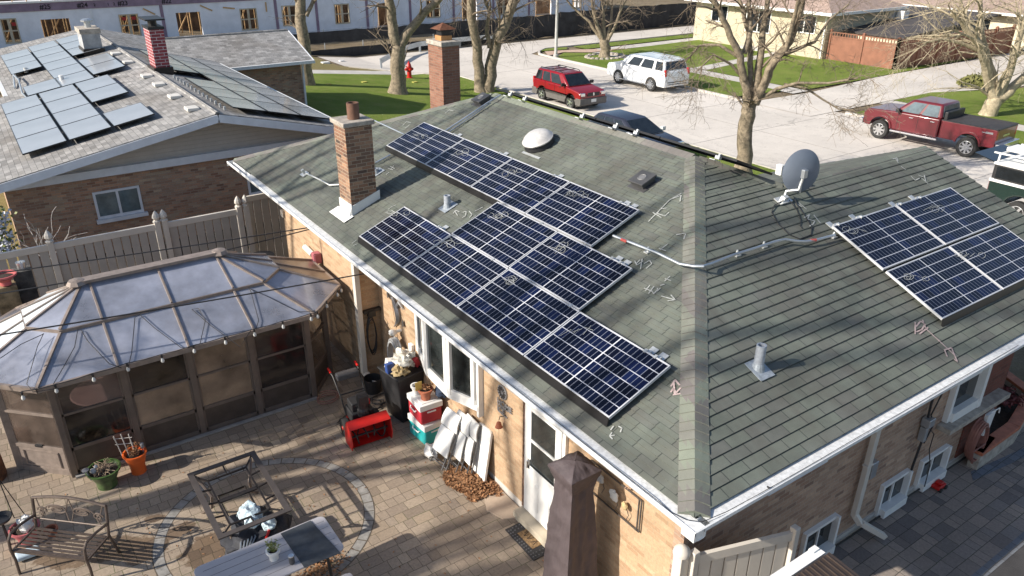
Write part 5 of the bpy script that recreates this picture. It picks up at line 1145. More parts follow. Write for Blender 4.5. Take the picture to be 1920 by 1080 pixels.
def body(t, prof, w, m, name='body', bev=.05, y0=None):
    q = MB(); q.ext([(x, -w/2, z) for x, z in prof], (0, w, 0)); return q.build(name, m, t, local=True, bevel=bev, smooth=True, fixn=True)
def lower(xr, xf, zb, zs, wheels, R_, hood):
    """closed outline: bottom with arches, then front, hood and belt back to the rear"""
    p = [(xr, zb)]
    for cx in sorted(wheels): p += [(cx-R_, zb)]+[(x, zb+max(0, z)*.93) for x, z in arch(cx, R_)][1:-1]+[(cx+R_, zb)]
    p += [(xf, zb)]+hood; return p
def house_glass(t, b, tp, m, glass, side_splits, pill=.07, roofm=None, name='cabin'):
    """b=(x0,x1,z,halfw) tp=(x0,x1,z,halfw)"""
    x0, x1, z0, h0 = b; X0, X1, z1, h1 = tp
    vs = [(x0,-h0,z0), (x1,-h0,z0), (x1,h0,z0), (x0,h0,z0), (X0,-h1,z1), (X1,-h1,z1), (X1,h1,z1), (X0,h1,z1)]
    q = MB(); q.add(vs, [(3,2,1,0), (4,5,6,7), (0,1,5,4), (1,2,6,5), (2,3,7,6), (3,0,4,7)]); cab = q.build(name, m, t, local=True, bevel=.1, smooth=True)
    vs = [V(p) for p in vs]
    def quad(A, B, C, D, a0, a1, b0, b1, nm):
        P = lambda u, v: A.lerp(B, u).lerp(D.lerp(C, u), v); pts = [P(a0,b0), P(a1,b0), P(a1,b1), P(a0,b1)]; n_ = (pts[1]-pts[0]).cross(pts[3]-pts[0]).normalized()
        q = MB(); q.ext([p+n_*.012 for p in pts], n_*-.02); q.build(nm, glass, t, local=True, fixn=True)
    for s_ in side_splits:
        quad(vs[0], vs[1], vs[5], vs[4], s_[0], s_[1], .1, .86, 'side_window'); quad(vs[2], vs[3], vs[7], vs[6], 1-s_[1], 1-s_[0], .1, .86, 'side_window')
    quad(vs[1], vs[2], vs[6], vs[5], .07, .93, .08, .9, 'windshield'); quad(vs[3], vs[0], vs[4], vs[7], .08, .92, .15, .88, 'rear_window')
    return cab
def lights(t, xf, xr, zf, zr, w, hl=.22, th_=.38):
    for s in (-1, 1):
        q = MB(); q.box(xf-.12, xf+.012, s*w/2-s*.05-(.28 if s > 0 else 0), s*w/2-s*.05+(0 if s > 0 else .28), zf, zf+hl*.75); q.build('headlight', CHR, t, local=True, bevel=.02)
        q = MB(); q.box(xr-.014, xr+.12, s*w/2-s*.02-(.15 if s > 0 else 0), s*w/2-s*.02+(0 if s > 0 else .15), zr, zr+th_); q.build('tail_light', mat('tail_lens', (.4,.02,.02), .2, coat=.5), t, local=True, bevel=.015)
def mirrors(t, x, z, w, m):
    for s in (-1, 1): q = MB(); q.box(x-.06, x+.08, s*(w/2+.02), s*(w/2+.22), z, z+.17); q.bar((x,s*(w/2-.06),z+.04), (x,s*(w/2+.05),z+.05), .05, .04); q.build('mirror', m, t, local=True, bevel=.025)
def handles(t, xs, z, w, m):
    for x in xs:
        for s in (-1, 1): q = MB(); q.box(x-.09, x+.09, s*w/2-.012, s*w/2+.03, z, z+.035); q.build('door_handle', m, t, local=True, bevel=.008)
def seams(t, xs, z0, z1, w):
    q = MB()
    for x in xs:
        for s in (-1, 1): q.box(x-.008, x+.008, s*w/2-.01, s*w/2+.0025, z0, z1)
    q.build('door_seams', BLK, t, local=True)
# red suv
t = thing('red_suv', 'red sport utility vehicle with grey lower cladding parked along the near kerb', 'car', (22.35,30.05,-1.1), R(-91))
body(t, lower(-2.15, 2.1, .42, 1, (-1.31,1.31), .43, [(2.17,.6), (2.15,.86), (2.0,.98), (1.0,1.1), (.9,1.12), (-2.12,1.12), (-2.18,.8)]), 1.76, REDP)
body(t, lower(-2.18, 2.14, .28, 1, (-1.31,1.31), .46, [(2.22,.35), (2.22,.66), (1.8,.66), (1.8,.60), (-1.85,.6), (-1.85,.66), (-2.24,.66), (-2.24,.35)]), 1.82, GRYP, 'cladding', .03)
house_glass(t, (-2.1,1.05,1.1,.86), (-1.95,.32,1.70,.70), REDP, GLS, ((.04,.22), (.26,.5), (.54,.84)))
for x in (-1.31, 1.31):
    for y in (-.80, .80): wheel(t, x, y, .36, .22, ALU, 5)
lights(t, 2.16, -2.2, .78, .85, 1.76); mirrors(t, .75, 1.12, 1.76, BLKP); handles(t, (-.6, .35), 1.0, 1.76, BLKP); seams(t, (-1.0, -.1, .85), .5, 1.12, 1.76)
q = MB()
for s in (-1, 1): q.tube([(-1.85,s*.6,1.69), (-1.75,s*.6,1.77), (.1,s*.6,1.77), (.2,s*.6,1.7)], .022, 6)
for x in (-1.5, -.9, -.2): q.bar((x,-.6,1.77), (x,.6,1.77), .05, .03)
q.build('roof_rack', BLKP, t, local=True)
q = MB(); q.box(2.17, 2.2, -.4, .4, .76, .95); q.build('grille', BLKP, t, local=True, bevel=.01); q = MB(); q.lathe((2.2,0,.86), [(.09,0), (.085,.012)], 16, ax=(1,0,0), sy=1, sx=.5); q.build('oval_badge', CHR, t, local=True)
q = MB(); q.box(2.22, 2.235, -.17, .17, .45, .61); q.build('licence_plate', WPL, t, local=True)
q = MB(); q.box(.95, 1.9, -.35, .35, 1.095, 1.1); 
# white suv
t = thing('white_suv', 'large white sport utility vehicle parked along the far kerb', 'car', (29.45,31.3,-1.1), R(89))
body(t, lower(-2.55, 2.5, .36, 1, (-1.47,1.47), .47, [(2.6,.5), (2.58,1.0), (2.45,1.15), (1.35,1.26), (-2.55,1.28), (-2.62,.9), (-2.6,.42)]), 2.02, WHP, bev=.07)
house_glass(t, (-2.5,1.45,1.24,1.0), (-2.3,.75,1.86,.84), WHP, GLS, ((.03,.2), (.26,.52), (.56,.82)))
for x in (-1.47, 1.47):
    for y in (-.93, .93): wheel(t, x, y, .42, .26, CHR, 9)
lights(t, 2.55, -2.6, .85, 1.0, 2.02); mirrors(t, 1.05, 1.28, 2.02, WHP); handles(t, (-.75, .35), 1.12, 2.02, WHP); seams(t, (-1.25, -.15, 1.1), .5, 1.26, 2.02)
q = MB(); q.box(-2.64, -2.6, -.75, .75, .62, .66); q.box(-2.64, -2.6, -.75, .75, .5, .53); q.build('bumper_trim', BLKP, t, local=True); q = MB(); q.box(-2.615, -2.59, -.26, .26, .82, .98); q.build('licence_plate', WPL, t, local=True)
q = MB()
for s in (-1, 1): q = MB(); q.tube([(-2.1,s*.75,1.84), (-2,s*.75,1.9), (.4,s*.75,1.9), (.5,s*.75,1.86)], .02, 6); q.build('roof_rail', CHR, t, local=True)
q = MB(); q = MB(); q.box(-1.6, 1.5, .99, 1.1, .33, .38); q.box(-1.6, 1.5, -1.1, -.99, .33, .38); q.build('running_board', CHR, t, local=True)
for s in (-1, 1): q = MB(); q.box(-2.5, -2.3, s*.9, s*.94, 1.05, 1.7); q.build('tall_tail_light', GLS, t, local=True) if False else None
# dark sedan half hidden by the ridge
t = thing('dark_hatchback', 'dark navy crossover half hidden behind the black ridge edge', 'car', (18.25,20.5,-1.08), R(-90))
body(t, lower(-2.2, 2.25, .3, 1, (-1.35,1.4), .4, [(2.36,.5), (2.33,.78), (2.1,.92), (1.05,1.04), (-2.15,1.08), (-2.3,.8)]), 1.84, NVY, bev=.07)
house_glass(t, (-2.1,1.25,1.02,.87), (-1.5,.15,1.56,.64), NVY, GLS, ((.08,.3), (.34,.58), (.62,.86)))
for x in (-1.35, 1.4):
    for y in (-.82, .82): wheel(t, x, y, .34, .22, ALU, 5)
lights(t, 2.3, -2.25, .7, .8, 1.84, .22, .2); mirrors(t, .85, 1.02, 1.84, WPL); handles(t, (-.7, .3), .92, 1.84, NVY)
# maroon crew-cab pickup
t = thing('maroon_pickup', 'maroon crew cab pickup truck with silver running boards and open bed', 'truck', (30.75,13.95,-1.1), R(93))
BW = 2.0
body(t, lower(-.65, 2.75, .55, 1, (1.98,), .52, [(2.85,.7), (2.86,1.12), (2.72,1.3), (1.35,1.38), (-.65,1.38)]), BW, REDT, bev=.06)
q = MB(); q.ext([(x, -BW/2, z) for x, z in lower(-3.0, -.72, .6, 1, (-1.98,), .52, [(-.72,1.36), (-3.0,1.36)])], (0,.1,0)); q.ext([(x, BW/2-.1, z) for x, z in lower(-3.0, -.72, .6, 1, (-1.98,), .52, [(-.72,1.36), (-3.0,1.36)])], (0,.1,0))
q.box(-3.05, -2.97, -BW/2, BW/2, .62, 1.34); q.box(-.8, -.72, -BW/2, BW/2, .6, 1.34); bed = q.build('bed', REDT, t, local=True, fixn=True, bevel=.02)
q = MB(); q.box(-2.97, -.8, -BW/2+.1, BW/2-.1, .88, .93); q.box(-2.4, -1.5, -.88, -.66, .93, 1.15); q.box(-2.4, -1.5, .66, .88, .93, 1.15); q.build('bed_liner', BLKP, bed, local=True)
q = MB(); q.box(-3.06, -.72, -BW/2-.01, -BW/2+.12, 1.365, 1.4); q.box(-3.06, -.72, BW/2-.12, BW/2+.01, 1.365, 1.4); q.box(-3.07, -2.95, -BW/2+.12, BW/2-.12, 1.345, 1.38); q.build('bed_cap', BLKP, bed, local=True)
q = MB(); q.box(-2.96, -.86, -.9, .9, 1.34, 1.375); q.build('tonneau_cover', mat('tonneau', (.05,.045,.045), .6), bed, local=True, bevel=.01)
house_glass(t, (-.68,1.5,1.36,.96), (-.55,.8,1.98,.78), REDT, mat('truck_glass', (.09,.13,.15), .08, var=.2, spec=.8), ((.08,.42), (.48,.86)))
q = MB(); q.box(-.85, -.7, -.8, .8, 1.0, 1.7); q.build('cab_guard', BLKP, t, local=True, bevel=.03)
for x in (-1.98, 1.98):
    for y in (-.9, .9): wheel(t, x, y, .43, .27, CHR, 8)
for s in (-1, 1):
    for cx in (-1.98, 1.98):
        q = MB(); p = [(x, z+.6) for x, z in arch(cx, .56, 10)]; p2 = [(x, z+.6) for x, z in arch(cx, .48, 10)][::-1]; y = s*BW/2; q.ext([(a, y-s*.02, b*.93+.02) for a, b in p+p2], (0,s*.08,0)); q.build('wheel_arch', REDT, t, local=True, fixn=True, bevel=.01)
    q = MB(); q.box(-.75, 1.4, s*1.0, s*1.17, .48, .56); q.build('running_board', CHR, t, local=True, bevel=.02) if s > 0 else q.build('running_board', CHR, t, local=True)
lights(t, 2.84, -3.04, .95, .92, BW, .3); mirrors(t, 1.2, 1.38, BW, BLKP); handles(t, (-.35, .62), 1.2, BW, CHR); seams(t, (-.6, .3, 1.22), .62, 1.36, BW)
q = MB(); q.box(-3.28, -3.06, -.95, .95, .58, .78); q.build('rear_bumper', CHR, t, local=True, bevel=.03); q = MB(); q.box(2.86, 3.05, -.98, .98, .55, .8); q.build('front_bumper', CHR, t, local=True, bevel=.03)
q = MB(); q.box(2.855, 2.9, -.6, .6, .85, 1.22); q.build('grille', CHR, t, local=True, bevel=.02)
q = MB(); q.box(-3.056, -3.05, -.3, .3, 1.0, 1.08); q.build('tailgate_badge', CHR, t, local=True)
for s in (-1, 1): q = MB(); q.box(-2.9, -2.6, s*(BW/2)-.004, s*(BW/2)+.004, 1.16, 1.24); q.box(-2.6, -2.45, s*(BW/2)-.004, s*(BW/2)+.004, 1.18, 1.21); q.build('side_decal', CHR, t, local=True)
# work truck at the right edge
P = PX(1862, 366, 22.9)
t = thing('work_truck', 'dark green work truck with white cap and ladder rack cut by the right edge', 'truck', (23.85, P.y-2.75, -1.1), R(-91))
body(t, lower(-3.0, 2.7, .5, 1, (-1.9,1.95), .5, [(2.8,.7), (2.78,1.1), (2.6,1.25), (1.4,1.32), (-3.0,1.32)]), 1.98, GRNP, bev=.06)
q = MB(); q.box(-2.98, -.75, -.97, .97, 1.32, 1.9); cpb = q.build('bed_cap', BLKP, t, local=True, bevel=.06); q = MB(); q.box(-2.85, -.9, -.985, -.965, 1.42, 1.8); q.build('cap_window', GLS, cpb, local=True); q = MB(); q.box(-3.0, -.74, -1.0, 1.0, 1.84, 1.93); q.build('cap_lid', WPL, cpb, local=True, bevel=.03); q = MB(); q.box(-3.0, -.7, -1.0, -.965, 1.27, 1.36); q.box(-3.02,-2.96,-.9,.9,1.3,1.36); q.build('white_stripe', WPL, t, local=True)
house_glass(t, (-.68,1.5,1.3,.94), (-.55,.8,1.92,.76), GRNP, GLS, ((.08,.42), (.48,.86)))
q = MB()
for x in (-2.9, -1.5, .2):
    for s in (-1, 1): q.bar((x,s*.95,1.25), (x,s*.9,2.2), .05, .05, (1,0,0))
    q.bar((x,-.9,2.2), (x,.9,2.2), .05, .05)
for s in (-1, 1): q.bar((-3.1,s*.9,2.22), (1.6,s*.9,2.22), .05, .05)
q.build('ladder_rack', WPL, t, local=True)
q = MB(); q.box(-2.9, -1.2, -.6, .1, 2.25, 2.4); q.build('roof_box', WPL, t, local=True, bevel=.04); q = MB(); q.add([(-3.0,-.95,1.9), (-3.0,.95,1.9), (-3.7,.95,2.05), (-3.7,-.95,2.05), (-3.0,-.95,1.93), (-3.0,.95,1.93), (-3.7,.95,2.08), (-3.7,-.95,2.08)], [(0,1,2,3), (7,6,5,4), (3,2,6,7), (0,3,7,4), (1,5,6,2)]); q.build('cap_door', GLS, t, local=True)
for x in (-1.9, 1.95):
    for y in (-.88, .88): wheel(t, x, y, .4, .25, ALU, 6)
lights(t, 2.75, -2.98, .9, .9, 1.98); mirrors(t, 1.2, 1.35, 1.98, BLKP)
# ------------------------------------------------------------------ patio furniture and clutter
U = lambda z: V((0,0,z))
# fire-table frame without its top
TBL = mat('table_bronze', (.095,.08,.072), .45, .3, var=.1)
t = thing('table_frame', 'square metal patio table frame without its top, standing on the paver ring', 'table', (-3.18,5.52,0))
x0, x1, y0, y1, z = -3.68, -2.68, 4.71, 6.33, .72
q = MB()
for a in ((x0,x1,y0,y0+.08), (x0,x1,y1-.08,y1), (x0,x0+.08,y0+.08,y1-.08), (x1-.08,x1,y0+.08,y1-.08)): q.box(a[0], a[1], a[2], a[3], z-.02, z)
q.build('top_rim', TBL, t)
q = MB(); a, b, c, d = x0+.22, x1-.22, y0+.26, y1-.26
for p, r_ in (((a,c),(b,c)), ((b,c),(b,d)), ((b,d),(a,d)), ((a,d),(a,c)), ((a,(c+d)/2),(b,(c+d)/2))): q.bar((*p,z-.06), (*r_,z-.06), .025 if p[1] != (c+d)/2 else .07, .02)
for f in (.3, .5, .7):
    yy = y0+(y1-y0)*f; q.bar((x0+.06,yy,z-.03), (a,yy,z-.06), .02, .02); q.bar((b,yy,z-.06), (x1-.06,yy,z-.03), .02, .02)
xm = (x0+x1)/2; q.bar((xm,y0+.06,z-.03), (xm,c,z-.06), .02, .02); q.bar((xm,d,z-.06), (xm,y1-.06,z-.03), .02, .02)
for p, r_ in (((x0+.08,y0+.08),(a,c)), ((x1-.08,y0+.08),(b,c)), ((x0+.08,y1-.08),(a,d)), ((x1-.08,y1-.08),(b,d))): q.bar((*p,z-.03), (*r_,z-.06), .02, .02)
q.build('inner_grid', BRZD, t)
for sx, sy in ((0,0), (0,1), (1,0), (1,1)):
    q = MB(); px_, py_ = (x0+.1, x1-.1)[sx], (y0+.12, y1-.12)[sy]; cx_, cy_ = xm, (y0+y1)/2
    q.tube([(px_,py_,z-.03), (px_+(cx_-px_)*.3,py_+(cy_-py_)*.3,.42), (px_+(cx_-px_)*.25,py_+(cy_-py_)*.25,.2), (px_-(cx_-px_)*.05,py_-(cy_-py_)*.05,.0)], .022, 6); q.build('leg', BRZ, t)
q = MB(); q.tube([(x0+.3,y0+.35,.4), (x0+.3,y1-.35,.4), (x1-.3,y1-.35,.4), (x1-.3,y0+.35,.4), (x0+.3,y0+.35,.4)], .018, 6); q.build('stretcher', BRZD, t)
# covered bundle below the frame, with the pale blue cloth on it
def blob(q, c, s, seed, n=16, amp=.5, fr=1.6):
    o = len(q.v); q.ball((0,0,0), 1, n=n)
    for i in range(o, len(q.v)):
        p = q.v[i]; k = 1+amp*noise.fractal(p*fr+V((seed,0,0)), 1, 2, 3); q.v[i] = V(c)+V((p.x*s[0]*k, p.y*s[1]*k, max(-.98, p.z*k)*s[2]))
t = thing('covered_grill', 'crumpled black cover and folded chair frames heaped under the table frame', 'grill', (-3.25,4.95,0))
q = MB(); blob(q, (-3.15,4.98,.26), (.42,.46,.27), 4, 24); q.build('cover', mat('black_cloth', (.018,.02,.028), .75, var=.3, bump=.02, bscale=8), t, smooth=True)
q = MB(); blob(q, (-3.45,4.62,.2), (.25,.28,.2), 9, 14); q.build('bag', BLKP, t, smooth=True)
q = MB(); wc = V((-3.62,4.55,.22)); q.tube([wc+V((0,.21*math.cos(a),.21*math.sin(a))) for a in [i*math.pi/9 for i in range(19)]], .015, 6); q.tube([wc-V((0,.2,0)), wc+V((0,.2,0))], .01, 5); q.tube([wc-V((0,0,.2)), wc+V((0,0,.2))], .01, 5); q.build('wheel_hoop', GRYP, t)
q = MB()
for i in range(5): q.tube([(-3.5+i*.04,4.5+i*.03,.42), (-3.4+i*.05,4.78,.46), (-3.3+i*.03,4.95,.44)], .012, 5)
q.build('folded_tube', GALV, t); q = MB(); q.tube([(-3.1,4.62,.5), (-2.98,4.8,.5), (-2.9,5.0,.5)], .018, 6); q.build('red_strap', REDM, t)
q = MB(); blob(q, (-3.15,5.12,.56), (.16,.25,.12), 12, 28, .28, 1.7); blob(q, (-2.98,4.86,.52), (.1,.13,.08), 14, 18, .25, 1.7); o = q.build('crumpled_cloth', mat('blue_white_cloth', (.5,.62,.76), .75, var=.4, scale=11, bump=.02, bscale=14), smooth=True); tag(o, 'crumpled pale blue and white cloth lying on the black cover', 'cloth')
# plastic folding table
t = thing('plastic_table', 'grey planked plastic patio table with rounded corners at the bottom edge', 'table', (-3.25,3.99,0))
q = MB(); 
def rrect(x0, x1, y0, y1, r, z, n=5):
    P = []
    for cx_, cy_, a0 in ((x1-r,y1-r,0), (x0+r,y1-r,90), (x0+r,y0+r,180), (x1-r,y0+r,270)):
        for i in range(n+1): a = R(a0+90*i/n); P.append((cx_+r*math.cos(a), cy_+r*math.sin(a), z))
    return P
q.ext(rrect(-4.1,-2.36,3.60,4.37,.09,.70), U(.028)); q.build('tabletop', GRYT, t, bevel=.008, fixn=True)
q = MB()
for i in range(1, 6): y = 3.60+i*.77/6; q.box(-4.0, -2.62, y-.003, y+.003, .7275, .7295)
for y in (3.66,): pass
q.box(-2.6, -2.594, 3.63, 4.34, .7275, .7295)
for i in range(1, 6): y = 3.60+i*.77/6; q.box(-2.59, -2.40, y-.003, y+.003, .7275, .7296)
q.build('plank_grooves', mat('groove', (.16,.16,.17), .8), t)
for x in (-3.95, -2.55):
    for s in (-1, 1): q = MB(); q.tube([(x,3.98+s*.12,.69), (x,3.98+s*.3,.02)], .02, 6); q.build('leg', BLKP, t)
q = MB(); q.ext([V((-2.97,4.33,.735)), V((-2.55,4.34,.735)), V((-2.45,3.55,.735)), V((-2.93,3.58,.735))], U(.006)); tag(q.build('slate_mat', mat('slate', (.055,.062,.07), .6, var=.25, scale=5), fixn=True), 'dark slate mat lying across the right end of the plastic table', 'mat')
t = thing('plastic_bench', 'grey plastic bench corner below the planked table', 'bench', (-2.3,3.35,0)); P = PZ(655, 1075, .42); q = MB(); q.ext(rrect(P.x-.9,P.x+.02,P.y-.28,P.y+.02,.06,.4), U(.03)); q.build('seat', GRYT, t, bevel=.008, fixn=True)
for dx in (-.75,-.15): q = MB(); q.box(P.x+dx, P.x+dx+.05, P.y-.2, P.y-.05, 0, .4); q.build('leg', BLKP, t)
def plant(t, c, z, n, h, spread, m, seed, leaf=.03, stem=.004, lm=None):
    r_ = random.Random(seed); q = MB(); g = MB()
    for i in range(n):
        a = r_.uniform(0, 6.28); d = spread*r_.random()**.6; b = V((c[0]+.2*d*math.cos(a), c[1]+.2*d*math.sin(a), z)); e = V((c[0]+d*math.cos(a), c[1]+d*math.sin(a), z+h*r_.uniform(.35, 1))); mm = b.lerp(e, .5)+V((r_.gauss(0,.02), r_.gauss(0,.02), .03))
        q.tube([b, mm, e], stem, 4, cap=False)
        if leaf:
            for k in range(4):
                p = mm.lerp(e, r_.random()); u_ = V((r_.gauss(0,1), r_.gauss(0,1), r_.gauss(0,.6))).normalized(); w_ = u_.orthogonal().normalized()
                g.add([p, p+u_*leaf+w_*leaf*.4, p+u_*leaf*2, p+u_*leaf-w_*leaf*.4], [(0,1,2,3)])
    q.build('stems', m, t)
    if leaf: g.build('leaves', lm or m, t)
def pot(name, label, c, r0, r1, h, m, z=0, rim=.02, cat='flower pot', soil=True, group=None, n=24):
    t = thing(name, label, cat, (c[0], c[1], z), 0, group); q = MB(); q.lathe((c[0],c[1],z), [(r0,0), (r0*1.02,h*.35), (r1*.97,h-rim*1.6), (r1+.008,h-rim*1.5), (r1+.01,h), (r1-.015,h), (r1-.02,h-.05), (.01,h-.06)], n); q.build('pot', m, t, smooth=True)
    if soil: q = MB(); q.lathe((c[0],c[1],z+h-.055), [(r1-.02,0), (r1*.5,.018), (.01,.025)], 16); q.build('soil', SOIL, t)
    return t
t = pot('flower_pot', 'white pot with a leafy yellow green plant on the plastic table', (-3.19,3.95), .058, .082, .15, WPL, .73); plant(t, (-3.19,3.95), .86, 26, .18, .1, GLF, 3, .016, .003)
t = thing('drink_can', 'dark tumbler with silver lid on the plastic table beside the white pot', 'tumbler', (-3.03,3.74,.73)); q = MB(); q.lathe((-3.03,3.74,.73), [(.028,0), (.036,.02), (.038,.125)], 18); q.build('cup', mat('dark_cup', (.06,.065,.075), .4), t, smooth=True); q = MB(); q.lathe((-3.03,3.74,.855), [(.038,0), (.036,.008), (.02,.004), (.01,.004)], 18); q.build('lid', ALU, t)
# bench
t = thing('metal_bench', 'bronze metal garden bench with slatted seat and scrolled back', 'bench', (-5.45,6.1,0))
A, B = V((-5.98,6.42,0)), V((-5.17,5.66,0)); dx_ = (B-A).normalized(); wd_ = (B-A).length; dy_ = V((-dx_.y, dx_.x, 0))     # dy_: from the front edge to the back
if dy_.dot(V((.3,.3,0))) < 0: dy_ = -dy_
dpt = .46
BRB = mat('bench_bronze', (.11,.085,.072), .45, .4, var=.15, scale=12)
def bp(u, v, z): return A+dx_*u+dy_*v+U(z)
q = MB()
for i in range(7): v = .03+i*.066; q.bar(bp(.02,v,.42-.012*math.sin(i*.5)), bp(wd_-.02,v,.42-.012*math.sin(i*.5)), .036, .012)
q.build('seat', BRB, t)
for u in (.0, wd_):
    q = MB(); q.tube([bp(u,-.01,0), bp(u,.0,.25), bp(u,-.02,.45), bp(u,.0,.6), bp(u,.06,.66), bp(u,.25,.65), bp(u,.48,.6)], .019, 8); q.build('arm', BRB, t, smooth=True)
    q = MB(); q.tube([bp(u,.56,0), bp(u,.46,.42), bp(u,.5,.6), bp(u,.55,.86)], .02, 8); q.build('back_leg', BRB, t, smooth=True); q = MB(); q.bar(bp(u,.0,.41), bp(u,.47,.41), .02, .03); q.build('side_rail', BRB, t)
q = MB(); q.tube([bp(wd_*i/12, .55+.0, .86+.07*math.sin(math.pi*i/12)) for i in range(13)], .022, 8); q.tube([bp(.01,.48,.56), bp(wd_-.01,.48,.56)], .012, 6); q.build('top_rail', BRB, t, smooth=True)
q = MB()
for s in (-1, 1):
    for (cu, cz, ru, rz) in ((.19,.72,.18,.085), (.2,.735,.12,.05), (.42,.68,.08,.06)):
        cu = wd_/2+s*cu; pts = []
        for i in range(22): a = i*.42; k = 1-.035*i; pts.append(bp(cu+s*ru*k*math.cos(a), .52, cz+rz*k*math.sin(a)))
        q.tube(pts, .012, 5)
    q.tube([bp(wd_/2+s*.02,.49,.57), bp(wd_/2+s*.06,.52,.72), bp(wd_/2+s*.0,.55,.92)], .008, 5); q.tube([bp(wd_/2+s*.45,.49,.57), bp(wd_/2+s*.4,.51,.66), bp(wd_/2+s*.47,.53,.75), bp(wd_/2+s*.5,.55,.86)], .008, 5)
    for i_ in (0,): pts = [bp(wd_/2+s*(.43+.045*(1-.04*i)*math.cos(i*.5)), .51, .62+.04*(1-.04*i)*math.sin(i*.5)) for i in range(18)]; q.tube(pts, .007, 5)
q.build('scrollwork', BRZ, t)
q = MB(); q.bar(bp(.01,.0,.405), bp(wd_-.01,.0,.405), .02, .03); q.build('front_rail', BRB, t)
# pots by the gazebo
t = pot('flower_pot', 'green glazed pot with dead trailing stems beside the gazebo door', (-4.66,7.75), .15, .245, .33, GRG); plant(t, (-4.66,7.75), .28, 60, .10, .24, STM, 5, 0, .004); plant(t, (-4.66,7.75), .25, 40, .04, .2, STM, 15, .02, .003)
q = MB(); q.ball((-4.80,7.72,.36), .045, jit=.3); q.ball((-4.75,7.75,.40), .03); q.build('stone_frog', mat('grey_stone', (.45,.45,.46), .8, var=.3, scale=20), t, smooth=True)
q = MB(); q.tube([(-4.86,7.7,.22), (-4.9,7.7,.42)], .012, 6); q.lathe((-4.9,7.7,.42), [(.05,0), (.055,.015), (.01,.03)], 12); tag(q.build('solar_light', mat('grey_plastic', (.25,.25,.26), .4)), 'small mushroom shaped solar light at the left rim of the green pot', 'garden light')
t = pot('flower_pot', 'orange pot with dry leaves and a small white trellis', (-4.18,7.83), .115, .175, .38, ORG); plant(t, (-4.18,7.83), .33, 26, .16, .12, LEAF, 6, .03, .004)
q = MB()
for i, k in enumerate((-.09, 0, .09)): q.tube([(-4.26+k,7.86-k*.4,.33), (-4.30+k*1.15,7.9-k*.4,.74-.02*abs(i-1))], .009, 6)
for z in (.55, .66): q.tube([(-4.41,7.95,z), (-4.16,7.84,z)], .006, 5)
q.build('trellis', mat('pale_trellis', (.5,.47,.44), .6), t)
q = MB(); q.lathe((-4.05,7.83,.3), [(.01,0), (.008,.1), (.03,.12), (.032,.2), (.01,.21)], 10); tag(q.build('solar_light', MATS['grey_plastic']), 'small lantern shaped solar light at the right rim of the orange pot', 'garden light')
q = MB(); q.lathe((-6.15,8.95,0), [(.2,0), (.21,.1), (.2,.42), (.17,.44), (.01,.44)], 18); tag(q.build('log_stump', mat('rusty_bark', (.16,.07,.035), .9, var=.5, scale=7, bump=.02)), 'rust brown round stump at the left edge beside the gazebo', 'stump')
# left edge clutter behind the gazebo
P = PY(8, 522, 11.6); t = pot('hanging_pot', 'red bowl planter on a wooden post at the far left', (P.x, P.y), .09, .2, .2, mat('coral_plastic', (.5,.12,.12), .6), P.z-.12)
P2 = PY(40, 500, 11.7); q = MB(); q.box(P2.x-.17, P2.x+.14, P2.y, P2.y+.28, 0, P2.z-.1); tag(q.build('wooden_post', mat('weathered_wood', (.075,.07,.065), .9, var=.4, scale=5, bump=.01)), 'thick weathered dark post under the metal bucket', 'post')
q = MB(); q.box(P.x-.2, P.x+.15, P.y-.1, P.y+.2, 0, P.z-.14); tag(q.build('wooden_post', mat('raw_stump', (.25,.19,.11), .9, var=.4, scale=6)), 'lower pale wooden post under the red bowl planter', 'post')
q = MB(); q.lathe((P2.x,P2.y+.12,P2.z-.1), [(.065,0), (.08,.15), (.072,.15), (.06,.02)], 16); tag(q.build('metal_bucket', ALU, smooth=True, ang=40), 'small shiny metal bucket on top of the dark post', 'bucket')
P = PY(2, 430, 16.6); t = thing('flowering_shrub', 'white flowering shrub cascading at the left edge beyond the fence', 'shrub', (P.x, P.y, 0)); r_ = random.Random(4); q = MB(); g = MB()
for i in range(900):
    c = V((P.x+r_.gauss(-.1, .15), P.y+r_.gauss(0, .2), r_.uniform(1.0, 2.1))); u_ = V((r_.gauss(0,1), r_.gauss(0,1), r_.gauss(0,1))).normalized()*.05; w_ = u_.orthogonal().normalized()*.035; (g if i % 3 else q).add([c-u_, c+w_, c+u_, c-w_], [(0,1,2,3)])
q.build('leaves', GLF, t); g.build('blossom', mat('white_blossom', (.62,.64,.72), .8, var=.2, scale=12), t); g = MB(); g.tube([(P.x,P.y,0), (P.x,P.y,1.6)], .04, 6); g.build('stem', BARK, t)
P = PY(80, 458, 15.8); t = thing('bare_shrub', 'small grey bare shrub behind the fence against the brick wall', 'shrub', (P.x, P.y, 0)); q = MB(); rn = random.Random(2)
for i in range(8): grow(q, V((P.x,P.y,.9)), V((rn.gauss(0,.5), rn.gauss(0,.3), 1)).normalized(), .01, .9, 1, rn)
q.build('twigs', mat('grey_twig', (.4,.38,.37), .8), t)
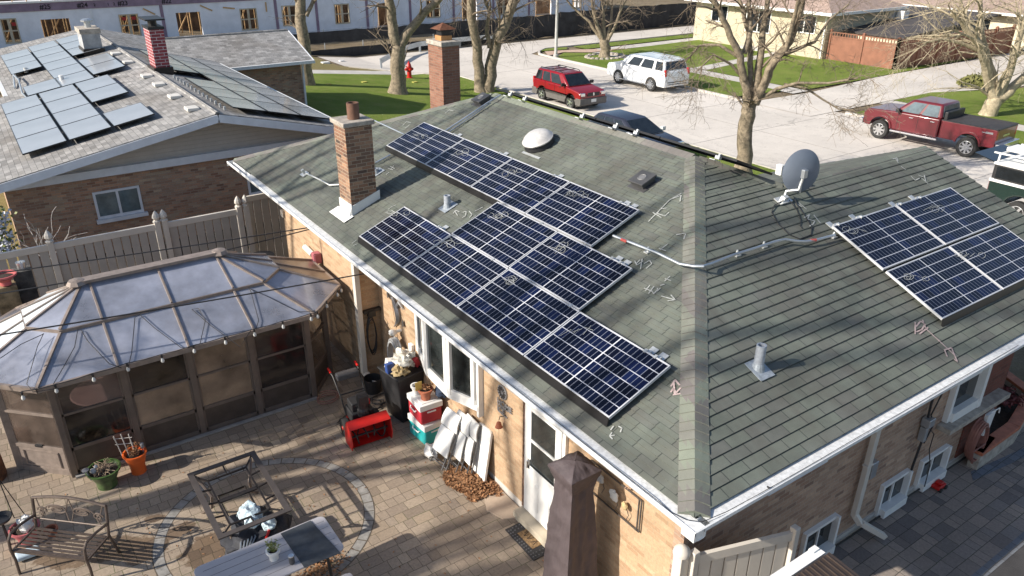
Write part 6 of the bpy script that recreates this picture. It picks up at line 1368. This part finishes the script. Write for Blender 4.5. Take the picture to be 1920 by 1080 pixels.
# pots and plants behind the bench
t = pot('flower_pot', 'pink rimmed pot with a white plastic glove on it behind the bench', (-5.82,7.05), .12, .19, .27, mat('pink_pot', (.45,.12,.13), .6)); q = MB(); blob(q, (-5.80,7.03,.33), (.1,.12,.1), 3, 12, .5)
for k in range(4): q.tube([(-5.84+k*.045,7.02,.36), (-5.85+k*.05,7.0,.47-.02*abs(k-1.5))], .018, 6)
q.build('glove', WPL, t, smooth=True); plant(t, (-5.85,7.05), .25, 14, .1, .15, STM, 8, 0, .004)
t = pot('flower_pot', 'small terracotta pot half hidden behind the bench back', (-5.52,6.98), .06, .085, .14, TERR)
q = MB(); q.box(-6.0, -5.7, 6.62, 6.8, .02, .1); tag(q.build('folded_towel', mat('pale_blue_cloth', (.45,.55,.63), .8, var=.1), bevel=.03), 'pale blue folded towel behind the left arm of the bench', 'towel')
t = thing('garden_stake', 'thin dark plant stakes standing at the left edge behind the bench', 'stake', (-5.95,7.7,0)); q = MB(); q.tube([(-5.95,7.72,0), (-5.98,7.75,.75)], .008, 5); q.tube([(-5.98,7.75,.75), (-5.8,7.6,.05)], .007, 5); q.build('stakes', BLK, t)
P = PZ(8, 968, .5); t = thing('fire_bowl', 'dark round metal bowl at the left edge above the bench arm', 'bowl', (P.x, P.y, 0)); q = MB(); q.lathe((P.x-.05,P.y,.42), [(.05,0), (.12,.03), (.15,.08), (.14,.085), (.1,.04)], 18); q.build('bowl', BLK, t, smooth=True); q = MB(); q.tube([(P.x-.05,P.y,0), (P.x-.05,P.y,.43)], .02, 6); q.build('stand', BLK, t)
# snow blower (x along the auger width)
t = thing('snow_blower', 'red and black two-stage snow blower parked on the patio', 'snow blower', (-.72,6.8,0), R(-94))
def lb(q, *a): return q.box(*a)
q = MB(); q.ext([(.18,-.36,.03), (.5,-.36,.03), (.56,-.36,.2), (.5,-.36,.42), (.3,-.36,.5), (.18,-.36,.3)], (0,.012,0)); q.ext([(.18,.35,.03), (.5,.35,.03), (.56,.35,.2), (.5,.35,.42), (.3,.35,.5), (.18,.35,.3)], (0,.012,0))
for (a, b), (c, d) in (((.18,.03),(.18,.3)), ((.18,.3),(.3,.5)), ((.3,.5),(.5,.44)), ((.18,.03),(.42,.03))): q.ext([(a,-.36,b), (c,-.36,d), (c+.012,-.36,d+.003), (a+.012,-.36,b+.003)], (0,.72,0))
q.build('auger_housing', REDM, t, local=True, fixn=True)
q = MB(); q.tube([(.36,-.34,.2), (.36,.34,.2)], .02, 8)
for s in (-1, 1):
    pts = [(.36+.13*math.cos(i*.5), s*(.05+i*.015), .2+.13*math.sin(i*.5)) for i in range(20)]; q.tube(pts, .014, 5)
q.build('auger', BLK, t, local=True)
q = MB(); q.box(-.22, .16, -.2, .2, .3, .5); q.box(-.16, .1, -.17, .14, .5, .66); q.lathe((-.2,0,.42), [(.13,-.06), (.15,.0), (.13,.06)], 14, ax=(1,0,0)); q.build('engine', BLKP, t, local=True, bevel=.02); q = MB(); q.box(-.22, .2, -.2, .2, .2, .3); q.box(-.05,.08,.08,.17,.55,.66); q.build('engine_deck', REDM, t, local=True, bevel=.02)
q = MB(); q.lathe((.16,.0,.45), [(.1,0), (.1,.1), (.08,.14), (.08,.3)], 12); q.box(.1, .26, -.09, .09, .7, .86); q.build('chute', BLKP, t, local=True, bevel=.01)
q = MB(); q.box(-.02,.1,-.12,-.02,.6,.64); q.lathe((-.05,.08,.6), [(.04,0), (.04,.05)], 12); q.build('fuel_cap', CHR, t, local=True)
for s in (-1, 1):
    q = MB(); q.lathe((-.02,s*.28,.17), [(.1,-.05), (.165,-.05), (.17,-.03), (.17,.03), (.165,.05), (.1,.05)], 20, ax=(0,1,0)); w_ = q.build('wheel', RUB, t, local=True, smooth=True); q = MB(); q.lathe((-.02,s*.28,.17), [(.1,-.04), (.1,.045), (.04,.05), (.03,.06)], 14, ax=(0,s,0)); q.build('rim', REDM, w_, local=True)
    q = MB(); q.tube([(-.16,s*.2,.3), (-.35,s*.22,.62), (-.6,s*.24,.88), (-.72,s*.25,.9)], .014, 6); q.build('handlebar', BLK, t, local=True, smooth=True); q = MB(); q.tube([(-.68,s*.25,.9), (-.82,s*.25,.92)], .022, 8); q.build('grip', REDM, t, local=True)
q = MB(); q.box(-.62, -.46, -.2, .2, .82, .93); q.build('control_panel', mat('panel_grey', (.07,.07,.075), .4), t, local=True, bevel=.02); q = MB(); q.tube([(-.35,-.22,.62), (-.35,.22,.62)], .012, 6); q.build('cross_bar', BLK, t, local=True)
q = MB(); q.box(.502,.508,-.25,.25,.33,.38); q.build('white_lettering_strip', WPL, t, local=True) if False else None
# bin full of junk
bx, by = .14, 6.86
t = thing('trash_bin', 'black wheeled trash bin overflowing with bags and bottles by the bay window', 'bin', (bx,by,0), R(8))
q = MB(); q.add([(-.2,-.24,0), (.2,-.24,0), (.2,.24,0), (-.2,.24,0), (-.28,-.31,.95), (.28,-.31,.95), (.28,.31,.95), (-.28,.31,.95)], [(3,2,1,0), (4,5,6,7), (0,1,5,4), (1,2,6,5), (2,3,7,6), (3,0,4,7)]); q.box(-.3,.3,-.33,.33,.93,.97); q.build('body', BLKP, t, local=True, bevel=.03)
for s in (-1, 1): q = MB(); q.lathe((.2,s*.27,.1), [(.1,-.03), (.1,.03)], 14, ax=(0,1,0)); q.build('wheel', RUB, t, local=True)
rj = random.Random(12); jc = [('white', WPL), ('clear', mat('clear_bag', (.6,.58,.52), .3, var=.3, scale=14)), ('red', REDC), ('gold', mat('gold_foil', (.5,.38,.2), .4)), ('blue', mat('blue_label', (.03,.07,.25), .5)), ('green', mat('green_label', (.15,.25,.1), .6)), ('white', WPL), ('clear', MATS['clear_bag'])]
lab = ['white carton at the left of the bin top', 'crumpled clear bag heaped in the middle of the bin', 'red box near the right rim of the bin', 'gold wrapper in front on the bin', 'dark blue carton at the front left of the bin', 'green packet at the back of the bin', 'white bottle lying across the bin', 'large translucent bag on top of the bin heap']
for i, ((nm, m_), l_) in enumerate(zip(jc, lab)):
    c = V((bx,by,0))+V(((-.18,0,.2,-.1,-.22,.05,.08,.05)[i], (.12,.05,-.14,-.16,.0,.2,-.02,-.06)[i], (1.05,1.08,1.1,1.02,1.04,1.12,1.12,1.16)[i])); q = MB()
    if nm in ('clear', 'gold'): blob(q, c, (.17,.18,.13) if i == 7 else (.12,.13,.1), i*3, 14, .8, 2.5); o = q.build('plastic_bag', m_, smooth=True)
    else:
        Mx = Matrix.Translation(c) @ Matrix.Rotation(rj.uniform(0,3), 4, 'Z') @ Matrix.Rotation(rj.uniform(-.6,.6), 4, 'X'); q.box(-.07, .07, -.05, .05, -.09, .09, Mx); o = q.build('carton', m_, bevel=.008)
    tag(o, l_, 'rubbish', 'rubbish heaped in the trash bin')
# hoses on the wall
def coil(name, label, c, nrm, r, turns, m, rr_=.014, sz=1.35, cat='hose', tail=None):
    n_ = V(nrm).normalized(); a_ = V((0,0,1)).cross(n_).normalized(); pts = []; rn = random.Random(7)
    for i in range(turns*16): th = i*2*math.pi/16; k = r*(1+.09*math.sin(i*.37)+.06*rn.uniform(-1,1)*0); pts.append(V(c)+a_*k*math.cos(th)+U(k*sz*math.sin(th)-abs(.05*math.sin(i*.11)))+n_*(.03+.015*(i//16)))
    if tail: pts += [V(p) for p in tail]
    q = MB(); q.tube(pts, rr_, 6); return tag(q.build(name, m, smooth=True), label, cat)
coil('garden_hose', 'thick grey hose coiled on the wall between the downspout and bay window', (.36,7.38,.95), (-1,0,0), .2, 7, HOSEG, .018, 1.6, tail=[(.3,7.6,.5), (.25,7.55,.2), (.2,7.3,.04), (.05,7.2,.03)])
q = MB(); q.ball((.28,7.42,1.38), .08, .8, 1, .7, jit=.3); q.tube([(.3,7.42,1.38), (.45,7.42,1.38)], .03, 6); tag(q.build('hose_hanger', WPL, smooth=True), 'white hose hanger holding the grey hose', 'hanger')
coil('extension_cord', 'dark extension cords hanging in long loops on the shaded wall', (.22,8.27,1.0), (0,-1,0), .09, 5, BLKP, .01, 4.2)
q = MB(); q.box(.18, .32, 8.18, 8.28, 1.38, 1.5); q.box(.1, .44, 8.2, 8.28, 1.46, 1.52); tag(q.build('hook_rack', BLK), 'black hook rack above the hanging cords', 'rack')
q = MB(); q.box(.38, .447, 6.9, 7.02, 1.12, 1.32); tag(q.build('outlet_box', WPL, bevel=.01), 'white weatherproof outlet box above the trash bin', 'outlet box')
q = MB(); rn = random.Random(3)
for k in range(4):
    c = V((.0-.25*k, 7.5-.1*k, .02)); pts = [c+V((.22*math.cos(i*.5+k)*(1+.2*math.sin(i*1.3)), .16*math.sin(i*.5+k)*(1+.2*math.cos(i*.9)), .01*(i % 3))) for i in range(26)]; q.tube(pts, .009, 4)
tag(q.build('tangled_cords', BLKP), 'tangle of dark cords on the paving behind the snow blower', 'cord')
q = MB(); pts = [V((-.85+.2*math.cos(i*.5), 8.0+.16*math.sin(i*.5), .03+.004*i)) for i in range(30)]; q.tube(pts, .01, 5); tag(q.build('coiled_cable', HOSEB), 'reddish brown cord coiled on the ground beside the gazebo corner', 'cord')
t = thing('black_tote', 'black plastic bucket beside the coiled cords', 'bucket', (-.1,7.75,0)); q = MB(); q.lathe((-.0,7.85,0), [(.14,0), (.17,.3), (.16,.3), (.14,.05)], 18); q.build('body', BLKP, t); 
# stacked coolers
def cooler(name, label, c, z, rz, w, d, h, m, lidm):
    t = thing(name, label, 'cooler', (c[0],c[1],z), rz); q = MB(); q.box(-w/2, w/2, -d/2, d/2, 0, h*.72); q.build('body', m, t, local=True, bevel=.03); q = MB(); q.box(-w/2-.012, w/2+.012, -d/2-.012, d/2+.012, h*.72+.002, h); q.box(-w/2+.05, w/2-.05, -d/2+.05, d/2-.05, h, h+.012); q.build('lid', lidm, t, local=True, bevel=.025)
    q = MB(); q.tube([(-w*.5-.01,-.1,h*.6), (-w*.5-.03,-.09,h*.52), (-w*.5-.03,.09,h*.52), (-w*.5-.01,.1,h*.6)], .012, 6); q.build('handle', lidm, t, local=True)
    q = MB(); q.box(-.08, .08, -d/2-.016, -d/2-.002, h*.58, h*.64); q.build('latch', lidm, t, local=True)
cooler('cooler', 'teal cooler with white lid at the bottom of the cooler stack', (.17,6.05), 0, R(4), .4, .52, .4, TEAL, WPL)
cooler('cooler', 'red cooler with white lid stacked on the teal cooler', (.16,6.06), .414, R(-3), .4, .5, .38, REDC, WPL)
t = pot('flower_pot', 'terracotta pot with a tag and dead leaves on top of the red cooler', (.14,5.98), .08, .125, .2, TERR, .81); plant(t, (.14,5.98), .98, 14, .1, .1, LEAF, 9, .03, .004)
q = MB(); q.box(-.03, .09, 6.0, 6.01, 1.0, 1.16, Matrix.Rotation(.0, 4, 'X')); tag(q.build('plant_tag', mat('yellow_tag', (.65,.45,.12), .6)), 'yellow plant tag sticking out of the terracotta pot', 'tag')
t = pot('flower_pot', 'white pot behind the terracotta one on the red cooler', (.08,6.2), .06, .085, .17, WPL, .81)
q = MB(); blob(q, (.36,5.85,.95), (.09,.12,.12), 5, 12, .5); tag(q.build('dark_cloth', mat('dark_blue_cloth', (.02,.035,.07), .8), smooth=True), 'dark blue cloth hanging behind the terracotta pot', 'cloth')
# folding chairs leaning on the wall
def fchair(label, y, lean, dx, dy, rz=0):
    t = thing('folding_chair', label, 'folding chair', (dx, y, 0), rz, 'white folding chairs leaning on the wall'); S = V((math.sin(lean), 0, math.cos(lean)))
    # local: x towards the wall, y along it
    P = lambda v, s, off=0: V((S.x*s-off*S.z, v, S.z*s+off*S.x))
    for s in (-1, 1): q = MB(); q.tube([P(s*.21,0), P(s*.21,.5), P(s*.19,.98)], .013, 6); q.build('leg', mat('grey_tube', (.13,.13,.135), .4, .5), t, local=True); q = MB(); q.tube([P(s*.18,.05,.07), P(s*.185,.72,.03)], .011, 6); q.build('leg', MATS['grey_tube'], t, local=True)
    q = MB(); q.tube([P(-.21,.08), P(.21,.08)], .01, 6); q.tube([P(-.18,.16,.06), P(.18,.16,.06)], .01, 6); q.build('cross_bar', MATS['grey_tube'], t, local=True)
    def slab(q, s0, s1, off, w, bow):
        n = 6; vs = []
        for k in range(n+1):
            f = k/n; o_ = off+bow*math.sin(math.pi*f)
            for o2 in (0, .022):
                for w_ in (-w, w): vs.append(P(w_*(1-.12*f), s0+(s1-s0)*f, o_+o2))
        o = len(q.v); q.v += vs
        for k in range(n):
            b = o+k*4; q.f += [(b,b+1,b+5,b+4), (b+2,b+6,b+7,b+3), (b,b+4,b+6,b+2), (b+1,b+3,b+7,b+5)]
        q.f += [(o,o+2,o+3,o+1), (o+n*4,o+n*4+1,o+n*4+3,o+n*4+2)]
    q = MB(); slab(q, .70, 1.0, .02, .215, .03); q.build('backrest', WPL, t, local=True, fixn=True, bevel=.006); q = MB(); slab(q, .26, .70, .045, .2, .012); q.build('seat', WPL, t, local=True, fixn=True, bevel=.006)
fchair('front white folding chair, leaning out farthest over the leaf pile', 5.18, R(24), -.12, 0, R(6))
fchair('middle white folding chair leaning behind the front one', 5.0, R(18), .06, 0, R(2)); fchair('rear white folding chair leaning beside the white table top', 4.82, R(13), .17, 0, R(-3))
q = MB(); Mx = Matrix.Translation(V((.25,4.55,.0))) @ Matrix.Rotation(R(9), 4, 'Y')
pts = []
for p in rrect(0, .98, -.19, .19, .08, 0): pts.append(Mx @ V((0, p[1], p[0])))
q.ext(pts, Mx.to_3x3() @ V((.045,0,0))); t = thing('folding_table', 'white folding table top leaning on the wall above the leaves', 'folding table', (.25,4.55,0)); q.build('tabletop', WPL, t, fixn=True, bevel=.008)
q = MB(); q.tube([Mx @ V((.055,-.15,.1)), Mx @ V((.055,-.15,.8))], .012, 6); q.tube([Mx @ V((.055,.15,.1)), Mx @ V((.055,.15,.8))], .012, 6); q.build('folded_legs', MATS['grey_tube'], t)
q = MB(); blob(q, (-.08,5.45,.14), (.1,.13,.15), 2, 12, .5); tag(q.build('white_bag', WPL, smooth=True), 'white bag on the ground between the teal cooler and the chairs', 'bag')
# leaf pile
q = MB(); rl = random.Random(21)
for i in range(3200):
    a, b = rl.uniform(0, 6.28), rl.random()**.6; b *= .82+.45*noise.noise(V((math.cos(a)*1.8, math.sin(a)*1.8, 4))); x = .12+.44*b*math.cos(a); y = 4.56+.66*b*math.sin(a)-.12*b*math.cos(a)
    if x > .44: x = .44-rl.random()*.25
    h = .12*max(0, 1-b**1.2)*rl.random()+.012; c = V((x, y, h)); u_ = V((rl.gauss(0,1), rl.gauss(0,1), rl.gauss(0,.55))).normalized()*rl.uniform(.022,.04); w_ = u_.cross(V((rl.gauss(0,.4), rl.gauss(0,.4), 1))).normalized()*rl.uniform(.012,.022)
    q.add([c-u_, c+w_+U(.006), c+u_, c-w_+U(.006)], [(0,1,2,3)])
tag(stuff(q.build('leaf_pile', mat('leaf_mix', (.33,.17,.08), .8, var=.55, scale=28))), 'pile of crisp brown leaves at the foot of the wall', 'leaves')
q = MB()
for i in range(160):
    x, y = rl.uniform(-5.5, .3), rl.uniform(2.5, 8); c = V((x, y, .01)); u_ = V((rl.gauss(0,1), rl.gauss(0,1), .1)).normalized()*.025; w_ = u_.cross(U(1))*.5; q.add([c-u_, c+w_+U(.008), c+u_, c-w_+U(.006)], [(0,1,2,3)])
P = PZ(600, 1062, 0)
for i in range(260):
    c = V((P.x+rl.gauss(0,.16), P.y+rl.gauss(0,.14), .01+.04*rl.random())); u_ = V((rl.gauss(0,1), rl.gauss(0,1), .3)).normalized()*.03; w_ = u_.cross(U(1))*.5; q.add([c-u_, c+w_, c+u_, c-w_], [(0,1,2,3)])
tag(stuff(q.build('scattered_leaves', MATS['leaf_mix'])), 'dry leaves scattered over the patio paving', 'leaves')
# curved concrete pad beside the door and the welcome mat
q = MB(); pts = [(.42,4.25), (.1,4.1), (-.02,3.85), (.08,3.55), (.25,3.45), (.42,3.45)]; q.ext([V((x,y,.004)) for x, y in pts], U(.02)); struct(q.build('step_pad', mat('tan_concrete', (.43,.34,.26), .85, var=.1, bump=.003), fixn=True))
t = thing('door_mat', 'black rubber doormat with a coir centre before the back door', 'doormat', (.2,2.99,0))
cm = [V((*c, .006)) for c in ((-.02,3.35), (.37,3.35), (.42,2.62), (-.03,2.62))]
q = MB(); q.ext(cm, U(.012)); q.build('rubber_border', mat('rubber_mat', (.03,.03,.033), .6), t, fixn=True)
q = MB(); q.box(.08, .29, 2.80, 3.18, .019, .024); q.build('coir_centre', mat('coir', (.25,.16,.08), .95, var=.4, scale=40), t)
q = MB(); rn = random.Random(1)
for i in range(12):
    for xx in (.0, .04, .335, .375): q.lathe((xx, 2.67+i*.056, .018), [(.013,0), (.011,.009), (.004,.011)], 6)
for i in range(4):
    for yy in (2.66, 2.72, 3.25, 3.31): q.lathe((.09+i*.06, yy, .018), [(.013,0), (.011,.009), (.004,.011)], 6)
q.build('raised_studs', mat('stud_grey', (.12,.12,.13), .4), t)
q = MB()
for k in range(3):
    y = 3.1-k*.1; q.tube([(.18+.05*math.sin(i*1.1+k*2), y-.012*i*1.0+.03, .0255) for i in range(7)], .005, 4)
q.build('dark_script', INK, t)
# covered patio heater
t = thing('covered_heater', 'tall patio heater under a tapering dark brown cover near the door', 'patio heater', (-.1,1.83,0))
hx, hy = -.06, 1.80; q = MB(); n = 24
prof = [(.27,.0,.12), (.262,.25,.14), (.25,.5,.16), (.24,.75,.15), (.23,.95,.16), (.215,1.2,.15), (.2,1.4,.16), (.19,1.6,.14), (.175,1.8,.12), (.165,1.93,.06), (.172,1.98,.03), (.228,2.17,.0), (.23,2.2,0), (.12,2.27,.0), (.01,2.31,0)]
o = len(q.v); per = 32
for (h_, z_, fold) in prof:
    for k in range(per):
        s = k/per*4; i = int(s); f = s-i; c4 = [(-1,-1), (1,-1), (1,1), (-1,1)]; a_, b_ = c4[i % 4], c4[(i+1) % 4]; x = a_[0]+(b_[0]-a_[0])*f; y = a_[1]+(b_[1]-a_[1])*f
        ed = math.sin(math.pi*f); w_ = 1-.1*fold/.1*ed*.6+.07*noise.noise(V((x*2.4, y*2.4, z_*1.3)))*(1 if z_ < 2.0 else .25)+.05*fold*10*noise.noise(V((x*6, y*6, z_*.8)))
        q.v.append(V((hx+h_*x*w_, hy+h_*y*w_, z_)))
for i in range(len(prof)-1):
    for k in range(per): q.f.append((o+i*per+k, o+i*per+(k+1) % per, o+(i+1)*per+(k+1) % per, o+(i+1)*per+k))
cov = q.build('cover', COVR, t, smooth=True, ang=28); sb = cov.modifiers.new('s', 'SUBSURF'); sb.subdivision_type = 'SIMPLE'; sb.levels = 2; sb.render_levels = 2
tx = bpy.data.textures.new('folds', 'CLOUDS'); tx.noise_scale = .13; dm = cov.modifiers.new('d', 'DISPLACE'); dm.texture = tx; dm.strength = .045; dm.mid_level = .5
q = MB(); q.lathe((hx,hy,0), [(.2,0), (.2,.08), (.04,.1), (.04,2.1)], 16); q.build('heater_pole', BLK, t)
# wall ornaments on the sunny wall
X0 = .435
def wallobj(name, label, cat, f, m, **k):
    q = MB(); f(q); return tag(q.build(name, m, **k), label, cat, k.get('group'))
DEC = mat('dark_cast_metal', (.12,.11,.105), .5, .4, var=.2, scale=14); PEW = mat('pewter', (.28,.28,.29), .45, .4, var=.15, scale=12)
t = thing('wall_clock', 'round dark sunburst clock plaque on the sunny wall left of the door', 'clock', (X0,4.1,1.84)); q = MB(); q.lathe((X0+.01,4.1,1.84), [(.12,0), (.12,.015), (.1,.02), (.09,.012), (.03,.012), (.03,.02)], 24, ax=(-1,0,0)); q.build('disc', PEW, t)
q = MB()
for k in range(12): a = k*math.pi/6; q.bar((X0-.012,4.1+.04*math.cos(a),1.84+.04*math.sin(a)), (X0-.012,4.1+.1*math.cos(a),1.84+.1*math.sin(a)), .012, .012, (1,0,0))
q.build('rays', DEC, t)
t = thing('word_plaque', 'cut metal word sign hanging below the round clock', 'sign', (X0,4.07,1.6))
for i, (s, z) in enumerate((('HOME', 1.60), ('ICE', 1.47))): text('lettering', s, (X0-.008, 4.22, z), .135, PEW, t, rot=(math.pi/2,0,-math.pi/2), depth=.006)
q = MB(); q.box(X0-.005, X0+.01, 3.94, 4.22, 1.575, 1.595); q.box(X0-.005, X0+.01, 3.97, 4.2, 1.445, 1.465); q.tube([(X0-.004,4.2,1.72), (X0-.004,4.2,1.45)], .004, 4); q.build('backing_bar', PEW, t)
t = thing('hanging_bell', 'small brown bell on a hooked bracket below the word sign', 'bell', (X0,4.1,1.3)); q = MB(); q.tube([(.45,4.08,1.42), (.38,4.08,1.44), (.36,4.08,1.38)], .007, 5); q.build('bracket', BRZD, t); q = MB(); q.lathe((.36,4.08,1.26), [(.06,0), (.045,.03), (.035,.08), (.01,.1)], 14); q.build('bell', TERR, t, smooth=True); q = MB(); q.tube([(.36,4.08,1.26), (.36,4.08,1.05)], .002, 4); q.build('cord', BLKP, t)
t = thing('gecko_ornament', 'curved scaly lizard ornament with small leaf plates on the wall beside the downspout', 'ornament', (X0,7.55,1.7)); q = MB()
pts = [(X0-.02, 7.55+.17*math.cos(a), 1.72+.26*math.sin(a)) for a in [2.2-i*.27 for i in range(0, 13)]]; pts = [(X0-.02, 7.62-.2*math.sin(i/12*math.pi)+.0, 1.98-i*.05) for i in range(13)]
q.tube(pts, [.012+.045*math.sin(math.pi*min(1, (i+1)/12)) for i in range(13)], 8); q.tube([pts[3], (X0-.02,7.32,2.0), (X0-.02,7.2,1.9)], [.03,.045,.01], 8); q.build('body', PEW, t, smooth=True)
for (dy, dz) in ((.26,.2), (-.3,-.15), (.14,.22)): q = MB(); q.ext([(X0-.01, 7.55+dy+.05*a, 1.75+dz+.08*b) for a, b in ((0,1), (.9,.2), (.4,-1), (-.7,-.5))], (-.01,0,0)); q.build('leaf_plate', DEC, t, fixn=True)
# framed rose panel
t = thing('rose_panel', 'thin metal wall frame with three white roses right of the covered heater', 'ornament', (X0,1.5,1.65))
ya, yb, za, zb = 1.12, 2.05, 1.45, 1.93; q = MB()
for p, r_ in (((ya,za),(yb,za)), ((yb,za),(yb,zb)), ((yb,zb),(ya,zb)), ((ya,zb),(ya,za)), ((ya+.04,za+.0),(ya+.04,zb))): q.bar((X0-.015,*p), (X0-.015,*r_), .016, .016, (1,0,0))
q.build('frame', DEC, t)
for k, (y, z, s) in enumerate(((1.82,1.8,.06), (1.56,1.72,.075), (1.36,1.7,.05))):
    q = MB(); blob(q, (X0-.05,y,z), (.03,s,s), k+2, 10, .4, 2); q.build('rose', WPL if k < 2 else mat('tan_leaf', (.5,.38,.2), .5), t, smooth=True); q = MB(); q.tube([(X0-.03,y,z), (X0-.03,y-.06,z-.12), (X0-.03,y-.02,z-.22)], .005, 4); q.build('rose_stem', DEC, t)
t = thing('pinecone_spray', 'dried pinecone spray hanging from the gutter above the rose panel', 'ornament', (X0,1.5,2.2)); q = MB(); rn = random.Random(4)
for i in range(170):
    f = rn.random(); c = V((X0-.05+rn.gauss(0,.02), 1.75-.45*f+rn.gauss(0,.04), 2.42-.35*f+rn.gauss(0,.04))); u_ = V((rn.gauss(0,.5), rn.gauss(0,1), -1)).normalized()*.05; w_ = u_.orthogonal().normalized()*.014; q.add([c-u_, c+w_, c+u_, c-w_], [(0,1,2,3)])
q.build('sprigs', mat('dried_sprig', (.42,.27,.2), .8, var=.3, scale=30), t)
# meters on the far part of the wall
t = thing('wall_meter', 'white cylinder and red capped fitting on the projecting wall behind the gazebo', 'meter', (.05,10.7,1.75)); P = PX(572, 463, .0); q = MB(); q.tube([P, P+V((.02,-.35,-.05))], .06, 10); q.build('cylinder', WPL, t); P = PX(590, 475, .0); q = MB(); q.box(-.08, .07, P.y-.2, P.y, P.z-.16, P.z+.05); q.build('box', mat('rose_box', (.4,.12,.14), .6), t, bevel=.02)
# gate, cap post and shed roof at the lower right corner
t = thing('white_gate', 'beige vinyl gate panel beside the side wall at the bottom', 'gate', (.95,.07,0)); g0, g1 = V((.42,.26,0)), V((1.66,-.13,0)); dg = (g1-g0).normalized()
q = MB(); q.bar(g0+U(1.72), g1+U(1.72), .05, .12); q.build('rail', BEIL, t); q = MB(); q.bar(g0+U(.1), g1+U(.1), .05, .12); q.build('rail', BEIL, t)
for p in (g0, g1): q = MB(); q.bar(p+U(.02), p+U(1.84), .09, .09, (1,0,0)); q.build('stile', BEIL, t, bevel=.01)
q = MB()
for i in range(7): a = g0+dg*(.06+i*.168); q.bar(a+dg*.082+U(.9), a+dg*.084+U(.9), 1, 1) if False else None; q.bar(a+dg*.01+U(.9), a+dg*.158+U(.9), .02, 1.55)
q.build('board_panel', BEIL, t)
t = thing('gate_post', 'thick pale gate post with domed cap at the near house corner', 'post', (.30,.36,0)); q = MB(); q.box(.24, .37, .28, .41, 0, 1.8); q.build('post', BEIL, t, bevel=.01); q = MB(); q.lathe((.305,.345,1.8), [(.1,0), (.1,.02), (.09,.06), (.05,.1), (.01,.115)], 16); q.build('post_cap', BEIL, t, smooth=True)
t = thing('shed', 'small shed with dark ribbed metal roof and white fascia at the bottom edge', 'shed', (.6,-1.5,0)); q = MB(); q.ext([(-.6,-.78,2.2), (1.26,-.78,2.2), (1.26,-2.6,2.05), (-.6,-2.6,2.05)], U(-.03)); rf = q.build('roof', mat('dark_metal_roof', (.075,.055,.045), .5, .3, var=.15), t, fixn=True)
q = MB()
for i in range(26): x = -.55+i*.07; q.bar((x,-.79,2.205), (x,-2.6,2.055), .014, .012)
q.build('ribs', MATS['dark_metal_roof'], rf); q = MB(); q.box(-.6, 1.22, -.76, -.64, 2.12, 2.2); q.box(1.1,1.2,-.7,-.64,2.2,2.22); q.build('fascia', WHT, t); q = MB(); q.box(-.5, 1.1, -2.5, -.85, 0, 2.1); q.build('wall', BEI, t)
# driveway side: hose, planter, red toy
coil('brown_hose', 'brown garden hose coiled on the side wall beneath the window sill', (7.12,.33,.58), (0,-1,0), .2, 9, HOSEB, .017, 1.75, tail=[(7.0,.25,.3), (7.1,.2,.12)])
q = MB(); q.ext([(7.2,.22,1.0), (7.45,.22,1.02), (7.38,.22,.55), (7.22,.22,.6)], (0,.05,0)); q.tube([(7.3,.25,1.0), (7.5,.2,1.05), (7.52,.2,.95)], .012, 5); tag(q.build('hose_bracket', WPL, fixn=True), 'white bracket plate behind the brown hose coil', 'bracket')
t = thing('planter', 'curved planter with red brick rim and pale stone beside the porch corner', 'planter', (8.6,.1,0)); n = 14; out = [(7.75+1.9*i/n, -.0-.32*math.sin(math.pi*min(1, .15+i/n*.85)*.5)) for i in range(n+1)]+[(9.75+.25*math.sin(a), -.32+.35-.35*math.cos(a)) for a in [R(20*k) for k in range(1, 6)]]+[(10.0, 1.6)]
pA = PZ(1830, 850, .3); pB = PZ(1900, 800, .3); pC = PZ(1935, 740, .3); ctl = [V((7.75,.3,.3)), V((pA.x,pA.y,.3)), V((pB.x,pB.y,.3)), V((pC.x,pC.y,.3)), V((10.2,1.4,.3))]
q = MB()
for a, b in zip(ctl, ctl[1:]): q.bar(a-U(.16), b-U(.16), .16, .3)
q.build('stone_wall', CAP, t); q = MB()
for a, b in zip(ctl, ctl[1:]): q.bar(a+U(.02), b+U(.02), .2, .06)
q.build('brick_rim', TERR, t, bevel=.01); q = MB(); q.ext([V((7.8,.5,.15))]+[c+V((0,.08,-.15)) for c in ctl]+[V((9.9,1.6,.15)), V((8.1,1.6,.15))], U(.03)); q.build('soil', SOIL, t, fixn=True)
t = thing('planter_shrub', 'small reddish shrub and blue cloth in the porch planter', 'shrub', (9.2,.8,.18)); plant(t, (9.1,.8), .2, 90, .35, .4, mat('red_leaf', (.12,.02,.02), .7, var=.4, scale=20), 7, .05, .006)
P = PZ(1760, 910, .05); t = thing('red_toy', 'small red and black toy car lying on the driveway beside the window', 'toy', (P.x,P.y,0)); q = MB(); q.box(P.x-.12, P.x+.1, P.y-.07, P.y+.07, .03, .09); q.box(P.x-.05, P.x+.06, P.y-.05, P.y+.05, .09, .13); q.build('body', REDM, t, bevel=.015)
for dx, dy in ((-.08,-.08), (-.08,.08), (.07,-.08), (.07,.08)): q = MB(); q.lathe((P.x+dx,P.y+dy,.035), [(.035,-.015), (.035,.015)], 10, ax=(0,1,0)); q.build('wheel', RUB, t)
P = PX(560, 440, .6); t = thing('compost_bin', 'black ribbed barrel behind the fence end beside the projecting wall', 'barrel', (-.35,12.9,0)); q = MB(); q.lathe((-.35,12.8,0), [(.3,0), (.32,.3), (.3,.32), (.32,.6), (.3,.62), (.32,.9), (.28,1.15), (.01,1.2)], 20); q.build('drum', BLKP, t, smooth=True, ang=30)
